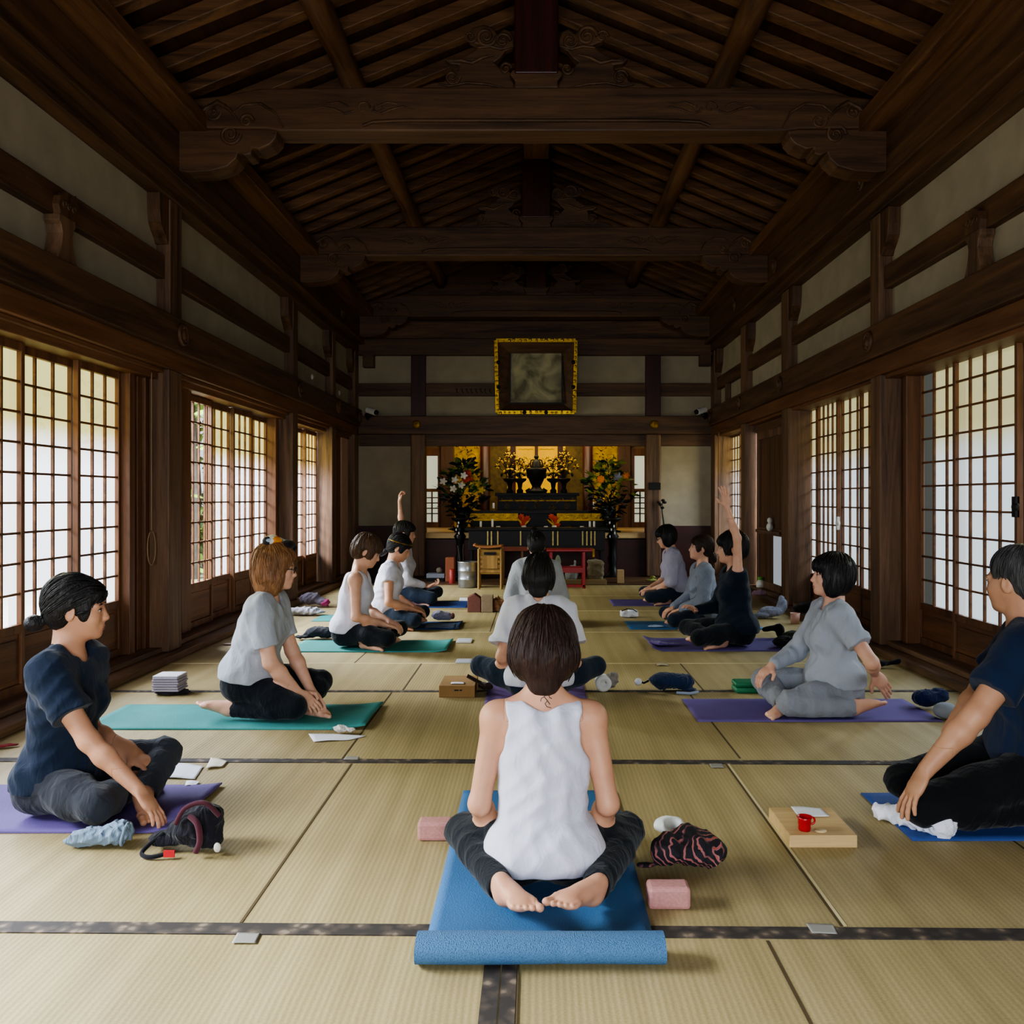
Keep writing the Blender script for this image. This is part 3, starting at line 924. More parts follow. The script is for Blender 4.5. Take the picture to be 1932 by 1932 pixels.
def tatami():
    n = NT('tatami')
    g = n.node('NewGeometry'); sp = n.node('SeparateXYZ'); n.L(g.outputs['Position'], sp.inputs[0])
    v = n.coords()
    dn = n.node('TexNoise', Scale=1.4, Detail=3.0); n.L(v, dn.inputs['Vector'])
    # ribs run away from the camera, ~12 mm apart, slightly wandering
    m1 = n.node('Math', operation='MULTIPLY_ADD'); n.L(dn.outputs['Fac'], m1.inputs[0]); m1.inputs[1].default_value = .02; n.L(sp.outputs['X'], m1.inputs[2])
    m2 = n.node('Math', operation='MULTIPLY'); n.L(m1.outputs[0], m2.inputs[0]); m2.inputs[1].default_value = 2*PI/.0165
    s1 = n.node('Math', operation='SINE'); n.L(m2.outputs[0], s1.inputs[0])
    rib = n.node('Math', operation='MULTIPLY_ADD'); n.L(s1.outputs[0], rib.inputs[0]); rib.inputs[1].default_value = .5; rib.inputs[2].default_value = .5
    rush = n.node('TexNoise', Scale=1.0, Detail=4.0, Roughness=.7); n.L(n.coords((60, 700, 60)), rush.inputs['Vector'])
    streak = n.node('TexNoise', Scale=1.0, Detail=3.0); n.L(n.coords((14, .5, 1)), streak.inputs['Vector'])
    spk = n.node('TexNoise', Scale=170.0, Detail=2.0); n.L(v, spk.inputs['Vector'])
    def ma(a, k, b):
        m = n.node('Math', operation='MULTIPLY_ADD'); n.L(a, m.inputs[0]); m.inputs[1].default_value = k
        n.set(m.inputs[2], b); return m.outputs[0]
    f = ma(rib.outputs[0], .085, ma(rush.outputs['Fac'], .28, ma(streak.outputs['Fac'], .34, ma(dn.outputs['Fac'], .22, ma(spk.outputs['Fac'], .26, -.08)))))
    col = n.ramp(f, [(.28, C('#766947')), (.52, C('#9c8c62')), (.78, C('#bbaa80'))])
    h = ma(rib.outputs[0], .7, rush.outputs['Fac'])
    n.bsdf(Base_Color=col, Roughness=.62, Specular_IOR_Level=.35, Normal=n.bump(h, .22, .003))
    return n.m
M['tatami'] = tatami()
def heri():
    n = NT('tatami_border')
    v = n.coords((24, 24, 24)); a = n.node('TexVoronoi', Scale=1.0); n.L(v, a.inputs['Vector'])
    b = n.node('TexNoise', Scale=2.0, Detail=3.0); n.L(v, b.inputs['Vector'])
    m = n.node('Math', operation='MULTIPLY_ADD'); n.L(b.outputs['Fac'], m.inputs[0]); m.inputs[1].default_value = .5; n.L(a.outputs['Distance'], m.inputs[2])
    col = n.ramp(m.outputs[0], [(.35, C('#7d6e5c')), (.55, C('#4a3f36')), (.9, C('#2c2622'))])
    n.bsdf(Base_Color=col, Roughness=.8)
    return n.m
M['heri'] = heri()
M['seam'] = plain('tatami_seam', C('#4c3e24'), .9)
M['seamlight'] = plain('tatami_edge', C('#c7b88c'), .8)
XL, XR = -2.62, 2.57
YB = 13.3                     # back wall
Y0 = -2.0                     # wall behind the viewpoint
BS = F / YB
def bx(px): return (px - PX) / BS
def bz(py): return CH + (PY - py) / BS
R = random.Random(3)

# ---------------- floor
mb = MB(); mb.box(XL-.5, XR+.5, Y0-.3, 12.0, -.12, 0)
mb.cm = 3
mb.cm = 1
def strip(ya, yb, w, x0=XL, x1=XR, z=.003):
    b = len(mb.v)
    mb.add([(x0,ya-w/2,0),(x1,yb-w/2,0),(x1,yb+w/2,0),(x0,ya+w/2,0),(x0,ya-w/2,z),(x1,yb-w/2,z),(x1,yb+w/2,z),(x0,ya+w/2,z)],
           [(4,5,6,7),(0,1,5,4),(2,3,7,6),(1,2,6,5),(3,0,4,7)])
strip(2.432, 2.352, .062); strip(3.96, 3.90, .055); strip(5.36, 5.37, .045)
strip(.86, .80, .06)
mb.box(-.128, -.088, -.4, 2.37, 0, .003); mb.box(-.084, -.048, -.4, 2.37, 0, .003)
mb.cm = 3
for y in (6.27, 7.73, 9.2, 10.6): mb.box(XL, XR, y-.008, y+.008, 0, .002)
mb.cm = 2
def seamx(x, y0, y1): mb.box(x-.004, x+.004, y0, y1, 0, .0015)
for x, a, b in ((.82, 2.42, 3.90), (-.80, 2.44, 3.9), (-.857, 3.98, 5.33), (.9, 3.98, 5.33), (-.80, 5.40, 6.26), (-1.27, 6.28, 7.72), (1.0, 5.40, 6.26), (.3, 6.28, 7.72), (-.4, 7.74, 9.19), (1.3, 7.74, 9.19), (.6, .9, 2.34), (-1.7, .9, 2.40), (1.6, 2.42, 3.90)):
    seamx(x, a, b)
mb.box(-.046, -.042, -.4, 2.37, 0, .0035)
mb.cm = 3
mb.box(.826, .834, 2.42, 3.90, 0, .0018)
fin(mb, 'floor', [M['tatami'], M['heri'], M['seam'], M['seamlight']], kind='structure', origin=(0, 5, 0))
mb = MB(); mb.box(XL-.5, XR+.5, 12.0, YB+.2, -.12, .0); mb.box(XL, XR, 11.92, 12.0, -.1, .012)
fin(mb, 'floor', M['woodX'], kind='structure')

# ---------------- side walls
medal = MB()
def side(name, sg, Xin, posts, struts):
    """o = outward offset from the inner face of the posts"""
    X = lambda o: Xin + sg*o
    def B(mb, o0, o1, y0, y1, z0, z1):
        a, b = sorted((X(o0), X(o1))); return mb.box(a, b, y0, y1, z0, z1)
    side_ = 'left' if sg < 0 else 'right'
    mb = B(MB(), .10, .24, Y0, YB+.2, 2.3, 4.0)
    fin(mb, 'wall_' + side_, M['plaster'], kind='structure')
    mb = B(MB(), -.07, .45, Y0, YB, .0, .05); B(mb, .05, .45, Y0, YB, .05, .085)
    fin(mb, 'baseboard_' + side_, M['postY'], kind='structure', bevel=.006)
    # long beams
    mb = B(MB(), -.045, .20, Y0, YB, 2.206, 2.452)
    o = fin(mb, 'wall_beam', M['woodY'], label=f'long dark beam with round bosses running above the {side_} paper doors', cat='beam', bevel=.008)
    mb = B(MB(), .0, .20, Y0, YB, 2.076, 2.206); B(mb, .04, .30, Y0, YB, 2.045, 2.076)
    B(mb, .08, .36, Y0, YB, 2.0 if sg < 0 else 2.11, 2.05)if sg < 0 else B(mb, .08, .36, Y0, YB, 2.11, 2.14)
    fin(mb, 'door_header', M['doorY'], label=f'stepped timber head rail over the {side_} paper doors', cat='rail', bevel=.005)
    mb = B(MB(), .04, .20, Y0, YB, 2.72, 2.89)
    fin(mb, 'wall_rail', M['woodY'], label=f'plain timber rail between the two rows of plaster panels, {side_} wall', cat='rail', bevel=.006)
    mb = B(MB(), -.10, .24, Y0, YB, 3.40, 3.74); B(mb, -.02, .20, Y0, YB, 3.29, 3.405); B(mb, -.115, .0, Y0, YB, 3.395, 3.425)
    fin(mb, 'wall_plate', M['woodY'], label=f'heavy moulded top beam with round bosses along the {side_} wall', cat='beam', bevel=.008)
    mb = B(MB(), -.30, .10, Y0, YB, 3.74, 3.855)
    fin(mb, 'eaves_purlin', M['roofY'], label=f'squared purlin under the rafter feet along the {side_} wall', cat='beam', bevel=.01)
    # posts
    for i, (y0, y1, od, desc) in enumerate(posts):
        mb = B(MB(), 0, od, y0, y1, .05, 2.076)
        root = fin(mb, 'wall_post', M['postZ'], label=f'{desc}', cat='post', bevel=.01)
        mb = B(MB(), .0, .2, y0 + .02, y1, 2.452, 3.29)
        fin(mb, 'upper_post', M['postZ'], root, bevel=.006)
        # curved bracket on the near side of the post under the top beam
        poly = [(0, 0), (0, -.30), (-.02, -.33), (-.05, -.29), (-.10, -.25), (-.14, -.20), (-.155, -.12), (-.16, 0)]
        mb = MB().prism([(u, w) for u, w in poly], (X(.06), y0 + .02, 3.29), (0, 1, 0), (0, 0, 1), (1, 0, 0), .10)
        fin(mb, 'bracket', M['woodZ'], root, bevel=.004)
        # bosses
        for z, oo in ((2.335, -.045), (3.56, -.10)):
            c = (X(oo), (y0+y1)/2, z)
            MM = Matrix(((0,0,sg*-1.0),(0,1,0),(sg*1.0,0,0)))
            mb = MB().lathe(c, [(.075,-.01),(.082,.008),(.078,.022),(.062,.024),(.055,.012),(.04,.012),(.032,.026),(.012,.032),(0,.033)], 24, True, MM)
            for k in range(8):
                a = k*PI/4
                mb.ball((c[0]-sg*.014, c[1]+.05*math.cos(a), z+.05*math.sin(a)), (.008,.014,.014), 8)
            fin(mb, 'carved_boss', M['woodZ'], root)
    # bottle-shaped struts in the lower plaster row
    for yc, lab in struts:
        pr = [(-.125,0),(-.09,.05),(-.065,.12),(-.055,.17),(-.07,.215),(-.09,.235),(-.085,.27)]
        poly = [(a, b) for a, b in pr] + [(-a, b) for a, b in reversed(pr)]
        mb = MB().prism(poly, (X(.05), yc, 2.452), (0,1,0), (0,0,1), (1,0,0), .09)
        poly = [(-.085,0),(-.10,.05),(-.085,.10),(-.05,.12),(-.02,.14),(.03,.13),(.08,.15),(.10,.09),(.085,.0)]
        root = fin(mb, 'wall_strut', M['postZ'], label=lab, cat='strut', bevel=.006)
        mb = MB().prism(poly, (X(.03), yc, 2.72), (0,1,0), (0,0,1), (1,0,0), .06)
        for k in range(3):
            c = Vector((X(-.002), yc-.05+.05*k, 2.78))
            mb.tube([c + Vector((0, .022*math.cos(a)*(1-a/12), .022*math.sin(a)*(1-a/12))) for a in np.linspace(0, 8, 16)], .006, 6)
        fin(mb, 'carved_head', M['woodZ'], root)
    return X, B
XLf, BL = side('left', -1, XL, [(3.0, 3.22, .24, 'nearest post of the left wall, between paper door bays'), (6.43, 6.66, .24, 'broad square post right behind the bun-haired woman, left wall'),
    (9.70, 9.90, .30, 'square post between the middle and far paper doors, left wall'), (11.58, 11.78, .26, 'slim post after the far left paper doors'), (13.0, 13.28, .3, 'corner post at the far end of the left wall')],
    [(5.05, 'bottle-shaped carved strut in the plaster of the left wall'), ])
XRf, BR = side('right', 1, XR, [(3.3, 3.5, .24, 'nearest post of the right wall, beside the paper doors'), (6.74, 6.94, .26, 'broad square post behind the woman in grey, right wall'),
    (9.20, 9.46, .24, 'square post beyond the middle right paper doors'), (11.10, 11.34, .24, 'dark square post beyond the wooden door, right wall'), (13.0, 13.28, .3, 'corner post at the far end of the right wall')],
    [(5.32, 'bottle-shaped carved strut in the plaster of the right wall'), ])
mb = MB(); mb.box(XR+.03, XR+.09, 12.35, 12.42, 2.452, 2.72)
fin(mb, 'wall_strut', M['postZ'], label='thin plain upright in the lower plaster row near the far right corner', cat='strut')

# ---------------- jambs, solid infill between paper doors and posts
def infill(Bf, y0, y1, z1, label, steps=3, o0=.14):
    mb = MB()
    for k in range(steps):
        a = y0 + (y1-y0)*k/steps; b = y0 + (y1-y0)*(k+1)/steps
        Bf(mb, o0 + .02*((k*2) % 3), .34, a + (.008 if k else 0), b, .085, z1)
    return fin(mb, 'door_jamb', M['doorZ'], label=label, cat='jamb', bevel=.005)
infill(BL, 6.12, 6.43, 2.03, 'ribbed timber jamb beside the nearest left paper doors', 4)
infill(BL, 6.66, 7.26, 2.03, 'timber infill on the far side of the broad left post', 3)
infill(BL, 9.55, 9.70, 2.03, 'narrow timber jamb beyond the middle left paper doors', 2)
infill(BL, 11.78, 12.60, 2.05, 'dark timber panelling beyond the far left paper doors', 3, .10)
infill(BR, 6.60, 6.74, 2.12, 'narrow timber jamb beside the nearest right paper doors', 2)
infill(BR, 6.94, 7.15, 2.12, 'timber jamb on the far side of the broad right post', 2)
infill(BR, 9.46, 9.85, 2.12, 'timber infill next to the wooden door, right wall', 2, .08)
infill(BR, 11.34, 11.6, 2.12, 'timber jamb before the farthest right paper doors', 2)
mb = BL(MB(), .10, .16, 12.62, 13.0, .085, 2.0)
fin(mb, 'wall_panel', plain('pink_plaster', C('#a9846e'), .9, noise=.1, nscale=6), label='narrow pinkish upright panel in the far left corner', cat='panel')

# ---------------- paper doors
def shoji(sg, Xin, y0, y1, o, z0, z1, nc, nr, label, paper, glass=False, top=None, group=None, darkcol=None):
    """sliding lattice door; its frame is y0..y1, the paper field z0..z1"""
    top = top if top is not None else z1 + .05
    X = lambda q: Xin + sg*q
    ca, cb = sorted((X(o), X(o+.034)))
    root = empty('paper_door', (X(o+.017), (y0+y1)/2, .085), 0, label, 'sliding door', group)
    st = .034
    fr = MB()
    fr.box(ca, cb, y0, y0+st, .085, top); fr.box(ca, cb, y1-st, y1, .085, top)
    fr.box(ca, cb, y0+st, y1-st, z1, top); fr.box(ca, cb, y0+st, y1-st, z0-.05, z0)
    fr.box(ca, cb, y0+st, y1-st, .085, .135)
    fin(fr, 'frame', M['doorZ'], root, bevel=.003)
    bo = MB(); pa, pb = sorted((X(o+.014), X(o+.026)))
    bo.box(pa, pb, y0+st, y1-st, .135, z0-.05)
    p2a, p2b = sorted((X(o+.006), X(o+.016)))
    bo.box(p2a, p2b, y0+st+.04, y1-st-.04, .165, z0-.08)
    fin(bo, 'lower_panel', M['doorY'], root, bevel=.003)
    lt = MB(); la, lb = sorted((X(o+.006), X(o+.022)))
    ya, yb = y0+st, y1-st
    for k in range(1, nc): 
        y = ya + (yb-ya)*k/nc; lt.box(la, lb, y-.0075, y+.0075, z0, z1)
    la, lb = sorted((X(o+.008), X(o+.024)))
    for k in range(1, nr):
        z = z0 + (z1-z0)*k/nr; lt.box(la, lb, ya, yb, z-.0065, z+.0065)
    fin(lt, 'lattice', M['doorY'], root)
    xp = X(o+.028)
    pp = MB()
    v = [(xp, ya, z0), (xp, yb, z0), (xp, yb, z1), (xp, ya, z1)]
    pp.add(v, [(0,1,2,3) if sg > 0 else (3,2,1,0)])
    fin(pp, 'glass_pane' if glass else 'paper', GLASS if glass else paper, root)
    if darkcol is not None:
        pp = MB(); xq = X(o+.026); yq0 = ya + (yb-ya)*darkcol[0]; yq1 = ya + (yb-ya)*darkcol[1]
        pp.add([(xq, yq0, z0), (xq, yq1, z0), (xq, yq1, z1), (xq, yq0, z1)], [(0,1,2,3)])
        fin(pp, 'painted_shade', PAPER_D, root)
    return root
def glassmat():
    n = NT('clear_glass')
    t = n.node('BsdfTransparent'); g = n.node('BsdfGlossy'); g.inputs['Roughness'].default_value = .03
    mx = n.node('MixShader'); mx.inputs[0].default_value = .06
    n.L(t.outputs[0], mx.inputs[1]); n.L(g.outputs[0], mx.inputs[2]); n.L(mx.outputs[0], n.out.inputs['Surface'])
    return n.m
GLASS = glassmat()
def lab(k, where): return f'{k} paper lattice door of the {where}'
bays = [
 (-1, XL, 'nearest left bay', .46, 1.955, 9, [3.24, 3.82, 4.395, 4.97, 5.545, 6.12], ['first', 'second', 'third', 'fourth', 'far-end'], [3]*5),
 (-1, XL, 'middle left bay', .45, 1.945, 9, [7.27, 7.86, 8.40, 8.96, 9.54], ['clear-glazed', 'second', 'third', 'far-end'], [4, 3, 3, 3]),
 (-1, XL, 'far left bay', .45, 1.945, 9, [9.92, 10.47, 11.02, 11.57], ['hidden first', 'middle', 'far-end'], [3, 3, 3]),
 (1, XR, 'nearest right bay', .385, 2.09, 10, [3.55, 4.37, 5.19, 6.0, 6.59], ['first', 'second', 'wide third', 'narrow far-end'], [4, 4, 4, 3]),
 (1, XR, 'middle right bay', .385, 2.09, 10, [7.16, 7.73, 8.30, 8.87, 9.19], ['first', 'second', 'third', 'far-end'], [3, 3, 4, 3]),
 (1, XR, 'far right bay', .385, 2.02, 10, [11.6, 12.3, 13.0], ['nearer', 'farther'], [4, 4])]
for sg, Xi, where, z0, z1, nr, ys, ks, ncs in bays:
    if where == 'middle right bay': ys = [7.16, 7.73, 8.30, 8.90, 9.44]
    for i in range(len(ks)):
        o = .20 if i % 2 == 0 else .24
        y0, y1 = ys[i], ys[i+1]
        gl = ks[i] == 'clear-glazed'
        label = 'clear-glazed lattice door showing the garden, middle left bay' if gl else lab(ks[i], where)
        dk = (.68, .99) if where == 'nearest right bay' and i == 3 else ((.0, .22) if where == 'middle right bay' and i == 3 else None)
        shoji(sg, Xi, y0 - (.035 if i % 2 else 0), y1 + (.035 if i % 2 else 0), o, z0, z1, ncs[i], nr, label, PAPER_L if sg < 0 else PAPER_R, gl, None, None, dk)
# walls outside the viewed bays
for sg, Xi, s_ in ((-1, XL, 'left'), (1, XR, 'right')):
    a, b = sorted((Xi + sg*.2, Xi + sg*.3))
    if sg > 0: fin(MB().box(a, b, Y0, 3.5, .085, 2.14), 'wall_' + s_, M['doorZ'], kind='structure')
    else: fin(MB().box(a, b, Y0, .2, .085, 2.04).box(a, b, .2, 3.0, .085, .40), 'wall_' + s_, M['doorZ'], kind='structure')  # unseen stretch left open above the low wall to admit light

# wooden door with a pale lower pane, right wall
root = empty('wooden_door', (XR+.16, 10.45, .085), 0, 'tall wooden door with a pale lower pane, right wall', 'door')
mb = MB(); x0, x1 = XR+.14, XR+.18
mb.box(x0, x1, 9.86, 9.93, .085, 1.95); mb.box(x0, x1, 10.98, 11.08, .085, 1.95); mb.box(x0, x1, 9.93, 10.98, 1.86, 1.95)
mb.box(x0, x1, 9.93, 10.98, .72, .80); mb.box(x0, x1, 9.93, 10.98, .085, .17)
fin(mb, 'frame', M['postZ'], root, bevel=.004)
fin(MB().box(x0+.015, x1-.005, 9.93, 10.98, .80, 1.86), 'upper_panel', M['woodZ'], root)
fin(MB().box(x0-.04, x1, 9.93, 10.98, .74, .775), 'ledge', M['postY'], root, bevel=.004)
fin(MB().box(x0+.012, x1-.005, 10.42, 10.98, .17, .72).box(x0, x1, 10.38, 10.44, .17, .72), 'lower_panel', M['woodZ'], root)
pp = MB(); pp.add([(x0+.02, 9.93, .17), (x0+.02, 10.40, .17), (x0+.02, 10.40, .72), (x0+.02, 9.93, .72)], [(0,1,2,3)])
fin(pp, 'lower_pane', plain('door_pane', C('#8b9096'), .8, emit=(C('#b9c2c8'), .3)), root)  # pane's brightness put in as its own glow
fin(MB().box(XR+.14, XR+.3, 9.85, 11.1, 1.95, 2.15), 'wall_right', M['woodY'], kind='structure')

# ---------------- end wall behind the viewpoint, with an opening added to let fill light in
mb = MB(); mb.box(XL-.3, -1.9, Y0-.15, Y0, 0, 3.4); mb.box(1.9, XR+.3, Y0-.15, Y0, 0, 3.4); mb.box(-1.9, 1.9, Y0-.15, Y0, 2.2, 3.4)
mb.add([(XL-.5,Y0-.08,3.4),(XR+.5,Y0-.08,3.4),(XR+.5,Y0-.08,4.0),(0,Y0-.08,5.2),(XL-.5,Y0-.08,4.0)], [(0,1,2,3,4)])
fin(mb, 'wall_back', M['plaster'], kind='structure')

# ---------------- far wall of the hall
mb = MB()
mb.box(XL-.2, bx(803), YB, YB+.12, .0, 3.6); mb.box(bx(1220), XR+.2, YB, YB+.12, .0, 3.6)
mb.box(bx(803), bx(1220), YB, YB+.12, 2.15, 3.6)
mb.add([(XL-.5,YB+.06,3.6),(XR+.5,YB+.06,3.6),(XR+.5,YB+.06,4.0),(0,YB+.06,5.2),(XL-.5,YB+.06,4.0)], [(4,3,2,1,0)]); mb.m[-1] = 1
fin(mb, 'wall_front', [M['plaster'], M['roofX']], kind='structure')
fin(MB().box(XL, bx(803), YB-.03, YB, 0, bz(992)), 'baseboard_front', M['redX'], kind='structure')
fin(MB().box(bx(1220), XR, YB-.03, YB, 0, bz(992)), 'baseboard_front', M['redX'], kind='structure')
fb = lambda nm, px0, px1, py0, py1, y0, mat, label, cat='beam': fin(MB().box(bx(px0), bx(px1), y0, YB+.02, bz(py1), bz(py0)), nm, M[mat], label=label, cat=cat, bevel=.008)
fb('lintel', 678, 1347, 786, 820, YB-.10, 'woodX', 'long lintel over the altar opening with two gilt bosses')
fb('lintel_underboard', 678, 1347, 820, 842, YB-.04, 'woodX', 'narrow dark board just below the altar lintel', 'board')
fb('cross_rail', 678, 1347, 724, 748, YB-.05, 'woodX', 'dark rail behind the gilt-framed picture, far wall', 'rail')
fb('wall_head_beam', 678, 1347, 641, 672, YB-.12, 'woodX', 'carved beam just above the framed picture, far wall')
fb('ceiling_beam', 678, 1347, 606, 641, YB-.02, 'roofX', 'plain dark board in the shade of the farthest roof beam', 'board')
for a, b, l in ((777, 804, 'post left of the altar opening'), (1217, 1245, 'post right of the altar opening')):
    root = fin(MB().box(bx(a), bx(b), YB-.14, YB+.1, 0, bz(820)), 'altar_post', M['postZ'], label='thick brown ' + l, cat='post', bevel=.025)
    fin(MB().box(bx(a), bx(b), YB-.09, YB+.1, bz(786), bz(672)), 'upper_post', M['redZ'], root, bevel=.006)
for px, l in ((788, 'left'), (1233, 'right')):
    c = (bx(px), YB-.10, bz(802))
    MM = Matrix(((1,0,0),(0,0,-1),(0,1,0)))
    mb = MB().lathe(c, [(.055,0),(.062,.01),(.055,.02),(.035,.018),(.02,.026),(0,.028)], 20, True, MM)
    for k in range(12): mb.ball((c[0]+.045*math.cos(k*PI/6), c[1]-.02, c[2]+.045*math.sin(k*PI/6)), .009, 8)
    fin(mb, 'gilt_boss', M['golddim'], label=f'round gilt flower boss on the lintel, {l} of the altar', cat='ornament')
# small dark end blocks of the far wall
fin(MB().box(bx(688), bx(708), YB-.16, YB, bz(695), bz(672)), 'end_block', M['woodX'], label='small dark block under the head beam, far left corner', cat='block')
fin(MB().box(bx(1318), bx(1338), YB-.16, YB, bz(692), bz(672)), 'end_block', M['woodX'], label='small dark block under the head beam, far right corner', cat='block')

# ---------------- roof
ZE, ZR, HX = 3.86, 4.93, 2.62
SL = (ZR - ZE)/HX
mb = MB()
for sg in (-1, 1):
    x = sg*(HX+.5); z = ZE - SL*.5
    mb.add([(0, Y0-.3, ZR+.1), (0, YB+.4, ZR+.1), (x, YB+.4, z+.1), (x, Y0-.3, z+.1),
            (0, Y0-.3, ZR+.18), (0, YB+.4, ZR+.18), (x, YB+.4, z+.18), (x, Y0-.3, z+.18)],
           [(0,1,2,3),(7,6,5,4),(3,2,6,7),(0,3,7,4),(1,5,6,2)])
fin(mb, 'ceiling', M['boards'], kind='structure')
y = 6.641 - .3622*10; k = 0
first = {}
while y < YB:
    for sg, s_ in ((-1, 'left'), (1, 'right')):
        if s_ not in first:
            a = (sg*(HX+.18), y, ZE-SL*.18+.05); b = (sg*.02, y, ZR+.045)
            o = fin(MB().bar(a, b, .085, .10, (0,1,0)), 'rafter', M['roofX'], label=f'slim square rafter under the {s_} roof slope', cat='rafter', group=f'rafters of the {s_} slope', bevel=.006)
            # bar width runs along the slope normal; keep it simple
            first[s_] = o
        else:
            o = first[s_].copy(); COL.objects.link(o); o.location.y = y
            o['label'] = f'slim square rafter under the {s_} roof slope'
    y += .3622
# round purlins
for sg, s_ in ((-1, 'left'), (1, 'right')):
    mb = MB()
    pts = [(sg*1.40, yy, 4.31 + .012*math.sin(yy*2.1)) for yy in np.arange(Y0, YB+.01, .4)]
    mb.tube(pts, [.088 + .006*math.sin(i*1.7) for i in range(len(pts))], 14)
    fin(mb, 'round_purlin', M['roofY'], label=f'round peeled log purlin along the {s_} roof slope', cat='log')
mb = MB(); mb.box(-.13, .13, Y0, YB, ZR-.16, ZR+.06); fin(mb, 'ridge_beam', M['roofY'], label='dark ridge beam along the peak of the roof', cat='beam')

def spiral(mb, c, r, turns, flip=1, th=.012, depth=0):
    pts = []
    for t in np.linspace(0, 1, 22):
        a = t*turns*2*PI*flip; rr = r*(1-.82*t)
        pts.append((c[0] + rr*math.cos(a), c[1]-depth, c[2] + rr*math.sin(a)))
    mb.tube(pts, [th*(1-.4*i/21) for i in range(22)], 6)
def tie(Y, lab_):
    """cambered tie beam with carved ends; faces the camera"""
    root = empty('tie_beam', (0, Y, 3.72), 0, lab_, 'beam')
    x0, x1 = XL+.06, XR-.06
    z0, z1 = 3.735, 4.045
    poly = [(x0, z0+.02), (-1.9, z0+.015), (-1.8, z0), (1.75, z0), (1.85, z0+.015), (x1, z0+.02), (x1, z1-.10), (x1-.35, z1-.06), (1.9, z1-.01), (1.2, z1), (-1.2, z1), (-1.95, z1-.01), (x0+.35, z1-.06), (x0, z1-.10)]
    mb = MB().prism(poly, (0, Y, 0), (1,0,0), (0,0,1), (0,1,0), .24)
    fin(mb, 'beam_body', M['woodX'], root, bevel=.012)
    yf = Y - .12
    mb = MB()
    pts = [(-1.22, yf-.002, z0+.035), (-1.15, yf-.008, z0+.06), (-1.0, yf-.008, z0+.068)] + [(x, yf-.008, z0+.07) for x in np.linspace(-.9, .9, 7)] + [(1.0, yf-.008, z0+.068), (1.15, yf-.008, z0+.06), (1.22, yf-.002, z0+.035)]
    mb.tube(pts, .012, 6)
    fin(mb, 'bead', M['woodX'], root)
    for sg in (-1, 1):
        xe = x0 if sg < 0 else x1
        # scrolled bracket under the end
        P2 = [(0, 0.02), (0, -.27), (.10, -.285), (.26, -.275), (.38, -.24), (.44, -.185), (.455, -.14), (.50, -.165), (.545, -.15), (.55, -.11), (.60, -.12), (.68, -.085), (.72, -.04), (.73, .0), (.73, .02)]
        poly = [(xe - sg*u, z0 + w) for u, w in P2]
        mb = MB().prism(poly, (0, Y, 0), (1,0,0), (0,0,1), (0,1,0), .20)
        fin(mb, 'scroll_bracket', M['woodX'], root, bevel=.008)
        mb = MB(); i = -sg   # inward direction
        spiral(mb, (xe + i*.40, yf+.012, z0-.02), .075, 1.6, sg, .014)
        spiral(mb, (xe + i*.52, yf, z0+.07), .05, 1.5, -sg, .012)
        spiral(mb, (xe + i*.28, yf, z0+.13), .06, 1.4, sg, .012)
        mb.tube([(xe + i*u, yf-.004, z0+w) for u, w in ((.02,.10),(.10,.13),(.18,.10),(.24,.16),(.32,.20),(.40,.15),(.46,.08))], [.008,.014,.018,.014,.018,.012,.006], 7)
        mb.tube([(xe + i*u, yf-.004, z0+w) for u, w in ((.42,.12),(.50,.18),(.62,.19),(.72,.13),(.78,.02))], [.004,.009,.01,.009,.004], 7)
        for q in range(5): mb.ball((xe + i*(.08+.07*q), yf-.004, z0+.15+.03*math.sin(q*2)), (.02,.012,.014), 8)
        fin(mb, 'cloud_carving', M['woodZ'], root)
        mb = MB()
        cx = sg*1.22
        spiral(mb, (cx, yf, z0+.16), .05, 1.0, 1, .008); spiral(mb, (cx - sg*.10, yf, z0+.165), .04, 1.0, -1, .008)
        for s2 in (-1, 1):
            mb.tube([(cx + s2*u, yf-.001, z0+w) for u, w in ((.06,.14),(.13,.12),(.20,.15),(.28,.17),(.36,.15))], [.007,.008,.008,.006,.003], 6)
            mb.tube([(cx + s2*u, yf-.001, z0+w) for u, w in ((.10,.17),(.17,.20),(.24,.19),(.30,.20))], [.006,.007,.005,.003], 6)
        fin(mb, 'cloud_engraving', M['woodZ'], root)
    # king post with carved boards
    k2 = empty('king_post', (0, Y, z1), 0, 'square reddish king post on the ' + lab_.split(' ', 1)[0].lower() + ' roof beam, between carved boards', 'post')
    fin(MB().box(-.155, .155, Y-.11, Y+.11, z1+.10, ZR), 'shaft', M['redZ'], k2, bevel=.012)
    mb = MB().prism([(-.16, 0), (.16, 0), (.15, .05), (.19, .10), (.17, .13), (-.17, .13), (-.19, .10), (-.15, .05)], (0, Y, z1), (1,0,0), (0,0,1), (0,1,0), .20)
    fin(mb, 'cushion_block', M['woodX'], k2, bevel=.01)
    for sg in (-1, 1):
        out = [(.155, 0), (.84, 0), (.81, .05), (.74, .075), (.66, .085), (.64, .13), (.60, .17), (.56, .165), (.55, .20), (.62, .21), (.66, .245), (.60, .26), (.55, .25), (.50, .27), (.44, .31), (.40, .34), (.48, .37), (.49, .42), (.45, .47), (.38, .49), (.31, .47), (.28, .42), (.23, .46), (.18, .44), (.16, .38), (.16, .33), (.22, .30), (.26, .25), (.30, .22), (.26, .18), (.20, .16), (.155, .12)]
        cb = MB().prism([(sg*u, w) for u, w in out], (0, Y+.01, z1), (1,0,0), (0,0,1), (0,1,0), .07)
        b2 = fin(cb, 'carved_board', M['woodX'], k2, bevel=.01)
        mb = MB(); yf2 = Y - .03
        spiral(mb, (sg*.36, yf2, z1+.40), .075, 1.5, sg, .016)
        spiral(mb, (sg*.24, yf2, z1+.37), .055, 1.4, -sg, .013)
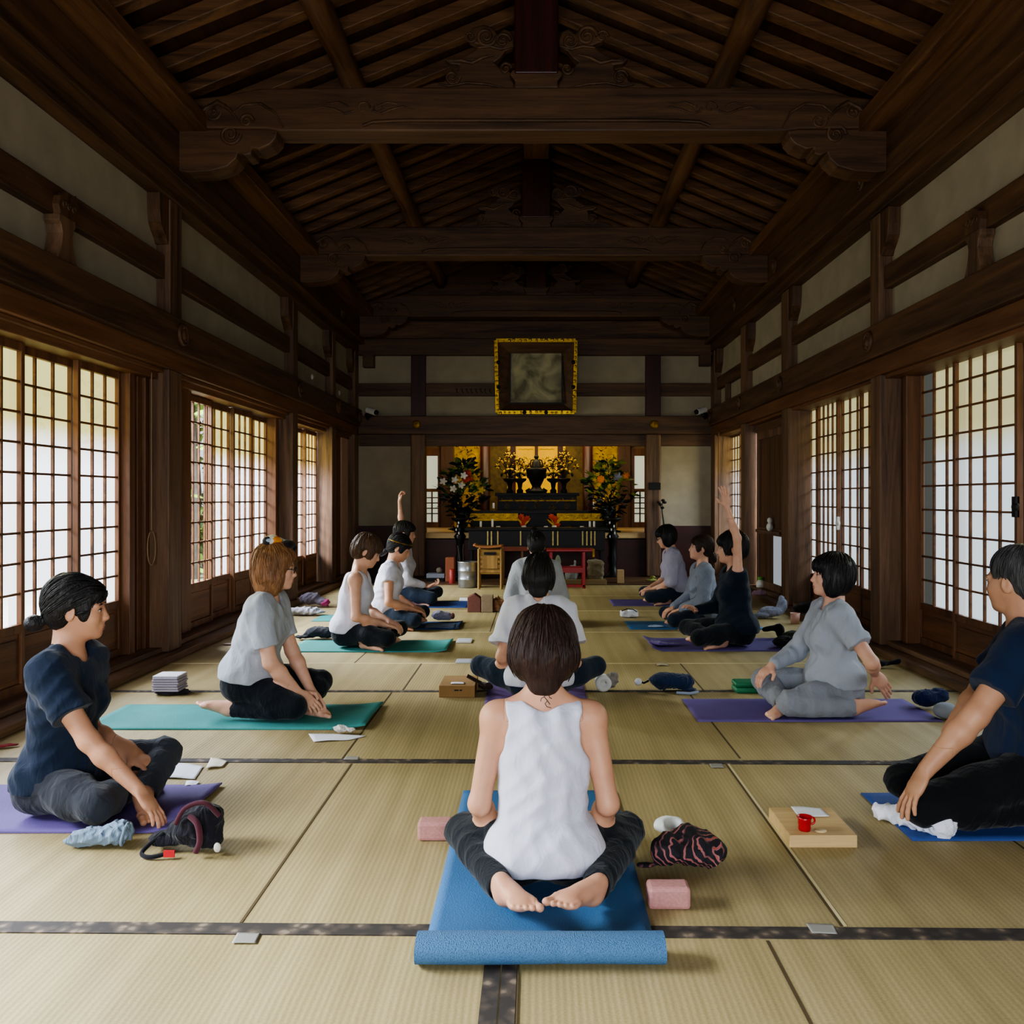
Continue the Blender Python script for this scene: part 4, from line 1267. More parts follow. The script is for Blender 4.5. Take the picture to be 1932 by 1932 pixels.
        spiral(mb, (sg*.60, yf2, z1+.11), .055, 1.5, sg, .012)
        spiral(mb, (sg*.22, yf2, z1+.17), .045, 1.4, -sg, .012)
        spiral(mb, (sg*.47, yf2, z1+.40), .045, 1.3, sg, .011)
        mb.tube([(sg*u, yf2, z1+w) for u, w in ((.30,.27),(.38,.25),(.46,.21),(.54,.23),(.62,.225))], [.006,.012,.014,.012,.006], 7)
        mb.tube([(sg*u, yf2, z1+w) for u, w in ((.17,.33),(.25,.31),(.33,.33),(.42,.32))], [.006,.012,.012,.006], 7)
        mb.tube([(sg*u, yf2, z1+w) for u, w in ((.70,.06),(.62,.045),(.5,.07),(.36,.06),(.22,.03))], [.006,.01,.010,.01,.006], 7)
        fin(mb, 'scrolls', M['woodZ'], b2)
    return root
tie(6.46, 'Nearest cambered roof tie beam with carved cloud scrolls')
tie(9.72, 'Middle cambered roof tie beam with carved cloud scrolls')
tie(12.95, 'Farthest cambered roof tie beam, above the framed picture')
# ---------------------------------------------------------------- altar room beyond the far wall
YA = 15.7
def wx(px, Y=YA): return (px - PX) * Y / F
def wz(py, Y=YA): return CH + (PY - py) * Y / F
def wb(px0, px1, py0, py1, Y0_, Y1_, Yr=None):
    Yr = Yr or Y0_
    return MB().box(wx(px0, Yr), wx(px1, Yr), Y0_, Y1_, wz(py1, Yr), wz(py0, Yr))
ZP = .64
R = random.Random(11)
M['tanwall'] = plain('tan_wall', C('#7a6244'), .9, noise=.12, nscale=5)
M['goldglow'] = plain('gold_leaf_painted_glow', C('#b98c00'), .7, .1, noise=.12, nscale=8, emit=(C('#e0aa00'), .30))  # lamp glow painted into the gold as emission
M['goldpanel'] = plain('gold_leaf_panel', C('#a8851c'), .5, .6, noise=.35, nscale=10, emit=(C('#8a6a08'), .12))  # faint glow put into the gilding itself
M['paneside'] = plain('painted_glow_pane', C('#a9ab96'), .9, emit=(C('#b9bda8'), .55))  # daylight painted in as the opaque pane's own glow
mb = MB(); mb.box(-2.9, 2.9, YB-.02, YA+.4, ZP-.10, ZP); mb.box(-2.9, 2.9, YB+.02, YB+.1, 0, ZP-.1)
fin(mb, 'floor', M['paleX'], kind='structure', bevel=.004)
fin(MB().box(bx(803), bx(1220), YB-.02, YB+.02, 0, ZP-.08), 'baseboard_front', M['redX'], kind='structure')
fin(MB().box(-2.9, 2.9, YA+.06, YA+.16, ZP, 3.2), 'wall_altar', M['tanwall'], kind='structure')
fin(MB().box(-2.9, -2.8, YB+.1, YA+.1, 0, 3.2), 'wall_altar', M['tanwall'], kind='structure')
fin(MB().box(2.8, 2.9, YB+.1, YA+.1, 0, 3.2), 'wall_altar', M['tanwall'], kind='structure')
fin(MB().box(-2.9, 2.9, YB+.1, YA+.16, 2.75, 2.85), 'ceiling', M['roofX'], kind='structure')
for s, a, b in (('left', 803, 827), ('right', 1195, 1220)):
    root = empty('side_door', (wx((a+b)/2), YA, ZP), 0, f'narrow timber door with a pale glowing pane, {s} of the altar', 'door')
    mb = MB()
    x0, x1 = wx(a-14 if s == 'left' else a), wx(b if s == 'left' else b+14)
    mb.box(x0, x1, YA, YA+.05, wz(860), wz(846)); mb.box(x0, x1, YA, YA+.05, ZP, wz(985)); mb.box(x0, x1, YA, YA+.05, wz(928), wz(922))
    if s == 'left': mb.box(wx(826), wx(831), YA-.01, YA+.05, ZP, wz(846))
    else: mb.box(wx(1190), wx(1197), YA-.01, YA+.05, ZP, wz(846))
    fin(mb, 'frame', M['doorZ'], root, bevel=.003)
    fin(MB().box(x0, x1, YA+.02, YA+.04, wz(922), wz(860)), 'upper_pane', M['paneside'], root)
    mb = MB()
    fin(MB().box(x0, x1, YA+.02, YA+.04, wz(985), wz(928)), 'lower_pane', M['paneside'], root)
    mb = MB()
    for py in (938, 948, 958, 968): mb.box(x0, x1, YA-.005, YA+.02, wz(py+2), wz(py))
    mb.box(wx((a+b)/2)-.012, wx((a+b)/2)+.012, YA-.005, YA+.02, wz(985), wz(928))
    fin(mb, 'slats', M['woodX'], root)
for a, b, l in ((831, 856, 'left'), (1166, 1190, 'right')):
    fin(wb(a, b, 818, 1003, YA-.06, YA+.05), 'dark_pillar', M['woodZ'], label=f'broad dark timber pillar beside the gilded panel, {l} of the altar', cat='pillar', bevel=.01)
# gilded foliage panels
def foliage_panel(a, b, l):
    x0, x1, z0, z1 = wx(a), wx(b), ZP, wz(812)
    root = empty('gilded_panel', ((x0+x1)/2, YA, ZP), 0, f'tall gilded panel of openwork leaves, {l} of the altar', 'panel')
    fin(MB().box(x0, x1, YA, YA+.03, z0, z1), 'ground', M['goldpanel'], root)
    mb = MB(); mb.box(x0, x0+.02, YA-.03, YA, z0, z1); mb.box(x1-.02, x1, YA-.03, YA, z0, z1)
    fin(mb, 'edging', M['golddim'], root)
    mb = MB(); mk = MB()
    for i in range(150):
        x = R.uniform(x0+.04, x1-.04); z = R.uniform(z0+.3, z1-.02); a_ = R.uniform(0, PI)
        MM = Matrix.Rotation(a_, 3, 'Y')
        (mb if i % 3 else mk).ball((x, YA-.02, z), (R.uniform(.012, .03), .010, R.uniform(.006, .012)), 8, MM)
    for i in range(7):
        zc = z0 + .35 + i*(z1-z0-.4)/6
        spiral(mb, ((x0+x1)/2 + .08*(-1)**i, YA-.015, zc), .09, 1.3, (-1)**i, .008)
    fin(mb, 'gilt_leaves', M['gold'], root); fin(mk, 'dark_iron_leaves', M['darkiron'], root)  # every third leaf is dark iron
foliage_panel(856, 906, 'left'); foliage_panel(1118, 1166, 'right')
for a, b, l in ((906, 925, 'left'), (1099, 1118, 'right')):
    c = wx((a+b)/2, 14.9); r = (wx(b, 14.9)-wx(a, 14.9))/2
    mb = MB().lathe((c, 14.9, ZP), [(r*1.25, 0), (r*1.25, .05), (r, .08), (r, 2.1)], 24)
    fin(mb, 'altar_column', M['redZ'], label=f'round dark red lacquer column {l} of the altar shrine', cat='column')
# shrine: dim side panels, gilt strips, bright gold doors
root = empty('shrine_screen', (0, YA, ZP), 0, 'glowing gold shrine screen behind the dark urn', 'shrine')
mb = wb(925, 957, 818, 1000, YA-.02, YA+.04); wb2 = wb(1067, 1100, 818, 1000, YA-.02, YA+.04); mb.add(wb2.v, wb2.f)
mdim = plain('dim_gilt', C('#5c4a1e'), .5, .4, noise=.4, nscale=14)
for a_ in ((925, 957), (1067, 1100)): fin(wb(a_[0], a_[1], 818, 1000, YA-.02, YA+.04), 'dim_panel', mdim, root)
mb = wb(957, 963, 815, 1000, YA-.05, YA); q = wb(1062, 1067, 815, 1000, YA-.05, YA); mb.add(q.v, q.f)
for px in (960, 1064.5):
    for i in range(16): mb.ball((wx(px), YA-.06, wz(850) - i*.075), (R.uniform(.02,.045), .02, R.uniform(.018,.035)), 8)
fin(mb, 'gilt_strips', M['gold'], root)
mb = wb(963, 973, 815, 1000, YA-.08, YA); 
for a in ((1052, 1062, 815, 1000), (963, 1062, 812, 824), (1009, 1015, 824, 1000)):
    q = wb(*a, YA-.08, YA); mb.add(q.v, q.f)
fin(mb, 'screen_frame', M['redZ'], root, bevel=.004)
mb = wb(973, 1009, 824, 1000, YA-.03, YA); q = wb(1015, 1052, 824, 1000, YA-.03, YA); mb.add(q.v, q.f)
gd = fin(mb, 'gold_doors', M['goldglow'], root)
mb = MB()
for s in (-1, 1):
    for k, py in enumerate((834, 841, 848)):
        cx = wx(1012 + s*20)
        mb.tube([(cx + t*.13, YA-.034, wz(py) + .004*math.sin(t*9+k)) for t in np.linspace(-1, 1, 7)], .0035, 5)
    for k in range(7):
        cx = wx(1012 + s*(10 + 4*k)); cz = wz(868 + 5*math.sin(k*1.9))
        mb.tube([(cx, YA-.034, cz), (cx + s*.02, YA-.034, cz + .03), (cx + s*.045*math.cos(k), YA-.034, cz + .04*math.sin(k*2))], .0035, 5)
fin(mb, 'painted_lines', M['redX'], gd)
# hanging lanterns at the column heads
for s, px in (('left', 932), ('right', 1092)):
    c = AT(px, 826, 14.6)
    root = empty('hanging_lantern', (c[0], c[1], c[2]-.1), 0, f'small dark hanging lantern by the {s} red column', 'lantern')
    fin(MB().lathe((c[0], c[1], c[2]-.1), [(.02,0),(.06,.03),(.065,.10),(.085,.12),(.03,.15),(.008,.16)], 8, False), 'body', M['darkiron'], root)
    fin(MB().tube([(c[0], c[1], c[2]+.05), (c[0], c[1], 2.76)], .006, 6), 'chain', M['golddim'], root)
    mb = MB()
    for k in range(5): mb.ball((c[0]+.05*math.cos(k*1.3), c[1]-.06, c[2]-.02+.03*k), (.012,.01,.016), 8)
    fin(mb, 'gilt_beads', M['gold'], root)

# ---- upper altar table with the urn
Y2 = 14.7
root = empty('altar_table', (0, Y2, ZP), 0, 'dark lacquered upper altar table crowded with ornaments', 'table')
x0, x1 = wx(935, Y2), wx(1092, Y2); zt = wz(930, Y2)
fin(MB().box(x0, x1, Y2-.22, Y2+.25, zt-.05, zt), 'tabletop', M['black'], root, bevel=.006)
fin(MB().box(x0+.04, x1-.04, Y2-.16, Y2+.2, ZP+.02, zt-.05), 'cabinet', M['black'], root)
mb = MB()
for i in range(26):
    x = x0 + .06 + (x1-x0-.12)*i/25
    mb.ball((x, Y2-.165, zt-.12 + .03*math.sin(i*1.9)), (.02,.01,.014), 8)
mb.box(x0+.05, x1-.05, Y2-.17, Y2-.16, zt-.135, zt-.115)
fin(mb, 'gilt_beading', M['golddim'], root)
for i in range(5):
    mb = MB(); spiral(mb, (x0+.2+i*(x1-x0-.4)/4, Y2-.17, zt-.22), .055, 1.4, (-1)**i, .006)
    fin(mb, 'gilt_scroll', M['golddim'], root)
def urn():
    c = AT(1012, 940, Y2 - .08); s = Y2/F; zb = zt
    root = empty('incense_urn', (c[0], c[1], zb), 0, 'big black lidded incense urn silhouetted against the gold screen', 'urn')
    z = lambda py: wz(py, Y2-.08) - zb
    w = lambda px: px*s
    fin(MB().lathe((c[0], c[1], zb), [(w(18), 0), (w(17), z(925)), (w(10), z(922)), (w(8), z(918)), (w(12), z(910)), (w(17), z(898)), (w(19.5), z(888)), (w(19.5), z(884)), (w(17), z(883)), (w(10), z(882.5))], 32), 'bowl', M['darkiron'], root)
    fin(MB().lathe((c[0], c[1], zb), [(w(10), z(883)), (w(9), z(881)), (w(8.5), z(872)), (w(5), z(868)), (w(2.5), z(866)), (w(4.5), z(863)), (w(4), z(860)), (w(1.5), z(858.5))], 20), 'lid', M['darkiron'], root)
    mb = MB()
    for sg in (-1, 1):
        mb.tube([(c[0]+sg*w(9), c[1], zb+z(883)), (c[0]+sg*w(11.5), c[1], zb+z(876)), (c[0]+sg*w(10), c[1], zb+z(869)), (c[0]+sg*w(5), c[1], zb+z(867))], .012, 8)
        mb.tube([(c[0]+sg*w(12), c[1]-.02, zb+z(922)), (c[0]+sg*w(19), c[1]-.02, zb+z(926)), (c[0]+sg*w(16), c[1]-.02, zb+z(931))], .02, 8)
    fin(mb, 'handles', M['darkiron'], root)
    fin(MB().lathe((c[0], c[1], zb), [(w(7.2), z(880)), (w(7.4), z(874))], 12), 'gilt_window', M['gold'], root)
urn()
def lotus(px, l, tall):
    c = AT(px, 930, Y2-.05)
    root = empty('gilt_lotus', (c[0], c[1], zt), 0, l, 'ornament')
    fin(MB().lathe((c[0], c[1], zt), [(.05,0),(.055,.04),(.03,.07),(.045,.16),(.10,.20),(.11,.235),(.03,.24)], 16), 'vase', M['darkiron'], root)
    st = MB(); lv = MB(); dk = MB()
    for k in range(9):
        a = (k-4)/4; h = tall*(1 - .45*abs(a)) + .06*(k % 2)
        top = (c[0]+a*.20, c[1]+R.uniform(-.05,.05), zt+.22+h)
        st.tube([(c[0], c[1], zt+.22), (c[0]+a*.07, c[1], zt+.22+h*.5), top], .006, 5)
        for q in range(6):
            MM = Matrix.Rotation(q*PI/3, 3, 'Y')
            t2 = Vector(top) + MM @ Vector((.028,0,0))
            (lv if (k+q) % 3 else dk).ball(t2, (.024,.010,.011), 8, MM)
        t3 = (c[0]+a*.13, c[1]-.02, zt+.2+h*.45)
        (lv if k % 2 else dk).ball(t3, (.035,.01,.02), 8, Matrix.Rotation(a*1.3, 3, 'Y'))
    fin(st, 'stems', M['darkiron'], root); fin(lv, 'gilt_petals', M['gold'], root); fin(dk, 'dark_petals', M['darkiron'], root)
lotus(981, 'gilt lotus spray in a dark vase, just left of the urn', .27)
lotus(962, 'gilt lotus spray on the left end of the upper altar table', .38)
lotus(1044, 'gilt lotus spray in a dark vase, just right of the urn', .27)
lotus(1064, 'gilt lotus spray on the right end of the upper altar table', .38)
# ---- front altar table
Y3 = 13.95
zf = wz(966, Y3)
root = empty('front_altar_table', (0, Y3, ZP), 0, 'long black altar table with a gilt carved frieze in front', 'table')
x0, x1 = wx(884, Y3), wx(1164, Y3)
fin(MB().box(x0, x1, Y3-.2, Y3+.3, zf-.02, zf+.02), 'tabletop', M['black'], root, bevel=.004)
mb = MB()
for a, b in ((887, 978), (1050, 1160)):
    mb.box(wx(a, Y3), wx(b, Y3), Y3-.20, Y3-.17, wz(982, Y3), wz(968, Y3))
fr = fin(mb, 'gilt_frieze', M['goldpanel'], root, bevel=.003)
mb = MB()
for a, b in ((887, 978), (1050, 1160)):
    n_ = int((b-a)/9)
    for k in range(n_):
        px = a + 5 + k*9
        spiral(mb, (wx(px, Y3), Y3-.205, wz(975, Y3)), .035, 1.2, (-1)**k, .006)
        mb.ball((wx(px+4, Y3), Y3-.205, wz(971 + 6*(k % 2), Y3)), (.02,.01,.01), 8)
fin(mb, 'relief', M['gold'], fr)
mb = MB(); mb.box(x0, x1, Y3-.22, Y3+.3, wz(1003, Y3)-.02, wz(1000, Y3)); mb.box(x0-.03, x1+.03, Y3-.30, Y3-.2, wz(1002, Y3), wz(1000, Y3))
fin(mb, 'lower_shelf', M['black'], root, bevel=.004)
fin(MB().box(x0-.02, x1+.02, Y3-.31, Y3-.295, wz(1003.5, Y3-.3), wz(1001.5, Y3-.3)), 'shelf_gilding', M['golddim'], root)
fin(MB().box(x0+.03, x1-.03, Y3-.02, Y3+.28, ZP, zf-.02), 'body', M['black'], root)
# ---- lectern-like stand in front of the platform, black with gilt-white bars
Y4 = 12.55
root = empty('offering_stand', (0, Y4, 0), 0, 'wide black offering stand with pairs of pale gilt bars', 'stand')
x0, x1 = wx(884, Y4), wx(1142, Y4)
fin(MB().box(x0, x1, Y4, Y4+.35, wz(1036, Y4)-.02, wz(1001, Y4)), 'body', M['black'], root, bevel=.006)
fin(MB().box(x0-.05, x1+.05, Y4-.04, Y4+.4, wz(1001, Y4), wz(996, Y4)), 'top', M['black'], root, bevel=.006)
mb = MB()
for px in (919, 926, 938, 981, 1042, 1051, 1098, 1106, 1114, 1121):
    if px == 919: pgm = plain('pale_gilt', C('#b59f62'), .5, .4, noise=.3, nscale=40)
    fin(MB().box(wx(px, Y4), wx(px+2.4, Y4), Y4-.012, Y4, wz(1029, Y4), wz(1002, Y4)), 'gilt_bar', pgm, root)
mb = MB()
for px in (888, 1012, 1136): mb.box(wx(px, Y4)-.02, wx(px, Y4)+.02, Y4+.05, Y4+.3, 0, wz(1036, Y4))
fin(mb, 'legs', M['black'], root)
# ---- candles and small things
def candle(px, py0, py1, Y, zb, label):
    c = (wx(px, Y), Y); 
    root = empty('candle', (c[0], c[1], zb), 0, label, 'candle')
    h = (py1-py0)*Y/F
    fin(MB().lathe((c[0], c[1], zb), [(.035,0),(.035,.008),(.012,.016),(.012,.03),(.022,.036)], 14), 'holder', M['golddim'], root)
    fin(MB().lathe((c[0], c[1], zb+.036), [(.017,0),(.017,h),(.012,h+.004)], 14), 'wax', M['wax'], root)
    fin(MB().tube([(c[0],c[1],zb+.036+h),(c[0],c[1],zb+.055+h)], .002, 5), 'wick', M['black'], root)
candle(931, 952, 962, 13.9, zf+.02, 'white candle on the altar table in front of the left red column')
candle(1121, 950, 962, 13.9, zf+.02, 'white candle on the altar table in front of the right red column')
zs = wz(1000, 13.75)
for px, l in ((907, 'white candle at the left end of the lower altar shelf'), (929, 'taller white candle second from the left on the lower altar shelf'), (1113, 'white candle second from the right on the lower altar shelf'), (1121, 'white candle at the right end of the lower altar shelf')):
    candle(px, 982, 994 if px != 929 else 998, 13.72, zs, l)
def jar(px, Y, zb, r, h, mat, label, nm='offering_cup', cat='cup'):
    root = empty(nm, (wx(px, Y), Y, zb), 0, label, cat)
    fin(MB().lathe((wx(px, Y), Y, zb), [(r*.6,0),(r*.8,h*.1),(r,h*.6),(r*.9,h),(r*.8,h),(r*.7,h*.4),(0,h*.35)], 16), 'bowl', M[mat], root)
for i, (px, m_, l) in enumerate(((896, 'golddim', 'gilt offering cup, leftmost on the lower altar shelf'), (940, 'wax', 'small cream cup beside the tall candle on the lower altar shelf'), (1030, 'wax', 'small cream cup right of the centre of the lower altar shelf'), (1098, 'wax', 'cream cup near the right candles on the lower altar shelf'), (1073, 'golddim', 'gilt offering cup right of the red flowers on the lower altar shelf'))):
    jar(px, 13.74, zs, .035, .06, m_, l)
# small red flowers on the shelf
M['redflower'] = plain('red_petals', C('#b43a1e'), .6, noise=.25, nscale=30)
M['orange'] = plain('orange_petals', C('#d9791c'), .6, emit=(C('#d9791c'), .05))
M['whitepet'] = plain('white_petals', C('#ddd5c8'), .6, noise=.1)
M['yellowpet'] = plain('yellow_petals', C('#c9a41e'), .6, noise=.15)
M['leaf'] = plain('leaf_green', C('#2c4a1c'), .5, noise=.4, nscale=15)
M['leaflight'] = plain('leaf_yellow_green', C('#7c8a2a'), .5, noise=.35, nscale=15)
M['leafdark'] = plain('leaf_dark', C('#10190e'), .4, noise=.3, nscale=15)
def petal_head(mb, c, r, n=7, tilt=0.0):
    for k in range(n):
        a = 2*PI*k/n
        MM = Matrix.Rotation(a, 3, 'Y') @ Matrix.Rotation(.5, 3, 'Z')
        mb.ball(Vector(c) + MM @ Vector((r*.6, 0, 0)), (r*.55, r*.18, r*.32), 8, MM)
    mb.ball(c, r*.3, 8)
def leafblade(mb, a, d, L, w):
    a = Vector(a); d = Vector(d).normalized(); s = d.cross(Vector((R.uniform(-1,1), R.uniform(-1,1), R.uniform(-1,1)))).normalized(); n_ = s.cross(d)
    pts = []
    for t, ww in ((0,.1),(.25,.8),(.55,1),(.8,.6),(1,.03)):
        p = a + d*L*t + n_*(-.25*L*t*t)
        pts.append((p - s*w*ww*.5, p + n_*w*.12*ww, p + s*w*ww*.5))
    v = [q for r_ in pts for q in r_]
    f = []
    for i in range(4):
        f += [(i*3, i*3+1, i*3+4, i*3+3), (i*3+1, i*3+2, i*3+5, i*3+4)]
    mb.add(v, f, True)
for px, l in ((988, 'red flowers in a white pot, left of centre on the altar shelf'), (1046, 'red flowers in a white pot, right of centre on the altar shelf')):
    c = (wx(px, 13.7), 13.7)
    root = empty('potted_flowers', (c[0], c[1], zs), 0, l, 'flowers')
    fin(MB().lathe((c[0], c[1], zs), [(.025,0),(.04,.06),(.035,.07)], 14), 'pot', M['white'], root)
    mb = MB()
    for k in range(5): petal_head(mb, (c[0]+R.uniform(-.06,.06), c[1]-.02, zs+.09+.04*k*.7), .05)
    fin(mb, 'blooms', M['redflower'], root)
    mb = MB()
    for k in range(5): leafblade(mb, (c[0], c[1], zs+.06), (R.uniform(-1,1), R.uniform(-.5,.2), 1), .16, .03)
    fin(mb, 'leaves', M['yellowpet'], root)
# ---- big flower arrangements on black stands
def bouquet(px, py, s, l, mix):
    Yq = 13.55
    cx = wx(px, Yq); zv = wz(968, Yq)
    root = empty('flower_arrangement', (cx, Yq, ZP), 0, l, 'flowers')
    fin(MB().lathe((cx, Yq, ZP), [(.12,0),(.12,.03),(.05,.06),(.045,zv-ZP-.12),(.10,zv-ZP-.08),(.12,zv-ZP),(.09,zv-ZP+.05),(.10,zv-ZP+.09)], 20), 'vase', M['black'], root)
    lf = MB(); ld = MB(); ll = MB()
    for k in range(300):
        t = R.random(); a = R.uniform(0, 2*PI)
        sp = .10 + .20*math.sin(PI*min(1, t*1.15))
        z = zv + t*.78
        p = (cx + math.cos(a)*sp*R.random()*1.3, Yq + math.sin(a)*sp*.6*R.random(), z)
        d = (math.cos(a), math.sin(a)*.6, R.uniform(-.4, .9))
        m_ = ld if t < .35 or R.random() < .3 else (ll if R.random() < mix else lf)
        leafblade(m_, p, d, R.uniform(.09, .17), R.uniform(.035, .065))
    for k in range(50):
        a = R.uniform(0, 2*PI)
        leafblade(ld, (cx + R.uniform(-.14,.14), Yq-.1, zv + R.uniform(-.25, .15)), (math.cos(a), -.5, R.uniform(-1, .3)), .12, .035)
    fin(lf, 'green_leaves', M['leaf'], root); fin(ld, 'dark_leaves', M['leafdark'], root); fin(ll, 'light_leaves', M['leaflight'], root)
    return root, cx, Yq, zv
b, cx, Yq, zv = bouquet(873, 0, 1, 'tall altar bouquet with white lilies and a red bloom, left of the altar', .2)
for p in ((875, 897), (858, 905), (836, 908), (870, 915), (855, 922)):
    mb = MB(); petal_head(mb, AT(p[0], p[1], Yq-.22), .06, 5); fin(mb, 'white_lily', M['whitepet'], b)
mb = MB()
for p in ((882, 893), (886, 902), (880, 905)): petal_head(mb, AT(p[0], p[1], Yq-.16), .06, 8)
fin(mb, 'red_blooms', M['redflower'], b)
mb = MB()
for p in ((897, 905), (901, 912), (908, 925), (893, 900)): petal_head(mb, AT(p[0], p[1], Yq-.1), .06, 5)
fin(mb, 'yellow_blooms', M['yellowpet'], b)
b, cx, Yq, zv = bouquet(1148, 0, 1, 'tall altar bouquet of yellow-green leaves with an orange bloom, right of the altar', .7)
for p in ((1134, 904, .2, 9), (1182, 897, .1, 6)):
    mb = MB(); petal_head(mb, AT(p[0], p[1], Yq-p[2]), .06, p[3]); fin(mb, 'orange_bloom', M['orange'], b)
mb = MB()
for p in ((1128, 895), (1145, 893), (1150, 918), (1129, 915), (1158, 930), (1140, 880), (1122, 905)): petal_head(mb, AT(p[0], p[1], Yq-.18), .035, 5)
fin(mb, 'yellow_blooms', M['yellowpet'], b)
mb = MB(); petal_head(mb, AT(1166, 900, Yq-.12), .08, 5); fin(mb, 'lilac_leaf', plain('lilac', C('#8f8f9c'), .6), b)
# tall black candle stands either side
for px, l in ((868, 'left'), (1156, 'right')):
    Yq = 13.1 - .15; c = wx(px, Yq)
    prof = [(.16,0),(.16,.04),(.07,.07),(.05,.2),(.07,.28),(.05,.35),(.06,.55),(.09,.60),(.05,.66),(.05,.80),(.12,.84),(.13,.87)]
    root = empty('altar_candlestand', (c, Yq, 0), 0, f'tall turned black candle stand, {l} of the altar table', 'stand')
    fin(MB().lathe((c, Yq, 0), prof, 20), 'stem', M['black'], root)
    mb = MB()
    for k in range(6): mb.ball((c + R.uniform(-.05,.05), Yq-.07, .6 + .05*k), (.012,.01,.02), 8)
    fin(mb, 'painted_glints', M['white'], root)  # white beads stand in for highlights on the black stem

# ---------------------------------------------------------------- picture in a gilt frame
root = empty('framed_picture', (bx(1010.5), YB-.3, bz(782)), 0, 'square gilt-framed faded ink picture above the altar opening', 'picture')
tilt = .10
def fp(px, py, d):   # frame leans forward at the top
    return (bx(px), YB - .10 - d - (bz(py)-bz(782))*tilt, bz(py))
def quadbox(mb, a, b, c, d, th):
    v = [Vector(p) for p in (a, b, c, d)]
    n_ = (v[1]-v[0]).cross(v[3]-v[0]).normalized()*th
    vv = v + [p - n_ for p in v]
    mb.add(vv, [(0,1,2,3),(7,6,5,4),(0,4,5,1),(1,5,6,2),(2,6,7,3),(3,7,4,0)])
mb = MB(); quadbox(mb, fp(963, 762, .02), fp(1060, 762, .02), fp(1060, 671, .02), fp(963, 671, .02), .02)
n = NT('faded_ink'); v = n.coords(); a = n.node('TexNoise', Scale=3.2, Detail=6.0, Distortion=.7); n.L(v, a.inputs['Vector'])
n.bsdf(Base_Color=n.ramp(a.outputs['Fac'], [(.35, C('#5d5a45')), (.5, C('#8f886c')), (.62, C('#a89e7c'))]), Roughness=.8)
fin(mb, 'faded_painting', n.m, root)
mb = MB()
o_ = [(940, 781), (1082, 781), (1084, 650), (938, 650)]; i_ = [(963, 762), (1060, 762), (1060, 671), (963, 671)]
for k in range(4):
    k2 = (k+1) % 4
    a, b = fp(*o_[k], .13), fp(*o_[k2], .13); c_, d = fp(*i_[k2], .03), fp(*i_[k], .03)
    mb.add([a, b, c_, d], [(0, 1, 2, 3)])
    a2, b2 = fp(*o_[k], .0), fp(*o_[k2], .0)
    mb.add([a, b, b2, a2], [(3, 2, 1, 0)])
fin(mb, 'sloping_mount', M['woodX'], root)
mb = MB()
for k in range(4):
    k2 = (k+1) % 4
    mb.bar(fp(*o_[k], .13), fp(*o_[k2], .13), .05, .05)
    A_, B_ = Vector(fp(*o_[k], .15)), Vector(fp(*o_[k2], .15))
    for t in np.linspace(.03, .97, 15): mb.ball(A_.lerp(B_, t) + Vector((R.uniform(-.012,.012), 0, R.uniform(-.012,.012))), (R.uniform(.016,.032), .018, R.uniform(.014,.028)), 8)
fin(mb, 'gilt_frame', M['gold'], root)
mb = MB()
for px in (963, 1060): 
    mb.box(bx(px)-.012, bx(px)+.012, YB-.22, YB-.2, bz(765), bz(668))
for py in (668, 764): mb.box(bx(961), bx(1062), YB-.225, YB-.205, bz(py)-.012, bz(py)+.012)
for k, (px, py) in enumerate(((942, 690), (942, 735), (1080, 690), (1080, 735), (990, 781), (1030, 781))):
    mb.ball(fp(px, py, .16), (.03,.03,.03), 10)
fin(mb, 'dark_fittings', M['darkiron'], root)
# faint dark lettering-like strokes on the rail left of the picture
mb = MB()
for k, px in enumerate((862, 872, 881, 889, 898, 907, 915, 924)):
    z = bz(738); x = bx(px)
    mb.tube([(x-.02, YB-.052, z+.02), (x+.01, YB-.052, z+.03), (x+.0, YB-.052, z-.02+.01*(k % 3)), (x+.03, YB-.052, z-.03)], .006, 5)
fin(mb, 'brushed_inscription', M['black'], label='row of small dark brush strokes on the rail left of the picture', cat='inscription')

# cameras in the corners
for px, py, sg, l in ((702, 776, 1, 'left'), (1322, 775, -1, 'right')):
    c = Vector(AT(px, py, 12.9))
    root = empty('security_camera', c, 0, f'small white security camera in the upper {l} corner of the far wall', 'camera')
    d = Vector((sg*.8, -.55, -.25)).normalized()
    mb = MB(); mb.tube([c - d*.09, c + d*.08], .045, 16); fin(mb, 'housing', M['white'], root)
    mb = MB(); mb.tube([c + d*.081, c + d*.10], [.040, .034], 16); fin(mb, 'lens', M['black'], root)
    mb = MB(); mb.tube([c - d*.05, c - d*.06 + Vector((-sg*.06, .08, -.06)), (c.x - sg*.10, 13.1, c.z-.09)], .022, 8); mb.ball(c + Vector((-sg*.05,.04,-.05)), .04, 12); fin(mb, 'bracket', M['black'], root)

# ---------------------------------------------------------------- garden outside the clear door
M['bark'] = plain('bark', C('#3c3a36'), .9, noise=.35, nscale=8, bump=.5)
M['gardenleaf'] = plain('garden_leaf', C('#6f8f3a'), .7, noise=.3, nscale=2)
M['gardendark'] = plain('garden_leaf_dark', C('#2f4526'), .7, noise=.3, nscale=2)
fin(MB().box(-30, -3.15, -5, 40, -.4, -.3), 'garden_ground', plain('garden_gravel', C('#8d8f78'), .9, noise=.2, nscale=3), kind='structure')
trees = [(-6.6, 16.6, .16), (-7.9, 18.6, .22), (-6.15, 16.2, .07), (-8.6, 22.5, .18), (-7.0, 18.4, .10), (-10.5, 25.0, .25)]
names = ['slim dark trunk seen first through the clear door', 'thick grey trunk through the clear door', 'thin sapling through the clear door', 'trunk deeper in the garden through the clear door', 'thin leaning trunk in the garden', 'farthest broad tree in the garden']
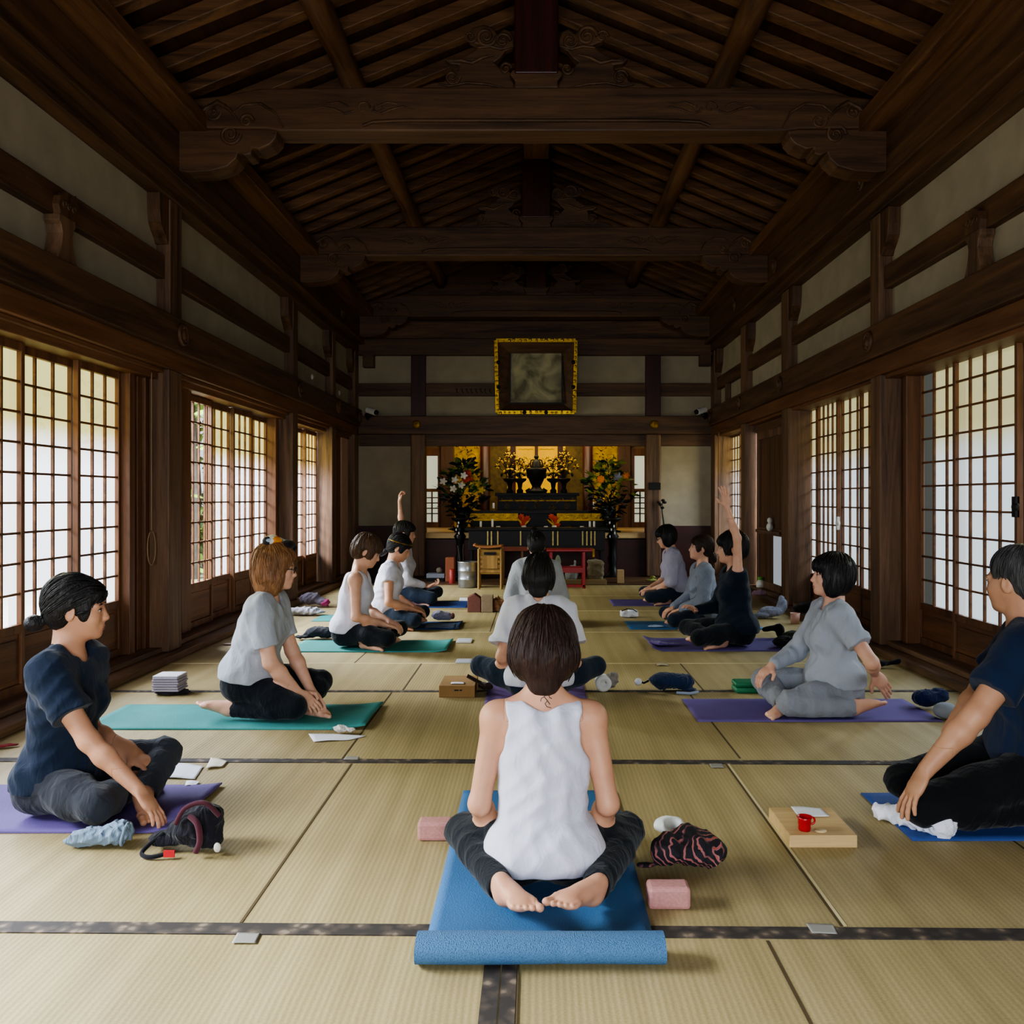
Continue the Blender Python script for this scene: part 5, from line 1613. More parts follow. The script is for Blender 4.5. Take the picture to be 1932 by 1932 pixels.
for (x, y, r), l in zip(trees, names):
    root = empty('garden_tree', (x, y, -.3), 0, l, 'tree')
    fin(MB().tube([(x, y, -.3), (x+R.uniform(-.1,.1), y, 1.2), (x+R.uniform(-.2,.2), y, 3), (x+R.uniform(-.4,.4), y, 5)], [r*1.2, r, r*.9, r*.6], 12), 'trunk', M['bark'], root)
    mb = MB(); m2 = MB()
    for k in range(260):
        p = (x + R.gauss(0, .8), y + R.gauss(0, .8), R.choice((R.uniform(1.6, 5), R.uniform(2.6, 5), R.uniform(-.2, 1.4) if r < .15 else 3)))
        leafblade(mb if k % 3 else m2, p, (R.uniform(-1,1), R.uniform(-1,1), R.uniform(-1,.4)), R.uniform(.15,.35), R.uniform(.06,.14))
    fin(mb, 'foliage', M['gardenleaf'], root); fin(m2, 'dark_foliage', M['gardendark'], root)  # every third leaf is a darker green
for i, (x, y) in enumerate(((-7.0, 19.5), (-8.4, 20.6), (-9.6, 24.2))):
    mb = MB()
    for k in range(700):
        a = R.uniform(0, 2*PI); h = R.random()
        rr = .9*math.sqrt(1-h*h*.8)*R.uniform(.5, 1)
        leafblade(mb, (x + rr*math.cos(a), y + rr*math.sin(a), -.3 + 1.5*h), (math.cos(a), math.sin(a), R.uniform(-.5,.8)), R.uniform(.1,.22), R.uniform(.05,.1))
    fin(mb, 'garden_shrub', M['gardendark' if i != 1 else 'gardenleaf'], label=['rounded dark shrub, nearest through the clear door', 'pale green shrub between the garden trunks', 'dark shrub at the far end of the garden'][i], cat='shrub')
# ---------------------------------------------------------------- yoga mats
def mat_tex(name, col, rough=.75):
    n = NT(name); v = n.coords()
    a = n.node('TexNoise', Scale=3.0, Detail=2.0); n.L(v, a.inputs['Vector'])
    b = n.node('TexVoronoi', Scale=230.0); n.L(v, b.inputs['Vector'])
    m = n.node('Math', operation='MULTIPLY_ADD'); n.L(b.outputs['Distance'], m.inputs[0]); m.inputs[1].default_value = .25; n.L(a.outputs['Fac'], m.inputs[2])
    n.bsdf(Base_Color=n.ramp(m.outputs[0], [(.4, tuple(x*.88 for x in col)), (.8, tuple(min(1, x*1.12) for x in col))]), Roughness=rough, Specular_IOR_Level=.25, Normal=n.bump(b.outputs['Distance'], .35, .002))
    return n.m
MT = {k: mat_tex('mat_'+k, C(h)) for k, h in dict(blue='#3a648f', purple='#63548c', teal='#3d8580', navy='#2f4668', cobalt='#344b85', violet='#574a80', plum='#5b4576').items()}
def yoga_mat(x0, x1, y0, y1, mat, label, curl=None, th=.006):
    """curl: (side, amount) lifts one short end"""
    nx, ny = 40, 12
    def top(u, v):
        x = x0 + (x1-x0)*u; y = y0 + (y1-y0)*v; z = th
        if curl:
            s, amt, L = curl
            t = {'R': (x-(x1-L))/L, 'L': ((x0+L)-x)/L}[s]
            if t > 0: z += amt*t*t*(1+.25*math.sin(v*5)); 
        return (x, y, z)
    mb = MB(); mb.grid(top, nx, ny)
    n0 = len(mb.v)
    bot = [(p[0], p[1], max(.001, p[2]-th)) for p in mb.v[:n0]]
    mb.add(bot, [(j*(nx+1)+i, (j+1)*(nx+1)+i, (j+1)*(nx+1)+i+1, j*(nx+1)+i+1) for j in range(ny) for i in range(nx)])
    rim = [i for i in range(nx+1)] + [(j)*(nx+1)+nx for j in range(1, ny+1)] + [ny*(nx+1)+i for i in range(nx-1, -1, -1)] + [j*(nx+1) for j in range(ny-1, 0, -1)]
    for a, b in zip(rim, rim[1:] + rim[:1]):
        mb.f.append((b, a, n0+a, n0+b)); mb.m.append(0); mb.sm.append(False)
    return fin(mb, 'yoga_mat', mat, label=label, cat='yoga mat')
# front blue mat, folded over at the near end
root = empty('yoga_mat', (.01, 2.85, 0), 0, 'bright blue yoga mat with a rolled near end, nearest the viewpoint', 'yoga mat')
nx, ny = 24, 60
prof = [(3.52, .006)] + [(y, .006) for y in np.linspace(3.4, 2.31, 16)]
mb = MB(); x0, x1 = -.285, .305
outer = prof + [(2.285, .012), (2.27, .030)]
mb.grid(lambda u, v: (x0+(x1-x0)*u, np.interp(v*(len(outer)-1), range(len(outer)), [p[0] for p in outer]), np.interp(v*(len(outer)-1), range(len(outer)), [p[1] for p in outer])), 20, 40)
fin(mb, 'sheet', MT['blue'], root, solid=.006)
mb = MB(); mb.cm = 0
def roll(u, v):
    a = v*2*PI*1.0 - PI/2
    ry, rz = .050, .034
    w = 1 + .02*math.sin(u*7) + (.05 if .55 < u < .6 else 0)*math.cos(a)
    return (x0-.012+(x1-x0+.024)*u, 2.235 + ry*math.cos(a)*w, .036 + rz*math.sin(a)*w)
mb.grid(roll, 40, 28)
for u in (0, 1):
    ring = [roll(u, k/28) for k in range(28)]
    mb.add(ring, [tuple(range(28)) if u else tuple(reversed(range(28)))])
def knit():
    n = NT('mat_blue_underside'); v = n.coords((260, 260, 260)); b = n.node('TexVoronoi', Scale=1.3); n.L(v, b.inputs['Vector'])
    n.bsdf(Base_Color=n.ramp(b.outputs['Distance'], [(.1, C('#4a749c')), (.9, C('#345a7e'))]), Roughness=.8, Normal=n.bump(b.outputs['Distance'], .6, .003))
    return n.m
fin(mb, 'rolled_end', knit(), root)
yoga_mat(-2.6, -1.255, 3.09, 3.60, MT['purple'], 'purple yoga mat under the woman in a navy t-shirt, left foreground', ('R', .012, .12))
yoga_mat(-2.27, -.85, 4.47, 5.0, MT['teal'], 'teal yoga mat with a curled end under the kneeling red-haired woman', ('R', .022, .22))
yoga_mat(-1.87, -.67, 6.72, 7.27, MT['teal'], 'teal yoga mat under the brown-haired woman in a tank top', ('R', .018, .12))
yoga_mat(-1.75, -.68, 7.88, 8.36, MT['navy'], 'dark blue yoga mat with a grey bundle on its end, left side', ('R', .012, .1))
yoga_mat(-2.1, -1.78, 8.4, 8.85, MT['teal'], 'end of a teal mat beside the white clothes pile, left side')
yoga_mat(-1.9, -.73, 9.45, 10.05, MT['cobalt'], 'indigo yoga mat farthest back on the left side')
yoga_mat(-.29, .29, 4.85, 6.2, MT['plum'], 'plum yoga mat under the woman in the loose white blouse, centre')
yoga_mat(.82, 2.0, 9.6, 10.2, MT['violet'], 'violet yoga mat farthest back on the right side')
yoga_mat(.82, 2.0, 7.88, 8.39, MT['blue'], 'blue yoga mat under the woman in a grey cardigan, right side')
yoga_mat(.87, 1.98, 6.76, 7.38, MT['violet'], 'violet yoga mat under the woman raising her arm, right side', ('L', .03, .1))
yoga_mat(.83, 2.09, 4.63, 5.14, MT['purple'], 'deep purple yoga mat under the woman dressed in grey, right side')
yoga_mat(1.26, 2.5, 3.02, 3.50, MT['cobalt'], 'royal blue yoga mat under the kneeling man, right foreground')

# ---------------------------------------------------------------- crumpled cloth things
def blob(name, prims, mat, label, cat, h=.006, f=.012, fr=45, seed=1, parent=None, extra=()):
    V, Fq = solidmesh(list(prims), h, [((0, 0, .002), (0, 0, -1))], [dict(amp=f*1.7, freq=fr*1.25, seed=seed, n=3), dict(amp=f*.9, freq=fr*2.2, seed=seed+50, n=2)])
    V[:, 2] = np.maximum(V[:, 2], .001); V = relax(V, Fq, 1, .4)
    return tag(qlink(name, V, Fq, mat, parent, world=True), label, cat)
def E3(x, y, z, a, b, c, k=.03, rz=0): return ell((x, y, z), (a, b, c), k, RZ(rz))
def sheet(name, pts, mat, label, cat, z=.004, curl=.006, parent=None):
    """thin paper lying on the floor given by four photo corners"""
    P4 = [Vector((*G(*p, z), z)) for p in pts]
    mb = MB()
    def fn(u, v):
        p = P4[0].lerp(P4[1], u).lerp(P4[3].lerp(P4[2], u), v)
        return (p.x, p.y, z + curl*(abs(math.sin(u*3+.4))**2*.6 + .5*(v-.5)**2))
    mb.grid(fn, 10, 6)
    return fin(mb, name, mat, parent, label=label, cat=cat, solid=.0012)
def M_(h, **k): return cloth('cloth_'+h[1:], C(h), **k)
def curve(P, n=6):
    P = [Vector(p) for p in P]; Q = [P[0]*2-P[1]] + P + [P[-1]*2-P[-2]]; out = []
    for i in range(1, len(Q)-2):
        for k in range(n):
            t = k/n; a, b, c, d = Q[i-1:i+3]
            out.append(.5*((2*b) + (c-a)*t + (2*a-5*b+4*c-d)*t*t + (3*b-a-3*c+d)*t**3))
    return out + [P[-1]]
# left foreground
x, y = G(192, 1597)
root = empty('cloth_pouch', (x, y, 0), 0, 'crumpled grey-blue cloth pouch with an open end, front left mat edge', 'pouch')
cg = M_('#76889a', var=.2, fold=.6, foldscale=26)
blob('bag_body', [E3(x-.02, y, .035, .09, .045, .034, .0, .15), E3(x+.055, y+.01, .045, .05, .05, .042, .03), E3(x-.085, y-.01, .022, .04, .03, .02, .02)], cg, None, None, .004, .012, 60, 4, root)
mb = MB(); mb.tube([(x+.085+.01*math.sin(a), y-.02+.026*math.cos(a)*.7, .048+.036*math.sin(a)) for a in np.linspace(0, 2*PI, 20)], .0045, 6)
fin(mb, 'rim', cg, root)
x, y = G(362, 1600)
root = empty('backpack', (x, y, 0), 0, 'slumped black backpack with maroon straps, left foreground', 'backpack')
blob('bag_body', [E3(x+.015, y, .065, .095, .075, .062, 0, .2), E3(x+.045, y, .11, .065, .055, .045, .04), E3(x-.08, y-.01, .035, .06, .045, .034, .03), E3(x+.06, y-.02, .04, .06, .05, .04, .02)], M_('#1c1b22', var=.3, fold=.8, foldscale=22), None, None, .005, .014, 48, 3, root)
st = M_('#4a2630', var=.2)
mb = MB()
mb.tube(curve([(x-.03, y-.06, .10), (x+.0, y-.055, .150), (x+.06, y-.05, .165), (x+.105, y-.04, .12)]), .008, 8)
mb.tube(curve([(x+.02, y-.07, .13), (x+.05, y-.085, .11), (x+.06, y-.09, .06), (x+.045, y-.085, .02)]), .010, 8)
fin(mb, 'maroon_strap', st, root)
mb = MB(); mb.tube(curve([(x-.03, y-.085, .02), (x-.09, y-.10, .010), (x-.13, y-.08, .012), (x-.12, y-.05, .03), (x-.08, y-.03, .06)]), .007, 8)
fin(mb, 'webbing_loop', M_('#17171c'), root)
mb = MB(); mb.obox((x-.035, y-.098, .02), .035, .004, .022); fin(mb, 'red_tag', plain('red_tag', C('#b8202a'), .5), root)
mb = MB(); mb.ball((x+.105, y-.06, .025), (.012,.01,.016), 10); fin(mb, 'white_toggle', M['white'], root)
sheet('paper_sheet', [(305, 1468), (368, 1470), (384, 1446), (330, 1440)], M['paperwhite'], 'larger white paper sheet on the tatami left of the teal mat', 'paper', .003)
sheet('green_card', [(288, 1465), (318, 1463), (326, 1450), (300, 1450)], plain('mint', C('#9fb59a'), .6), 'mint green card overlapping the white sheet, left side', 'card', .008)
sheet('envelope', [(388, 1450), (420, 1446), (429, 1436), (398, 1430)], plain('cream', C('#cfcab8'), .8), 'cream envelope at the end of the row of papers, left side', 'envelope', .006)
sheet('paper_scrap', [(348, 1484), (368, 1482), (378, 1475), (352, 1474)], M['paperwhite'], 'small white paper scrap below the other papers, left side', 'paper', .004)
sheet('paper_sheet', [(592, 1400), (660, 1396), (692, 1388), (582, 1385)], M['paperwhite'], 'white paper sheet under the tissue pack, in front of the teal mat', 'paper', .003)
x, y = G(650, 1385)
root = empty('tissue_pack', (x, y, 0), 0, 'open crumpled white tissue pack on a sheet in front of the teal mat', 'tissue pack')
blob('pack', [E3(x-.02, y, .028, .035, .03, .022, 0, .4), E3(x+.03, y, .022, .03, .028, .018, .015)], M_('#d6d2cc', var=.1, fold=.5, foldscale=40), None, None, .004, .012, 80, 8, root)
# folded block on dark cloth
x, y = G(320, 1310)
root = empty('folded_blanket', (x, y+.02, 0), 0, 'neatly folded grey-mauve blanket on a dark cloth, by the left post', 'blanket')
sx = Y_ = y/F
blob('dark_cloth', [E3(x+.0, y+.02, .015, .10, .085, .015, 0, .1), E3(x+.09, y, .012, .035, .04, .010, .02)], M_('#23222c', var=.3, fold=.5), None, None, .005, .008, 50, 5, root)
mb = MB()
for k in range(6): mb.box(x-.082+.004*(k % 2), x+.075-.003*(k % 3), y-.06, y+.09, .026+.014*k, .0385+.014*k)
fin(mb, 'folds', M_('#9a93a0', var=.1), root, bevel=.005)
mb = MB(); mb.box(x-.078, x+.07, y-.055, y+.085, .109, .118); fin(mb, 'white_top', M_('#c9c8cf', var=.06), root, bevel=.004)
x, y = G(8, 1413)
blob('red_strap', [E3(x-.03, y, .012, .09, .025, .010, 0, .5)], M_('#7c2e30', var=.3), 'dull red strap at the left edge behind the navy t-shirt woman', 'strap', .004, .008, 60, 2)
# left, farther back
x, y = G(575, 1161)
blob('clothes_pile', [E3(x, y, .05, .17, .10, .045, 0), E3(x+.10, y, .035, .12, .09, .03, .04), E3(x-.12, y+.02, .04, .08, .07, .035, .03)], M_('#a9a7ae', var=.15, fold=.6), 'loose heap of white clothes by the left wall', 'clothes', .008, .02, 32, 6)
x, y = G(595, 1146)
blob('jacket', [E3(x-.05, y+.02, .09, .13, .10, .075, 0), E3(x+.07, y, .06, .08, .08, .055, .03)], M_('#57515a', var=.3, fold=.6), 'bundled grey jacket just behind the white clothes heap', 'jacket', .008, .02, 34, 7)
x, y = G(613, 1146)
blob('scarf', [E3(x, y-.03, .05, .07, .05, .05, 0)], M_('#8c3a62', var=.3), 'magenta scarf tucked against the grey jacket', 'scarf', .007, .02, 40, 8)
x, y = G(588, 1207)
blob('jacket', [E3(x+.04, y+.03, .06, .11, .09, .055, 0), E3(x-.07, y, .025, .08, .05, .022, .03), E3(x+.12, y+.02, .05, .07, .08, .05, .03)], M_('#2a2c33', var=.35, fold=.7), 'crumpled dark patterned jacket behind the brown-haired woman', 'jacket', .007, .018, 40, 9)
x, y = G(432, 1217)
blob('cloth_scrap', [E3(x, y, .008, .05, .03, .008, 0)], M_('#9c8482', var=.1), 'small pinkish cloth on the tatami behind the kneeling woman', 'cloth', .005, .004, 60, 9)
x, y = G(833, 1174)
root = empty('cloth_bundle', (x, y, 0), 0, 'grey lilac bundle resting on the dark blue mat', 'bundle')
blob('wrap', [E3(x-.02, y, .065, .085, .06, .055, 0), E3(x+.06, y, .055, .05, .045, .045, .03)], M_('#8e8ca0', var=.15, fold=.6, foldscale=30), None, None, .006, .016, 55, 4, root)
mb = MB(); mb.ball((x+.105, y-.01, .06), (.02,.03,.03), 12); fin(mb, 'brown_end', M_('#6b4a44'), root)
x, y = G(848, 1183); 
sheet('patterned_towel', [(800, 1186), (858, 1186), (860, 1177), (805, 1176)], M_('#31456c', var=.4), 'small dark patterned towel on the end of the dark blue mat', 'towel', .012)
def case(px0, px1, py0, py1, mat, label, h=.012):
    (xa, ya), (xb, yb) = G(px0, py1), G(px1, py1); _, yc = G(px0, py0)
    root = empty('phone_case', ((xa+xb)/2, (ya+yc)/2, 0), 0, label, 'case')
    fin(MB().box(xa, xb, ya, yc, .002, h), 'cover', mat, root, bevel=.003)
    fin(MB().box(xa+.008, xb-.008, ya+.008, yc-.008, h, h+.002), 'face', plain('case_face', C('#b9bcc4'), .4), root)
case(860, 889, 1207, 1214, M['white'], 'white slim case on the tatami right of the teal mat')
case(859, 889, 1246, 1252, plain('paleblue', C('#b4c0cc'), .5), 'pale blue slim case nearer the cardboard box')
# cardboard box
(xa, ya), (xb, yb) = G(828, 1316), G(896, 1316); h = .068; _, yc = G(828, 1287, h)
root = empty('cardboard_box', ((xa+xb)/2, (ya+yc)/2, 0), 0, 'flat brown cardboard box beside the centre mat', 'box')
fin(MB().box(xa, xb, ya, ya+.30, 0, h), 'carton', plain('carton', C('#8f6f44'), .85, noise=.1, nscale=8), root, bevel=.003)
mb = MB(); mb.obox(((xa+xb)/2+.10, ya+.1, h+.012), .11, .09, .004, Matrix.Rotation(.5, 3, 'Y')); fin(mb, 'open_flap', M['carddark'], root)
mb = MB(); mb.box((xa+xb)/2-.015, (xa+xb)/2+.01, ya-.001, ya+.001, .038, .046); mb.box((xa+xb)/2+.015, (xa+xb)/2+.03, ya-.001, ya+.001, .038, .046); fin(mb, 'printed_marks', M['black'], root)
sheet('paper_sheet', [(850, 1290), (876, 1290), (876, 1287), (852, 1287)], M['paperwhite'], 'small white slip on the cardboard box', 'paper', h+.004, .001)
x, y = G(912, 1312)
blob('dark_purse', [E3(x+.01, y+.05, .045, .06, .035, .03, 0, -.5)], M_('#2c1f1e', var=.3), 'small dark purse leaning between box and plum mat', 'purse', .005, .012, 60, 2)
x, y = G(922, 1303)
blob('white_tassel', [E3(x, y+.02, .05, .016, .014, .018, 0)], M_('#cfc9cc'), 'tiny white tassel beside the dark purse', 'tassel', .004, .005, 80, 3)
# boxes near the centre back
Yc = G(900, 1155)[1]; s_ = Yc/F
X_ = lambda px: (px-PX)*s_
root = empty('cork_block', (X_(894), Yc, 0), 0, 'reddish brown block, leftmost of three small objects behind the blue mat', 'block')
fin(MB().prism([(X_(882), 0), (X_(907), 0), (X_(907), .14), (X_(895), .185), (X_(882), .15)], (0, Yc+.06, 0), (1,0,0), (0,0,1), (0,1,0), .16), 'body', plain('redbrown', C('#6a4238'), .8, noise=.1), root, bevel=.006)
root = empty('box', (X_(919), Yc, 0), 0, 'upright grey-beige block, middle of three small objects behind the blue mat', 'block')
fin(MB().box(X_(908), X_(930), Yc-.02, Yc+.14, 0, .165), 'body', plain('greige', C('#85725c'), .8, noise=.1), root, bevel=.006)
x = X_(943)
blob('paper_bag', [rbox((x, Yc+.05, .065), (.075, .06, .065), .02, None, .02), E3(x-.03, Yc+.05, .13, .04, .03, .03, .02)], M_('#6e4c33', var=.2, fold=.7), 'crumpled brown paper bag, rightmost of three small objects behind the blue mat', 'bag', .006, .018, 45, 3)
sheet('paper_sheet', [(866, 1134), (885, 1134), (885, 1128), (868, 1128)], M['paperwhite'], 'white booklet at the end of the indigo mat', 'paper', .006, .002)
# pink foam blocks
M['pink'] = plain('pink_foam', C('#b07d78'), .85, noise=.12, nscale=120, bump=.15)
def block(px0, px1, py, py_b, hh, label):
    (xa, ya), (xb, _) = G(px0, py), G(px1, py)
    yb = G(px0, py_b, hh)[1]
    o = fin(MB().box(xa, xb, ya, max(yb, ya+.07), 0, hh), 'yoga_block', M['pink'], label=label, cat='yoga block', bevel=.010)
    return o
block(787, 852, 1588, 1541, .062, 'pink foam block left of the blue mat')
block(1224, 1304, 1718, 1660, .062, 'pink foam block right of the blue mat')
# tape patches on the tatami
TP = plain('tape', C('#8f8d86'), .4)
for pts, l in (([(437, 1779), (482, 1779), (491, 1761), (448, 1760)], 'square of grey tape on the tatami, lower left'),
               ([(1532, 1760), (1580, 1762), (1572, 1744), (1520, 1742)], 'square of grey tape beside the seam, lower right'),
               ([(1342, 1448), (1366, 1448), (1362, 1441), (1338, 1441)], 'small tape square by the border, right of centre'),
               ([(648, 1433), (676, 1433), (678, 1428), (654, 1427)], 'small tape square by the border, left of centre')):
    sheet('tape_patch', pts, TP, l, 'tape', .004, .0005)
# ---------------------------------------------------------------- right side things
def pattern_cloth():
    n = NT('striped_fabric'); v = n.coords((1.4,1.4,1.4), rot=(.3,.6,.9))
    nz = n.node('TexNoise', Scale=7.0, Detail=2.0); n.L(v, nz.inputs['Vector'])
    w = n.node('TexWave', Scale=13.0, Distortion=7.0, Detail=2.0); n.L(v, w.inputs['Vector']); w.inputs['Detail Scale'].default_value = 1.2
    c1 = n.ramp(w.outputs['Fac'], [(0, C('#15131a')), (.70, C('#15131a')), (.74, C('#8d4046')), (.86, C('#7b7b86')), (.955, C('#b8503c'))], 'CONSTANT')
    c0 = n.node('Mix', data_type='RGBA'); r = n.ramp(nz.outputs['Fac'], [(.44, (0,0,0)), (.52, (1,1,1))])
    n.L(r, c0.inputs[0]); c0.inputs[6].default_value = c4(C('#15131a')); n.L(c1, c0.inputs[7])
    n.bsdf(Base_Color=c0.outputs[2], Roughness=.85)
    return n.m
x, y = G(1300, 1645)
blob('fabric_bag', [E3(x+.03, y+.04, .055, .105, .085, .055, 0, -.2), E3(x-.07, y+.02, .06, .06, .06, .055, .03), E3(x+.0, y+.07, .075, .07, .05, .05, .03), E3(x-.135, y+.0, .02, .04, .03, .018, .02)], pattern_cloth(), 'black fabric bag with red and grey stroke print, right of the blue mat', 'bag', .005, .016, 45, 3)
x, y = G(1265, 1580)
root = empty('face_mask', (x, y+.04, 0), 0, 'white cup-shaped mask lying behind the printed bag', 'mask')
blob('cup', [E3(x, y+.03, .03, .055, .045, .03, 0), ('-', 'ell', ((x+.015, y-.0, .045), (.03, .035, .022), None), .01)], M_('#d3d6d2', var=.06), None, None, .004, .006, 60, 5, root)
# wooden board with cup
h = .042
xa, ya = G(1490, 1600); xb, _ = G(1618, 1600); yb = G(1455, 1523, h)[1]
xb2 = G(1453, 1523, h)[0]; yb = min(yb, ya+.30)
root = empty('wooden_board', ((xa+xb)/2, (ya+yb)/2, 0), 0, 'thick square pale wooden board holding a red cup, right foreground', 'board')
fin(MB().box(xa, xb, ya, yb, 0, h), 'slab', M['paleX'], root, bevel=.003)
mb = MB(); cxm, cym = G(1548, 1567, h)
mb.lathe((cxm, cym, h-.001), [(.020, 0.0005), (.020, .0022), (0, .0022)], 24); fin(mb, 'pale_knot', plain('knot', C('#e0c795'), .5), root)
sheet('paper_sheet', [(1508, 1543), (1565, 1540), (1548, 1525), (1492, 1522)], M['paperwhite'], 'white folded paper on the wooden board behind the red cup', 'paper', h+.003, .003)
cx, cy = G(1518, 1566, h)
root = empty('red_cup', (cx, cy, h), 0, 'small red cup standing on the wooden board', 'cup')
rc = plain('red_plastic', C('#a8121c'), .3)
fin(MB().lathe((cx, cy, h), [(.019,0),(.021,.008),(.020,.018),(.022,.024),(.021,.036),(.026,.046),(.023,.046),(.018,.03),(0,.012)], 24), 'cup_body', rc, root)
mb = MB(); mb.tube([(cx+.022+.012*math.sin(a), cy, h+.032-.012*math.cos(a)) for a in np.linspace(0, PI, 10)], .0035, 8); fin(mb, 'handle', rc, root)
# towel roll on the man's mat
x, y = G(1715, 1555); y -= .05
blob('towel', [cap((x-.09, y+.09, .035), (x+.06, y-.075, .045), .032, .048, 0), E3(x+.065, y-.08, .045, .045, .03, .045, .03), E3(x-.05, y+.08, .03, .05, .04, .025, .03)], M_('#d9d9e2', var=.05, fold=.5, foldscale=24), 'rolled white towel on the royal blue mat, before the man', 'towel', .005, .014, 50, 6)
x, y = G(1765, 1452)
blob('blue_bag', [E3(x-.02, y+.0, .035, .05, .05, .04, 0), E3(x+.06, y+.02, .02, .06, .04, .02, .02)], M_('#27458c', var=.2), 'bright blue cloth bag behind the man\'s hand', 'bag', .005, .012, 50, 6)
sheet('paper_sheet', [(1800, 1448), (1862, 1449), (1858, 1438), (1800, 1437)], M['paperwhite'], 'white paper on the tatami behind the kneeling man', 'paper', .003)
x, y = G(1760, 1340)
root = None
blob('blue_hat', [E3(x-.03, y+.03, .06, .08, .07, .055, 0), E3(x+.05, y+.04, .07, .06, .06, .05, .03)], M_('#1b2548', var=.25, fold=.6), 'crumpled navy hat at the end of the deep purple mat', 'hat', .006, .015, 45, 5)
x, y = G(1782, 1356)
blob('round_pouch', [E3(x, y-.01, .045, .062, .055, .045, 0)], M_('#8e949c', var=.05), 'smooth grey ball-like pouch beside the navy hat', 'pouch', .005, .003, 30, 5)
x, y = G(1840, 1369)
blob('red_pouch', [E3(x, y, .022, .045, .03, .022, 0)], M_('#a1202a', var=.1), 'small red pouch beside the grey pouch, right edge', 'pouch', .005, .006, 50, 5)
x, y = G(1665, 1261)
blob('black_slipper', [E3(x-.03, y, .035, .075, .05, .03, 0), cap((x+.03, y, .03), (x+.10, y-.01, .05), .02, .025, .02)], M_('#14151a', var=.2), 'black slipper by the sill, behind the woman in grey', 'slipper', .005, .01, 50, 5)
x, y = G(1476, 1224)
blob('dark_bag', [E3(x+.05, y+.03, .055, .11, .08, .05, 0), E3(x+.0, y+.01, .045, .08, .06, .04, .03)], M_('#1d1e22', var=.3, fold=.7), 'dark bag on the violet mat behind the arm-raising woman', 'bag', .006, .016, 42, 5)
x, y = G(1462, 1206)
blob('black_shoe', [cap((x-.08, y+.03, .075), (x+.04, y+.03, .095), .022, .03, 0), E3(x+.05, y+.03, .06, .04, .04, .06, .02)], M_('#0f1013', var=.2), 'black shoe-shaped pouch lying on the dark bag', 'pouch', .005, .006, 50, 5)
x, y = G(1505, 1222)
blob('olive_cloth', [E3(x+.0, y+.12, .07, .09, .07, .05, 0)], M_('#3d4032', var=.2), 'olive cloth behind the dark bag, right side', 'cloth', .006, .01, 42, 6)
# silvery bags and clutter by the right wall
x, y = G(1462, 1168)
blob('silver_bag', [E3(x-.03, y+.03, .07, .13, .09, .065, 0), E3(x+.08, y+.05, .13, .06, .06, .10, .04), E3(x-.12, y, .04, .08, .06, .035, .03)], M_('#7d8190', var=.25, fold=.8, foldscale=20), 'crumpled silver-grey bag by the right wall', 'bag', .008, .025, 34, 5)
x, y = G(1440, 1166)
blob('dark_pouch', [E3(x, y-.03, .035, .09, .05, .035, 0)], M_('#23222a', var=.4), 'dark patterned pouch in front of the silver bag', 'pouch', .007, .012, 40, 2)
x, y = G(1500, 1177)
root = empty('pink_tumbler', (x, y, 0), 0, 'short pink-beige tumbler by the silver bag', 'cup')
fin(MB().lathe((x, y, 0), [(.036,0),(.045,.10),(.042,.10),(.034,.01),(0,.01)], 24), 'cup_body', plain('pinkbeige', C('#b98f7e'), .5), root)
x, y = G(1430, 1130)
blob('pink_pouch', [E3(x+.03, y+.02, .06, .10, .07, .05, 0)], M_('#8f6f80', var=.15), 'dusty pink pouch by the right wall below the green toy', 'pouch', .007, .012, 40, 3)
x, y = G(1437, 1122)
root = empty('green_bottle', (x, y+.05, .09), 0, 'small bottle with a green lid atop the pink pouch', 'bottle')
fin(MB().lathe((x, y+.05, .085), [(.05,0),(.055,.05),(.03,.09)], 16), 'bottle_body', M['white'], root); fin(MB().lathe((x, y+.05, .175), [(.035,0),(.035,.03),(0,.035)], 16), 'lid', plain('limegreen', C('#5f9a3a'), .5), root)
x, y = G(1525, 1165)
blob('dark_coat', [E3(x+.02, y+.05, .08, .16, .10, .07, 0)], M_('#26211f', var=.3, fold=.6), 'dark brown coat heaped against the right wall sill', 'coat', .008, .02, 34, 7)
x, y = G(1419, 1106)
# white figurine on the ledge
x, y, z = XR+.11, 10.35, .775
mb = MB(); mb.ball((x, y, z+.045), (.04,.03,.05), 12); mb.ball((x, y, z+.12), (.03,.026,.035), 12); mb.ball((x-.005, y-.04, z+.06), (.018,.014,.03), 8); mb.ball((x, y+.04, z+.04), (.018,.014,.03), 8)
fin(mb, 'tissue_wad', M['white'], label='small white figure-like wad on the wooden door ledge', cat='ornament')
# white bundles on the floor, right of centre
x, y = G(1188, 1166)
root = empty('lunch_pack', (x, y, 0), 0, 'white wrapped pack with dark string, behind the blue mat on the right', 'pack')
blob('wrapping', [rbox((x, y+.04, .035), (.09, .06, .033), 0, None, .02), E3(x+.03, y+.04, .07, .05, .04, .02, .02)], M_('#c4c4c8', var=.06, fold=.4), None, None, .006, .01, 45, 3, root)
mb = MB(); mb.tube([(x-.08, y-.02, .07), (x-.03, y-.02, .09), (x+.03, y-.02, .085), (x+.07, y-.01, .06)], .005, 6); fin(mb, 'string', M['black'], root)
x, y = G(1238, 1186)
blob('white_net', [E3(x, y+.05, .016, .08, .05, .012, 0)], M_('#9fb3c9', var=.2), 'flat pale netting on the blue mat, right side', 'cloth', .006, .01, 60, 3)
x, y = G(1268, 1180)
blob('white_tissue', [E3(x, y, .02, .03, .025, .02, 0)], M_('#cfd3d8'), 'crumpled white tissue on the blue mat by the cardigan', 'tissue', .005, .012, 70, 3)
x, y = G(1248, 1222)
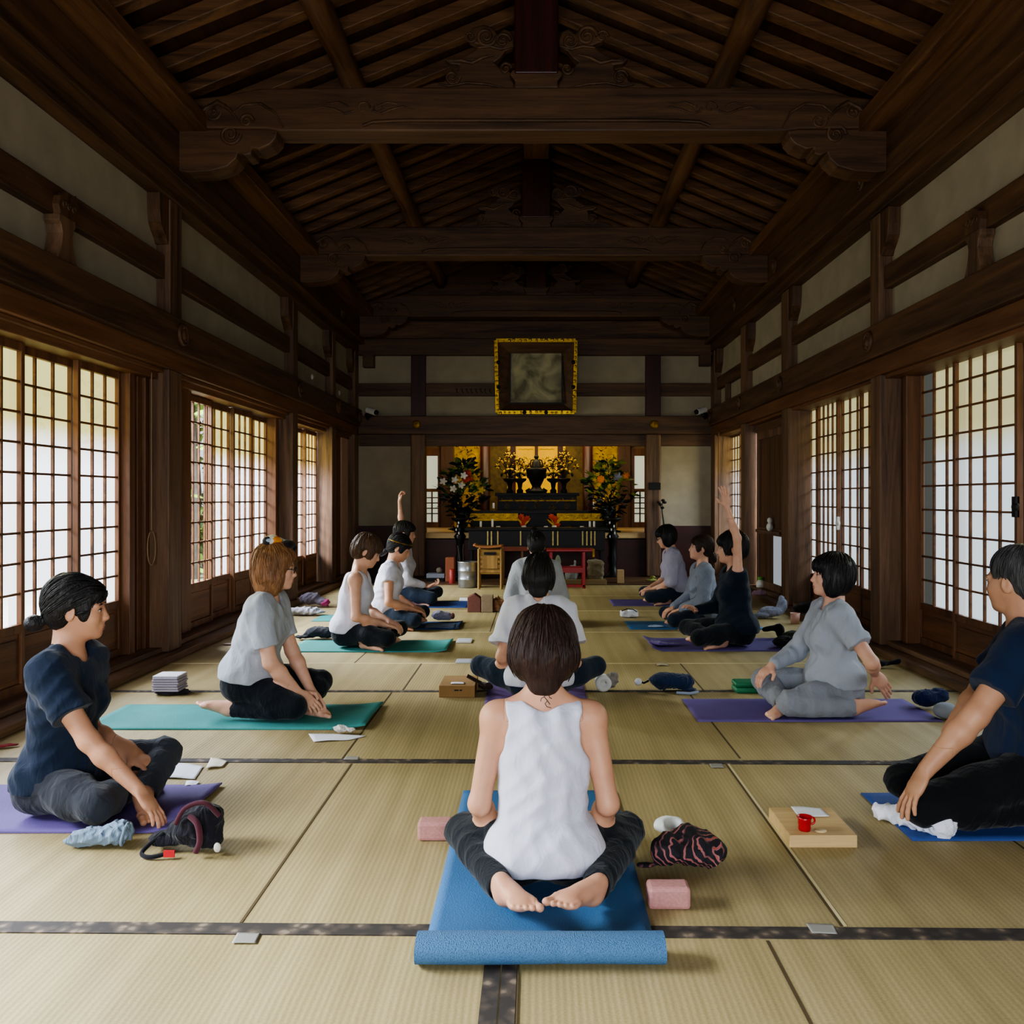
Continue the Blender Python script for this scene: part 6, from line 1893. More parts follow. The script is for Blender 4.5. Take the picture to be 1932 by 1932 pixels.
blob('purple_towel', [E3(x-.03, y+.05, .03, .07, .10, .018, 0, .5), E3(x+.09, y+.06, .02, .10, .04, .012, .03, .2)], M_('#5d4a86', var=.15, fold=.5), 'rumpled purple towel on the left end of the violet mat', 'towel', .006, .014, 44, 3)
x, y = G(1320, 1210)
blob('lilac_cloth', [E3(x-.01, y+.01, .02, .06, .04, .016, 0, .3)], M_('#7a719a', var=.15), 'small lilac cloth by the raised-arm woman\'s feet', 'cloth', .006, .008, 44, 3)
x, y = G(1237, 1141)
blob('print_cloth', [E3(x+.0, y, .02, .07, .04, .018, 0)], M_('#b9b4b8', var=.3), 'small printed cloth on the farthest violet mat', 'cloth', .007, .008, 44, 3)
x, y = G(1145, 1306)
root = empty('plastic_bag', (x, y, 0), 0, 'grey plastic bag holding a white roll, right of the plum mat', 'bag')
blob('bag', [E3(x+.02, y+.05, .055, .055, .05, .05, 0), E3(x+.05, y+.08, .075, .035, .04, .04, .03)], M_('#7d7770', var=.15, fold=.7), None, None, .005, .014, 55, 3, root)
MMr = Matrix(((1,0,0),(0,0,-1),(0,1,0)))
fin(MB().lathe((x-.02, y+.01, .05), [(.048,-.06),(.048,.01),(.038,.016),(.02,.014),(.018,0),(0,0)], 24, True, MMr), 'white_roll', M_('#c9c8c4', var=.06), root)
x, y = G(1268, 1308)
root = empty('drawstring_bag', (x, y, 0), 0, 'bulging navy drawstring bag with a white pompom, right of centre', 'bag')
blob('bag', [E3(x-.04, y+.06, .065, .10, .08, .062, 0), E3(x+.06, y+.06, .06, .09, .08, .058, .03), E3(x+.11, y+.02, .02, .05, .05, .02, .02)], M_('#1d2c48', var=.25, fold=.8, foldscale=18), None, None, .006, .018, 38, 3, root)
mb = MB(); mb.tube([(x-.13, y+.07, .06), (x-.16, y+.05, .05), (x-.185, y+.04, .06)], .006, 6); fin(mb, 'cord', M_('#101522'), root)
mb = MB(); mb.ball((x-.195, y+.04, .06), .022, 14); fin(mb, 'pompom', M_('#c9cbd2'), root)
mb = MB(); mb.tube([(x+.02, y-.03, .01), (x+.10, y-.04, .008), (x+.15, y-.03, .015)], .009, 6); fin(mb, 'grey_strap', M_('#8b95a6'), root)
x, y = G(1119, 1255)
blob('tissue', [E3(x, y, .018, .035, .025, .016, 0, .4)], M_('#d0d2d8', fold=.5), 'crumpled white tissue on the light seam, right of centre', 'tissue', .004, .01, 80, 3)
sheet('paper_scrap', [(1240, 1256), (1262, 1256), (1258, 1251), (1238, 1251)], plain('beige_paper', C('#a89c84'), .8), 'beige paper scrap behind the navy drawstring bag', 'paper', .003)
(xa, ya), (xb, _) = G(1388, 1309), G(1452, 1309)
root = empty('green_case', ((xa+xb)/2, ya+.05, 0), 0, 'green hard case beside the knee of the woman in grey', 'case')
gm = plain('green_case', C('#1f6b46'), .55, noise=.1, nscale=60)
fin(MB().box(xa, xb, ya, ya+.13, .0, .036), 'base', gm, root, bevel=.014); fin(MB().box(xa, xb, ya, ya+.13, .036, .066), 'lid', gm, root, bevel=.014)
# far end: bucket, stool, red stand, bags
def cyl(px, py, r, h, nm, mat, label, cat, prof=None):
    x, y = G(px, py); y += r
    root = empty(nm, (x, y, 0), 0, label, cat); return root, x, y
root, x, y = cyl(881, 1110, .12, .33, 'metal_pail', 'metal', 'ribbed tin pail left of the bamboo stool', 'pail')
fin(MB().lathe((x, y, 0), [(.115,0),(.122,.01),(.122,.10),(.128,.108),(.124,.116),(.124,.21),(.130,.218),(.126,.226),(.128,.325),(.134,.335),(.122,.335),(.118,.02),(0,.02)], 32), 'pail_body', M['metal'], root)
mb = MB(); mb.tube([(x-.05, y, .3), (x-.06, y, .50), (x-.05, y, .56)], .008, 8); mb.tube([(x-.09, y, .3), (x-.12, y, .54)], [.008,.02], 8); fin(mb, 'ladles', M['darkiron'], root)
# bamboo stool
(xa, ya), (xb, _) = G(901, 1112), G(948, 1112); zt_ = .54
root = empty('bamboo_stool', ((xa+xb)/2, ya+.15, 0), 0, 'tall bamboo stool with a curved brown seat, left of the altar stand', 'stool')
bm = wood('bamboo', C('#7c5c30'), C('#b08c52'), 'Z', rough=.5)
for xx in (xa+.015, xb-.015):
    for yy in (ya+.015, ya+.26): fin(MB().tube([(xx, yy, 0), (xx, yy, zt_-.03)], .016, 10), 'leg', bm, root)
mb = MB(); mb.box(xa+.03, xb-.03, ya+.02, ya+.255, .19, zt_-.04); fin(mb, 'box', wood('bamboo_slats', C('#80602f'), C('#ab8848'), 'X', scale=2), root, bevel=.004)
mb = MB()
for k in range(4): mb.box(xa+.03, xb-.03, ya+.008, ya+.02, .21+.06*k, .245+.06*k)
mb.box(xa+.06, xb-.06, ya+.004, ya+.01, .26, .40)
fin(mb, 'slats', bm, root, bevel=.003)
fin(MB().box(xa+.08, xb-.08, ya+.003, ya+.012, .435, .47), 'dark_slot', M['black'], root)
mb = MB(); mb.grid(lambda u, v: (xa-.055+(xb-xa+.06)*u, ya-.02+.32*v, zt_ - .01 + .02*(2*u-1)**2 + (.01 if u < .1 else 0)), 16, 4)
fin(mb, 'seat', wood('seat_wood', C('#7a4c30'), C('#a87048'), 'X'), root, solid=.022)
# long low bench top behind
Yq = 11.9
root = empty('low_bench', ((wx(946,Yq)+wx(992,Yq))/2, Yq, 0), 0, 'narrow reddish bench end between the stool and the altar stand', 'bench')
fin(MB().box(wx(944,Yq), wx(996,Yq), Yq, Yq+.25, wz(1040,Yq), wz(1033,Yq)), 'seat', wood('bench_red', C('#4e2014'), C('#7c3a26'), 'X'), root, bevel=.004)
for px in (948, 983): fin(MB().box(wx(px,Yq), wx(px+4,Yq), Yq+.01, Yq+.05, 0, wz(1040,Yq)), 'leg', wood('bench_leg%d' % px, C('#4e3420'), C('#7c5c3a'), 'Z'), root)
# red stand
Yq = 11.45
root = empty('red_stand', (wx(1077,Yq), Yq, 0), 0, 'open red lacquered stand right of the seated figures', 'stand')
zt_ = wz(1036, Yq)
fin(MB().box(wx(1031,Yq), wx(1122,Yq), Yq, Yq+.28, zt_-.035, zt_), 'top', M['redlac'], root, bevel=.008)
for px in (1037, 1099):
    for yy in (Yq+.02, Yq+.22): fin(MB().box(wx(px,Yq), wx(px+6,Yq), yy, yy+.04, 0, zt_-.035), 'leg', M['redlac'], root, bevel=.006)
mb = MB(); mb.box(wx(1040,Yq), wx(1100,Yq), Yq+.02, Yq+.05, .20, .27); mb.box(wx(1040,Yq), wx(1100,Yq), Yq+.22, Yq+.25, .20, .27); mb.box(wx(1040,Yq), wx(1104,Yq), Yq+.02, Yq+.05, .015, .05)
fin(mb, 'crossbar', M['redlac'], root, bevel=.004)
fin(MB().box(wx(1118,Yq), wx(1122,Yq), Yq-.005, Yq+.02, zt_-.1, zt_), 'end_fitting', M['golddim'], root)
x, y = wx(1124, 12.0), 12.1
blob('canvas_bag', [rbox((x, y, .17), (.115, .09, .165), 0, None, .05)], M_('#6e6350', var=.1, fold=.4), 'upright beige canvas bag right of the red stand', 'bag', .01, .02, 26, 3)
x, y = wx(1078, 12.0), 12.05
blob('plastic_sack', [E3(x, y, .13, .10, .08, .13, 0), E3(x+.05, y, .27, .03, .03, .07, .05)], M_('#8b8d8c', var=.1, fold=.6), 'pale plastic sack inside the red stand', 'sack', .01, .02, 30, 3)
x, y = wx(1053, 12.0), 12.05
blob('cloth_roll', [E3(x, y, .30, .045, .05, .10, 0), cap((x, y, 0), (x, y, .25), .03, .03, .02)], M_('#7c8272', var=.1), 'pale grey-green cloth roll standing beside the red stand', 'roll', .01, .015, 30, 4)
Yq = 11.9
root = empty('low_tray', (wx(1105,Yq), Yq, 0), 0, 'low pale wooden tray on the boards under the red stand', 'tray')
fin(MB().box(wx(1066,Yq), wx(1145,Yq), Yq, Yq+.22, 0, .07), 'tray_body', wood('tray_wood', C('#6b5a3c'), C('#8f7a52'), 'X'), root, bevel=.01)
for i, (a, b, z0, z1, l) in enumerate(((1140, 1170, 0, .06, 'low wooden offcut right of the beige bag'), (1163, 1176, .0, .18, 'upright wooden offcut right of the beige bag'))):
    fin(MB().box(wx(a, 12.3), wx(b, 12.3), 12.3 - .1*i, 12.38 - .1*i, z0, z1), 'wood_offcut', M['paleX'] if i else M['doorX'], label=l, cat='wood', bevel=.005)
Yq = 12.4
fin(MB().box(wx(840,Yq), wx(857,Yq), Yq, Yq+.2, 0, wz(1052,Yq)), 'orange_box', plain('terracotta', C('#8c5136'), .8, noise=.1), label='tall terracotta coloured box left of the pail', cat='box', bevel=.008)
root = empty('red_can', (wx(853, 12.1), 12.1, 0), 0, 'small red can in front of the terracotta box', 'can')
fin(MB().lathe((wx(853, 12.1), 12.1, 0), [(.04,0),(.042,.01),(.042,.19),(.03,.2)], 20), 'can_body', plain('redcan', C('#8c2a20'), .5), root)
root = empty('grey_tray', (wx(822, 12.5), 12.5, 0), 0, 'shallow grey tray by the left altar post', 'tray')
fin(MB().box(wx(806, 12.5), wx(840, 12.5), 12.4, 12.62, .05, .11), 'tray_body', plain('greytray', C('#73767a'), .6), root, bevel=.006)
fin(MB().box(wx(806, 12.5), wx(838, 12.5), 12.42, 12.6, 0, .05), 'foot', M['black'], root)
x = wx(829, 12.5); mb = MB(); mb.ball((x, 12.5, .15), (.045,.04,.042), 12); fin(mb, 'stone', plain('stone', C('#6c6252'), .9, noise=.2), label='round stone on the shallow grey tray', cat='stone')
x, y = G(1229, 1099)
blob('yellow_wrapper', [E3(x, y+.02, .03, .09, .05, .028, 0), E3(x+.02, y+.02, .07, .05, .035, .03, .02)], M_('#8c9250', var=.4), 'yellow-green wrapper at the foot of the right altar post', 'wrapper', .007, .015, 60, 3)
# dry branch by the right panel
mb = MB(); b0 = Vector(AT(1256, 1000, 13.1)); b0.z = .0
mb.tube([b0, AT(1252, 985, 13.1), AT(1249, 965, 13.1), AT(1250, 945, 13.1)], [.014,.012,.009,.005], 7)
mb.tube([AT(1250, 965, 13.1), AT(1246, 955, 13.1), AT(1243, 950, 13.1)], .005, 6)
for px, py in ((1246, 952), (1251, 944), (1254, 948), (1243, 948), (1250, 958)): mb.ball(AT(px, py, 13.08), (.03,.02,.02), 8)
fin(mb, 'dry_branch', M['darkiron'], label='thin dry branch standing against the right white panel', cat='branch')
mb = MB(); mb.box(bx(1222), bx(1243), YB-.2, YB-.13, bz(924), bz(911)); fin(mb, 'wall_bracket', M['black'], label='small black bracket on the right altar post', cat='bracket', bevel=.004)
# pull cord with a ring on the left
xs = XL - .10; ys = F*(-xs)/(PX-284)
ys = 6.32; xs = XL - .08
mb = MB(); mb.tube([(xs, ys, 2.03), (xs, ys, .92)], .004, 6)
mb.tube([(xs, ys + .065*math.sin(a), .80 - .12*math.cos(a)*1.0) for a in np.linspace(0, 2*PI, 24)], .0045, 6)
fin(mb, 'rope_loop', plain('cord', C('#8d7458'), .8), label='thin cord ending in a loop, hanging beside the broad left post', cat='cord')
mb = MB(); mb.tube([(XR-.02, 12.6, 2.07), (XR-.02, 12.6, .1)], .008, 6); fin(mb, 'bamboo_pole', M['doorZ'], label='thin pole against the wall behind the raised arm', cat='pole')
# door pulls and bolts
for (x, y, z, l) in ((XL-.20, 9.95, 1.25, 'small dark knob on the far left paper door'), (XR+.20, 8.28, .92, 'small white tag on the middle right paper door'), (XR+.20, 5.21, 1.10, 'black iron latch on the wide right paper door')):
    mb = MB(); mb.ball((x, y, z), (.02,.03,.035), 12); mb.box(x-.012, x+.012, y-.02, y+.02, z-.06, z+.06)
    fin(mb, 'door_pull', M['darkiron'] if 'white' not in l else M['white'], label=l, cat='latch')
# plain button ornaments on the upper left plaster
for (y, z, l) in ((10.9, 2.62, 'small round peg on the lower left plaster row'), (12.4, 2.60, 'small round peg farther along the lower left plaster row')):
    MM = Matrix(((0,0,1),(0,1,0),(-1,0,0)))
    fin(MB().lathe((XL-.10, y, z), [(.03,0),(.035,.01),(.02,.02),(0,.022)], 14, True, MM), 'wall_peg', M['white'], label=l, cat='peg')
# ---------------------------------------------------------------- the people
SK = skinmat('skin_warm', C('#c49478')); SKL = skinmat('skin_light', C('#d3a58c')); SKM = skinmat('skin_tan', C('#b98c6e'))
HB = hairmat('black_hair', (.003,.0028,.003), (.018,.015,.015)); HD = hairmat('dark_brown_hair', (.007,.0035,.0028), (.048,.024,.018))
HN = hairmat('brown_hair', (.030,.015,.008), (.12,.065,.035)); HG = hairmat('auburn_hair', (.07,.028,.010), (.30,.14,.055)); HY = hairmat('greying_hair', (.006,.006,.006), (.085,.082,.08), .5)
T_white = cloth('white_jersey', C('#c9c9d6'), var=.05, fold=.22, foldscale=20); T_grey = cloth('grey_jersey', C('#9a9fa8'), var=.08, fold=.3, foldscale=20)
T_heather = cloth('pale_grey_jersey', C('#a4a9b2'), var=.08, fold=.3, foldscale=22); T_navy = cloth('navy_jersey', C('#1a2538'), var=.15, fold=.3, foldscale=18)
T_lilac = cloth('lilac_grey_linen', C('#9a96a8'), var=.10, fold=.4, foldscale=24); T_slate = cloth('slate_knit', C('#79808d'), var=.2, fold=.4, foldscale=24)
T_knit = cloth('dark_navy_knit', C('#131e2b'), var=.2, weave=300, fold=.2, foldscale=18); T_man = cloth('man_navy_jersey', C('#16233b'), var=.15, fold=.3, foldscale=16)
T_linen = cloth('soft_grey_linen', C('#9fa2a8'), var=.08, fold=.4, foldscale=22)
B_blk = cloth('black_leggings', C('#12171d'), var=.2, fold=.3, foldscale=24); B_char = cloth('charcoal_trousers', C('#30333b'), var=.2, fold=.4, foldscale=20)
B_navy = cloth('navy_leggings', C('#1b2634'), var=.2, fold=.2, foldscale=20); B_grey = cloth('grey_sweatpants', C('#83868d'), var=.10, fold=.4, foldscale=20)
B_man = cloth('black_trousers', C('#101114'), var=.3, fold=.4, foldscale=20)
def A_(t, pole=None, d=None, n=None, curl=.35, spread=.06):
    r = dict(t=t, curl=curl, spread=spread)
    if pole: r['pole'] = pole
    if d: r['d'] = d
    if n: r['n'] = n
    return r
def Lg(K, A, f, n=(0, 0, -1)): return dict(K=K, A=A, f=f, n=n)
# 1 front, seen from behind
r1, H1 = person(dict(label='woman in a white tank top seen from behind, on the nearest blue mat',
    loc=(.022, 2.70), rz=0, s=.935, q=.0048, hq=.003, cq=.0042, hairq=.0035, hvol=.027, nstr=420, lean=4, bend=8, hpitch=24, pz=.105, width=1.03,
    skin=SK, hair='back', hair_mat=HD, hair_f=.010, tr_mat=B_blk, top='tank', top_mat=T_white, top_e=.014, flare=.028, hem=-.055, cuff=.88, cuffr=.044, finefeet=1, seed=11,
    top_folds=[dict(amp=.020, freq=62, seed=4, n=5, soft=1, dirs=[(.8, .2, .55), (.55, .1, -.75), (.95, .1, .15), (.7, .1, .6)]), dict(amp=.008, freq=24, seed=9, n=3, soft=1, dirs=[(.7, .2, .7), (.3, .1, -.9)])], face=True,
    tr_f=.016, armL=A_((-.180, .205, .115), (-.25, -1, -.1), (.3, .9, -.1)), armR=A_((.180, .205, .115), (.25, -1, -.1), (-.3, .9, -.1)),
    legL=Lg((-.272, .19, .085), (-.115, -.24, .058), (.45, -.88, -.12), (.10, -.35, 1)), legR=Lg((.285, .19, .085), (.14, -.24, .058), (-.70, -.72, -.12), (-.10, -.35, 1))))
# 2 left foreground
r2, H2 = person(dict(label='woman in a navy t-shirt with a low black bun, sitting cross-legged at the left edge',
    loc=(-1.75, 3.33), rz=-PI/2, s=1.02, q=.005, hq=.0032, cq=.0048, hairq=.004, lean=0, bend=8, hpitch=4, hyaw=16, fat=-.004,
    skin=SK, hair='bun', hair_mat=HB, hair_f=.009, bunc=(0, -.135, -.062), bunr=(.032, .034, .032), tr_mat=B_char, top='tee', top_mat=T_navy, top_e=.014, flare=.006, hem=-.01, sleeve=.62, slr=.070, cuffr=.05, seed=21, tr_f=.016,
    armR=A_((.20, .36, .13), (.5, -.5, -.2), (.0, .62, -.78), (.0, -.6, -.8), .18, .05), armL=A_((-.11, .20, .16), (-.4, -.8, -.2)),
    legR=Lg((.24, .24, .088), (-.08, .20, .05), (-.9, .35, 0)), legL=Lg((-.22, .28, .135), (.02, .30, .05), (.75, .5, 0))))
# 3 kneeling, auburn hair
r3, H3 = person(dict(label='kneeling auburn-haired woman with glasses, grey t-shirt and bright scarf knot',
    loc=(-1.50, 4.74), rz=-PI/2, s=.985, q=.0055, hq=.0034, cq=.005, hairq=.0042, hvol=.012, lean=8, bend=10, hpitch=6, hyaw=8, pz=.185, fat=.008, armr=1.08,
    skin=SKL, hair='long', hair_mat=HG, hair_f=.011, tr_mat=B_blk, top='tee', top_mat=T_heather, top_e=.016, flare=.02, hem=.015, sleeve=.72, slr=.064, seed=31, legr=1.05, vneck=1,
    armR=A_((.07, .27, .135), (.6, -.4, -.1), (-.1, .7, -.6), (-.6, -.3, -.7), .3), armL=A_((-.05, .30, .135), (-.5, -.3, -.2), (.1, .6, -.7), (.6, -.3, -.7), .3),
    legR=Lg((.14, .27, .078), (.09, -.09, .05), (.0, -1, -.08), (0, -.1, 1)), legL=Lg((-.26, .31, .13), (-.04, .28, .045), (.35, .9, 0))))
# 4 brown hair, tank
r4, H4 = person(dict(label='short brown-haired woman in a white tank top, cross-legged on the second teal mat',
    loc=(-1.435, 7.0), rz=-PI/2, s=1.035, q=.007, hq=.0042, cq=.0065, hairq=.0055, hvol=.006, lean=4, bend=9, hpitch=24, hyaw=5, armr=.95,
    skin=SKL, hair='pixie', hair_mat=HN, tr_mat=B_blk, top='tank', top_mat=T_white, top_e=.016, flare=.02, hem=.0, seed=41,
    armR=A_((.10, .26, .17), (.5, -.5, -.2), (-.4, .8, -.3)), armL=A_((-.10, .26, .17), (-.5, -.5, -.2), (.4, .8, -.3)),
    legR=Lg((.27, .31, .09), (-.05, .27, .05), (-.9, .3, 0)), legL=Lg((-.27, .32, .09), (.17, .14, .05), (.45, .85, 0))))
# 5 headband
r5, H5 = person(dict(label='woman in a white t-shirt with a pale headband, on the dark blue mat',
    loc=(-1.36, 8.02), rz=-PI/2, s=1.0, q=.0075, hq=.0045, cq=.007, hairq=.006, lean=6, bend=10, hpitch=26,
    skin=SK, hair='tied', hair_mat=HB, bunc=(0, -.10, -.09), bunr=(.022, .022, .03), tr_mat=B_navy, top='tee', top_mat=T_white, top_e=.018, flare=.02, hem=.01, sleeve=.35, slr=.062, seed=51,
    armR=A_((.12, .27, .17), (.5, -.5, -.2), (-.4, .8, -.3)), armL=A_((-.10, .25, .17), (-.5, -.5, -.2), (.4, .8, -.3)),
    legR=Lg((.26, .31, .09), (-.05, .27, .06), (-.8, .5, .1)), legL=Lg((-.26, .32, .10), (.16, .15, .05), (.40, .9, 0))))
# 6 far left, raised arm
r6, H6 = person(dict(label='farthest woman on the left, white long-sleeved top, one fist raised',
    loc=(-1.46, 9.8), rz=-PI/2, s=1.06, q=.0085, hq=.005, cq=.008, hairq=.007, lean=0, bend=4, hpitch=6,
    skin=SKL, hair='pixie', hair_mat=HB, tr_mat=B_navy, top='long', top_mat=T_white, top_e=.014, flare=.01, hem=.02, seed=61, sleeveL=.12, sleeveR=1.75, armr=.92,
    armR=A_((.12, .27, .18), (.5, -.5, -.2), (-.2, .9, .2), (0, 0, 1), .6), armL=A_((-.22, -.06, 1.04), (-.5, -.3, 0), (.05, .1, 1), (0, 1, 0), 1.0), shrL=.03,
    legR=Lg((.27, .33, .085), (-.05, .27, .05), (-.9, .3, 0)), legL=Lg((-.27, .33, .09), (.16, .16, .05), (.4, .9, 0))))
# 7 centre, white blouse
r7, H7 = person(dict(label='woman in a loose white blouse, round black hair, seen from behind, plum mat',
    loc=(.012, 5.12), rz=0, s=.985, q=.006, hq=.004, cq=.0055, hairq=.0045, hvol=.004, lean=6, bend=12, hpitch=26, width=1.0,
    skin=SK, hair='back', hair_mat=HB, hair_f=.004, tr_mat=B_navy, top='tee', top_mat=T_white, top_e=.022, flare=.03, hem=-.02, sleeve=.75, slr=.095, seed=71, neck_r=.072, vback=1, top_f=.016, top_fr=30, top_dirs=[(1, .2, .25), (1, .1, -.25), (.9, 0, .1)],
    armL=A_((-.185, .20, .12), (-.25, -1, -.1)), armR=A_((.185, .20, .12), (.25, -1, -.1)),
    legL=Lg((-.345, .20, .155), (-.03, .30, .055), (.8, .5, 0)), legR=Lg((.345, .20, .155), (.05, .38, .055), (-.8, .5, 0))))
# 8 centre far
r8, H8 = person(dict(label='farthest figure in the centre, soft grey long-sleeved shirt, high dark bun',
    loc=(.0, 8.1), rz=0, s=1.0, q=.0075, hq=.005, cq=.007, hairq=.006, lean=6, bend=10, hpitch=12, width=1.0,
    skin=SK, hair='bun', hair_mat=HB, bunc=(-.02, -.055, .125), bunr=(.036, .034, .03), tr_mat=B_blk, top='long', top_mat=T_linen, top_e=.03, flare=.04, hem=-.04, seed=81, top_f=.02, top_fr=26, top_dirs=[(1, .2, .1)], cuffr2=.05,
    armL=A_((-.20, .20, .13), (-.3, -1, -.1)), armR=A_((.20, .20, .13), (.3, -1, -.1))))
LFx = dict(legL=Lg((-.27, .32, .09), (.05, .27, .05), (.9, .3, 0)), legR=Lg((.27, .32, .09), (-.16, .14, .05), (-.45, .85, 0)))
# 9 far right
r9, H9 = person(dict(label='farthest woman on the right, lilac-grey shirt and glasses, looking down',
    loc=(1.54, 9.85), rz=PI/2, s=1.02, q=.0085, hq=.005, cq=.008, hairq=.007, lean=6, bend=8, hpitch=18,
    skin=SKL, hair='bob', hair_mat=HB, tr_mat=B_navy, top='long', top_mat=T_lilac, top_e=.02, flare=.02, hem=.02, seed=91, sleeveL=1.2, sleeveR=1.2,
    armL=A_((-.12, .28, .16), (-.5, -.5, -.2), (.3, .9, -.1)), armR=A_((.12, .27, .16), (.5, -.5, -.2)), **LFx))
r10, H10 = person(dict(label='woman with low-tied dark hair and slate grey cardigan, right side',
    loc=(1.50, 8.05), rz=PI/2, s=.965, q=.0075, hq=.0045, cq=.007, hairq=.006, lean=2, bend=4, hpitch=-6,
    skin=SKL, hair='tied', hair_mat=HD, bunc=(0, -.115, -.07), bunr=(.034, .036, .04), tr_mat=B_navy, top='long', top_mat=T_slate, top_e=.024, flare=.03, hem=-.02, seed=101, top_f=.02, top_fr=40,
    armL=A_((-.13, .24, .17), (-.5, -.5, -.2)), armR=A_((.12, .27, .16), (.5, -.5, -.2)), **LFx))
r11, H11 = person(dict(label='woman in a dark navy sweater raising her bare arm high, right side',
    loc=(1.555, 7.05), rz=PI/2, s=1.04, q=.007, hq=.004, cq=.0065, hairq=.0055, lean=1, bend=3, hpitch=2, hyaw=-6,
    skin=SKL, hair='pixie', hair_mat=HB, hvol=.010, tr_mat=B_blk, top='long', top_mat=T_knit, top_e=.020, flare=.025, hem=-.01, seed=111, sleeveL=.10, sleeveR=1.9, neck_r=.075, armr=.95,
    armL=A_((-.19, .10, 1.03), (-.6, -.4, 0), (.0, .16, 1), (-.6, .8, 0), .14, .13), shrL=.03, armR=A_((.10, .28, .24), (.5, -.5, -.2), (-.5, .6, .4)), **LFx))
r12, H12 = person(dict(label='woman with a black bob in grey t-shirt and sweatpants, arm behind back',
    loc=(1.605, 4.88), rz=PI/2, s=1.0, q=.0055, hq=.0034, cq=.005, hairq=.0042, lean=0, bend=2, hpitch=-3, hyaw=-2, hvol=.004,
    skin=SKL, hair='bob', hair_mat=HB, hair_f=.004, tr_mat=B_grey, top='tee', top_mat=T_grey, top_e=.018, flare=.026, hem=.03, sleeveL=.62, sleeveR=1.9, slr=.068, seed=121, neck_r=.066, vneck=1, tr_f=.018, tr_e=.014, cuffr=.05,
    armL=A_((-.11, -.185, .215), (-1, -.15, -.5), (.12, -.60, -.75), (.8, .3, 0), .1, .02), armR=A_((.10, .30, .22), (.5, -.2, -.3), (-.3, .7, -.5)),
    legL=Lg((-.21, .29, .08), (-.19, -.05, .045), (-.05, -1, -.05), (.25, -.1, 1)), legR=Lg((.22, .32, .115), (-.10, .29, .05), (-.6, .6, 0))))
r13, H13 = person(dict(label='kneeling man with greying short hair in a navy t-shirt and black trousers, right edge',
    loc=(1.79, 3.24), rz=PI/2, s=1.045, q=.005, hq=.0032, cq=.0048, hairq=.004, lean=2, bend=6, hpitch=4, hyaw=-28, twist=-30, pz=.19, fem=0, width=1.16, armr=1.16, legr=1.08, hand=1.10,
    skin=SKM, hair='short', hair_mat=HY, hair_f=.004, tr_mat=B_man, top='tee', top_mat=T_man, top_e=.018, flare=.02, hem=.0, sleeve=.66, slr=.078, seed=131, tr_f=.016,
    armL=A_((-.19, .455, .215), (-.7, -.2, .2), (.02, .50, -.85), (.05, -.8, -.5), .16, .13), armR=A_((.20, .20, .24), (.7, -.5, .1), (.0, .42, -.9), (-.1, -.9, -.4), .2),
    legL=Lg((-.15, .45, .085), (-.13, .04, .05), (.02, -1, -.05), (0, -.1, 1)), legR=Lg((.12, .40, .085), (.10, .0, .05), (0, -1, -.05), (0, -.1, 1))))

# ---- small worn things
def glasses(root, H, col='iris'):
    mb = MB()
    for sg in (1, -1):
        mb.tube([H.hp(sg*.032 + .021*math.cos(a), .100, -.004 + .017*math.sin(a)) for a in np.linspace(0, 2*PI, 18)], .0018, 6)
        mb.tube([H.hp(sg*.053, .098, .0), H.hp(sg*.074, .05, .002), H.hp(sg*.078, .0, .0)], .0018, 6)
    mb.tube([H.hp(-.011, .101, 0), H.hp(0, .104, .003), H.hp(.011, .101, 0)], .0018, 6)
    link('glasses', mb.v, mb.f, M[col], root, None, mb.sm, world=False)
glasses(r3, H3); glasses(r9, H9)
# scarf knot on the head of the auburn-haired woman
def scarfmat():
    n = NT('printed_scarf'); v = n.coords((1, 1, 1)); a = n.node('TexVoronoi', Scale=22.0); n.L(v, a.inputs['Vector'])
    sp = n.node('SeparateColor'); n.L(a.outputs['Color'], sp.inputs[0])
    n.bsdf(Base_Color=n.ramp(sp.outputs[0], [(0, C('#d8d4c8')), (.36, C('#d98a2a')), (.52, C('#c9461f')), (.66, C('#9db3c4')), (.8, C('#1c1a20'))], 'CONSTANT'), Roughness=.8)
    return n.m
cs = H3.hp(-.01, -.03, .142)
V, Fq = solidmesh([ell(cs, (.052, .050, .030), 0, H3.HR), ell(H3.hp(.03, -.055, .135), (.03, .03, .025), .02, H3.HR), ell(H3.hp(-.045, .03, .130), (.03, .035, .022), .02, H3.HR)], .004, (), [dict(amp=.012, freq=70, seed=3, n=4)])
qlink('scarf_knot', relax(V, Fq, 1), Fq, scarfmat(), r3)
V, Fq = solidmesh([ell(H3.hp(.0, .05, .128), (.045, .034, .026), 0, H3.HR), ell(H3.hp(-.03, .075, .110), (.02, .02, .02), .02, H3.HR)], .004, (), [dict(amp=.008, freq=70, seed=5, n=4)])
qlink('dark_scarf_end', relax(V, Fq, 1), Fq, cloth('dark_scarf', C('#1c1618'), var=.3), r3)
# headband
mb = MB(); mb.tube([H5.hp(.094*math.cos(a), -.012 + .108*math.sin(a), .045 + .02*math.sin(a)) for a in np.linspace(0, 2*PI, 28)], .0045, 6)
link('headband', mb.v, mb.f, M['golddim'], r5, None, mb.sm, world=False)
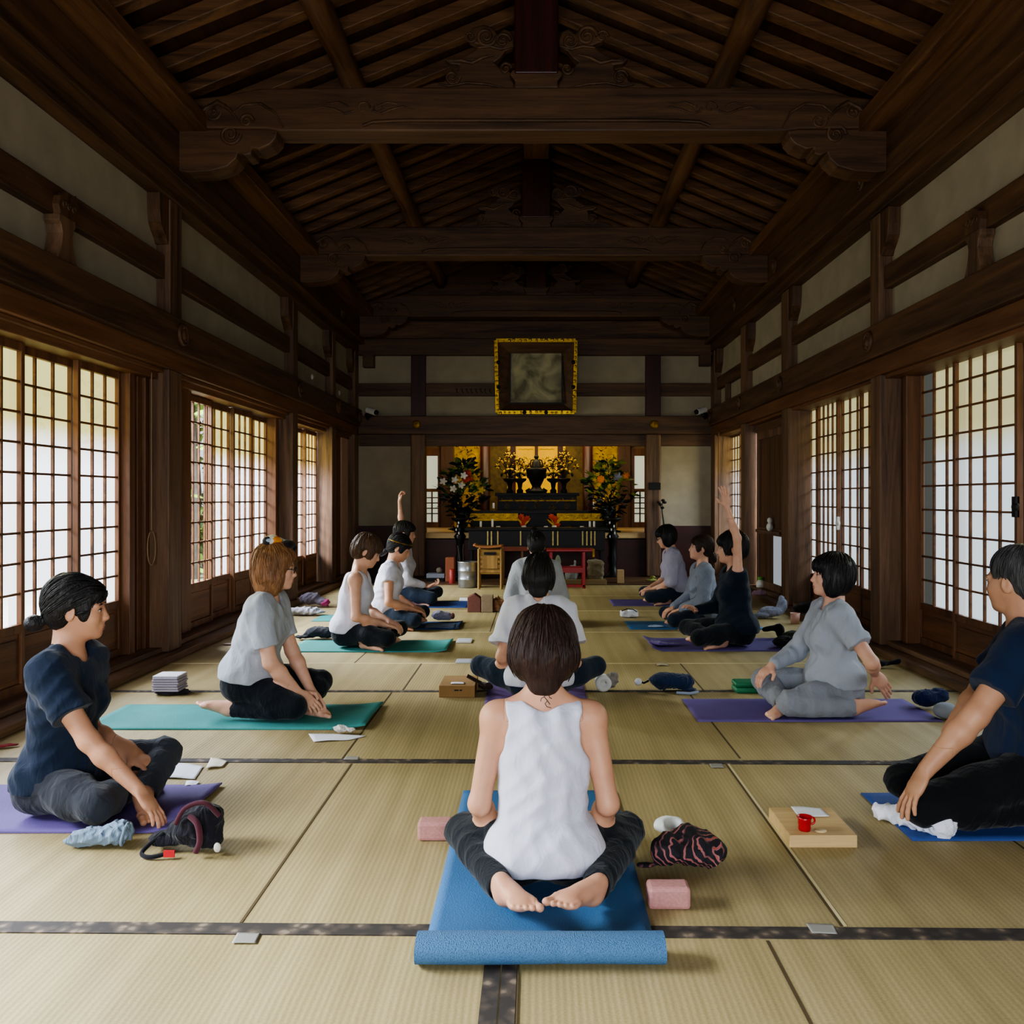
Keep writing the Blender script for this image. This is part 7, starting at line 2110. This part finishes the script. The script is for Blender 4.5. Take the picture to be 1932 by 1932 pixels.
# wrist band, neck mark of the front woman
from mathutils.bvhtree import BVHTree
a = H1.arms['L']; u = unit(a['W']-a['E']); p_ = a['E']*.25 + a['W']*.75
q1 = unit(np.cross(u, [0, 0, 1])); q2 = np.cross(u, q1)
mb = MB(); mb.tube([p_ + q1*.030*math.cos(t) + q2*.030*math.sin(t) for t in np.linspace(0, 2*PI, 20)], .004, 6)
link('wrist_band', mb.v, mb.f, M['iris'], r1, None, mb.sm, world=False)
bo = [c for c in r1.children if c.name.startswith('body')][0]
bt = BVHTree.FromPolygons([v.co[:] for v in bo.data.vertices], [tuple(p.vertices) for p in bo.data.polygons])
mb = MB()
nk = H1.neck
for line in ([(.000, .055), (.006, .040), (.002, .028), (.012, .016), (.020, .004)], [(.002, .028), (-.008, .024), (-.010, .014)], [(.006, .040), (.016, .036), (.018, .026), (.026, .022)], [(.012, .016), (.004, .008), (.010, -.002), (.024, -.006)]):
    pts = []
    for (lx, lz) in line:
        o = Vector((lx, -.4, nk[2] + lz)); hit = bt.ray_cast(o, Vector((0, 1, 0)))
        if hit[0] is not None: pts.append(hit[0])
    if len(pts) > 1: mb.tube(pts, .0016, 5)
if mb.v: link('tattoo', mb.v, mb.f, plain('ink', C('#4a352c'), .6), r1, None, mb.sm, world=False)
# ---------------- camera
cam = bpy.data.cameras.new('camera'); co = bpy.data.objects.new('camera', cam); COL.objects.link(co)
co.location = (0, 0, CH); co.rotation_euler = (PI/2, 0, 0)
cam.sensor_width = 36; cam.lens = 36*F/1932; cam.shift_x = -(PX-966)/1932; cam.shift_y = (PY-966)/1932
cam.clip_start = .05
scene.camera = co
# ---------------- light
def area(name, loc, tgt, sx, sy, power, col, spread=None):
    l = bpy.data.lights.new(name, 'AREA'); l.shape = 'RECTANGLE'; l.size = sx; l.size_y = sy; l.energy = power; l.color = col
    if spread: l.spread = spread
    o = bpy.data.objects.new(name, l); COL.objects.link(o); o.location = loc
    d = Vector(tgt) - Vector(loc); o.rotation_euler = d.to_track_quat('-Z', 'Y').to_euler()
    return o
area('added_rear_fill', (0, -2.6, 1.5), (0, 3, .8), 3.6, 2.0, LP['door'], (.86, .92, 1.0))  # added lamp outside the rear opening, fills the hall from behind
for i, (y, L, k) in enumerate(((1.8, 2.6, .5), (4.9, 3.0, 1), (8.3, 2.8, 1), (11.0, 2.0, 2.2))):
    area('daylight_left', (-7.2, y, 4.3), (-1.0, y, .9), L*1.25, 2.2, LP['left']*L*k, (.88, .94, 1.0))
for i, (y, L, k) in enumerate(((5.0, 3.0, 1), (8.3, 2.4, 1), (12.3, 1.6, 4))):
    area('daylight_right', (7.2, y, 4.3), (1.0, y, .9), L*1.25, 2.2, LP['right']*L*k, (.95, .97, 1.0))
area('added_fill_far_left', (-4.3, 10.4, 1.5), (.6, 13.3, 1.2), 1.8, 1.4, LP['far'], (.9, .95, 1.0))  # added lamp, brightens the far wall from the left
area('added_fill_far_right', (4.3, 11.0, 1.6), (-.6, 13.3, 1.2), 1.8, 1.4, LP['far'], (.95, .97, 1.0))  # added lamp, brightens the far wall from the right
area('altar_lamp', (0, 14.4, 2.6), (0, 15.5, 1.0), 2.6, .3, LP['altar'], (1.0, .82, .48))
w = bpy.data.worlds.new('daylight'); scene.world = w; w.use_nodes = True
w.node_tree.nodes['Background'].inputs[0].default_value = (.80, .92, 1.0, 1); w.node_tree.nodes['Background'].inputs[1].default_value = LP['world']
scene.view_settings.view_transform = 'AgX'; scene.view_settings.look = LP['look']; scene.view_settings.exposure = LP['exp']
scene.cycles.max_bounces = 7; scene.cycles.diffuse_bounces = 4; scene.cycles.glossy_bounces = 2; scene.cycles.transmission_bounces = 2; scene.cycles.transparent_max_bounces = 6
scene.cycles.use_denoising = True
scene.cycles.caustics_reflective = False; scene.cycles.caustics_refractive = False
scene.cycles.sample_clamp_indirect = 6.0
scene.cycles.use_adaptive_sampling = True; scene.cycles.adaptive_threshold = .03
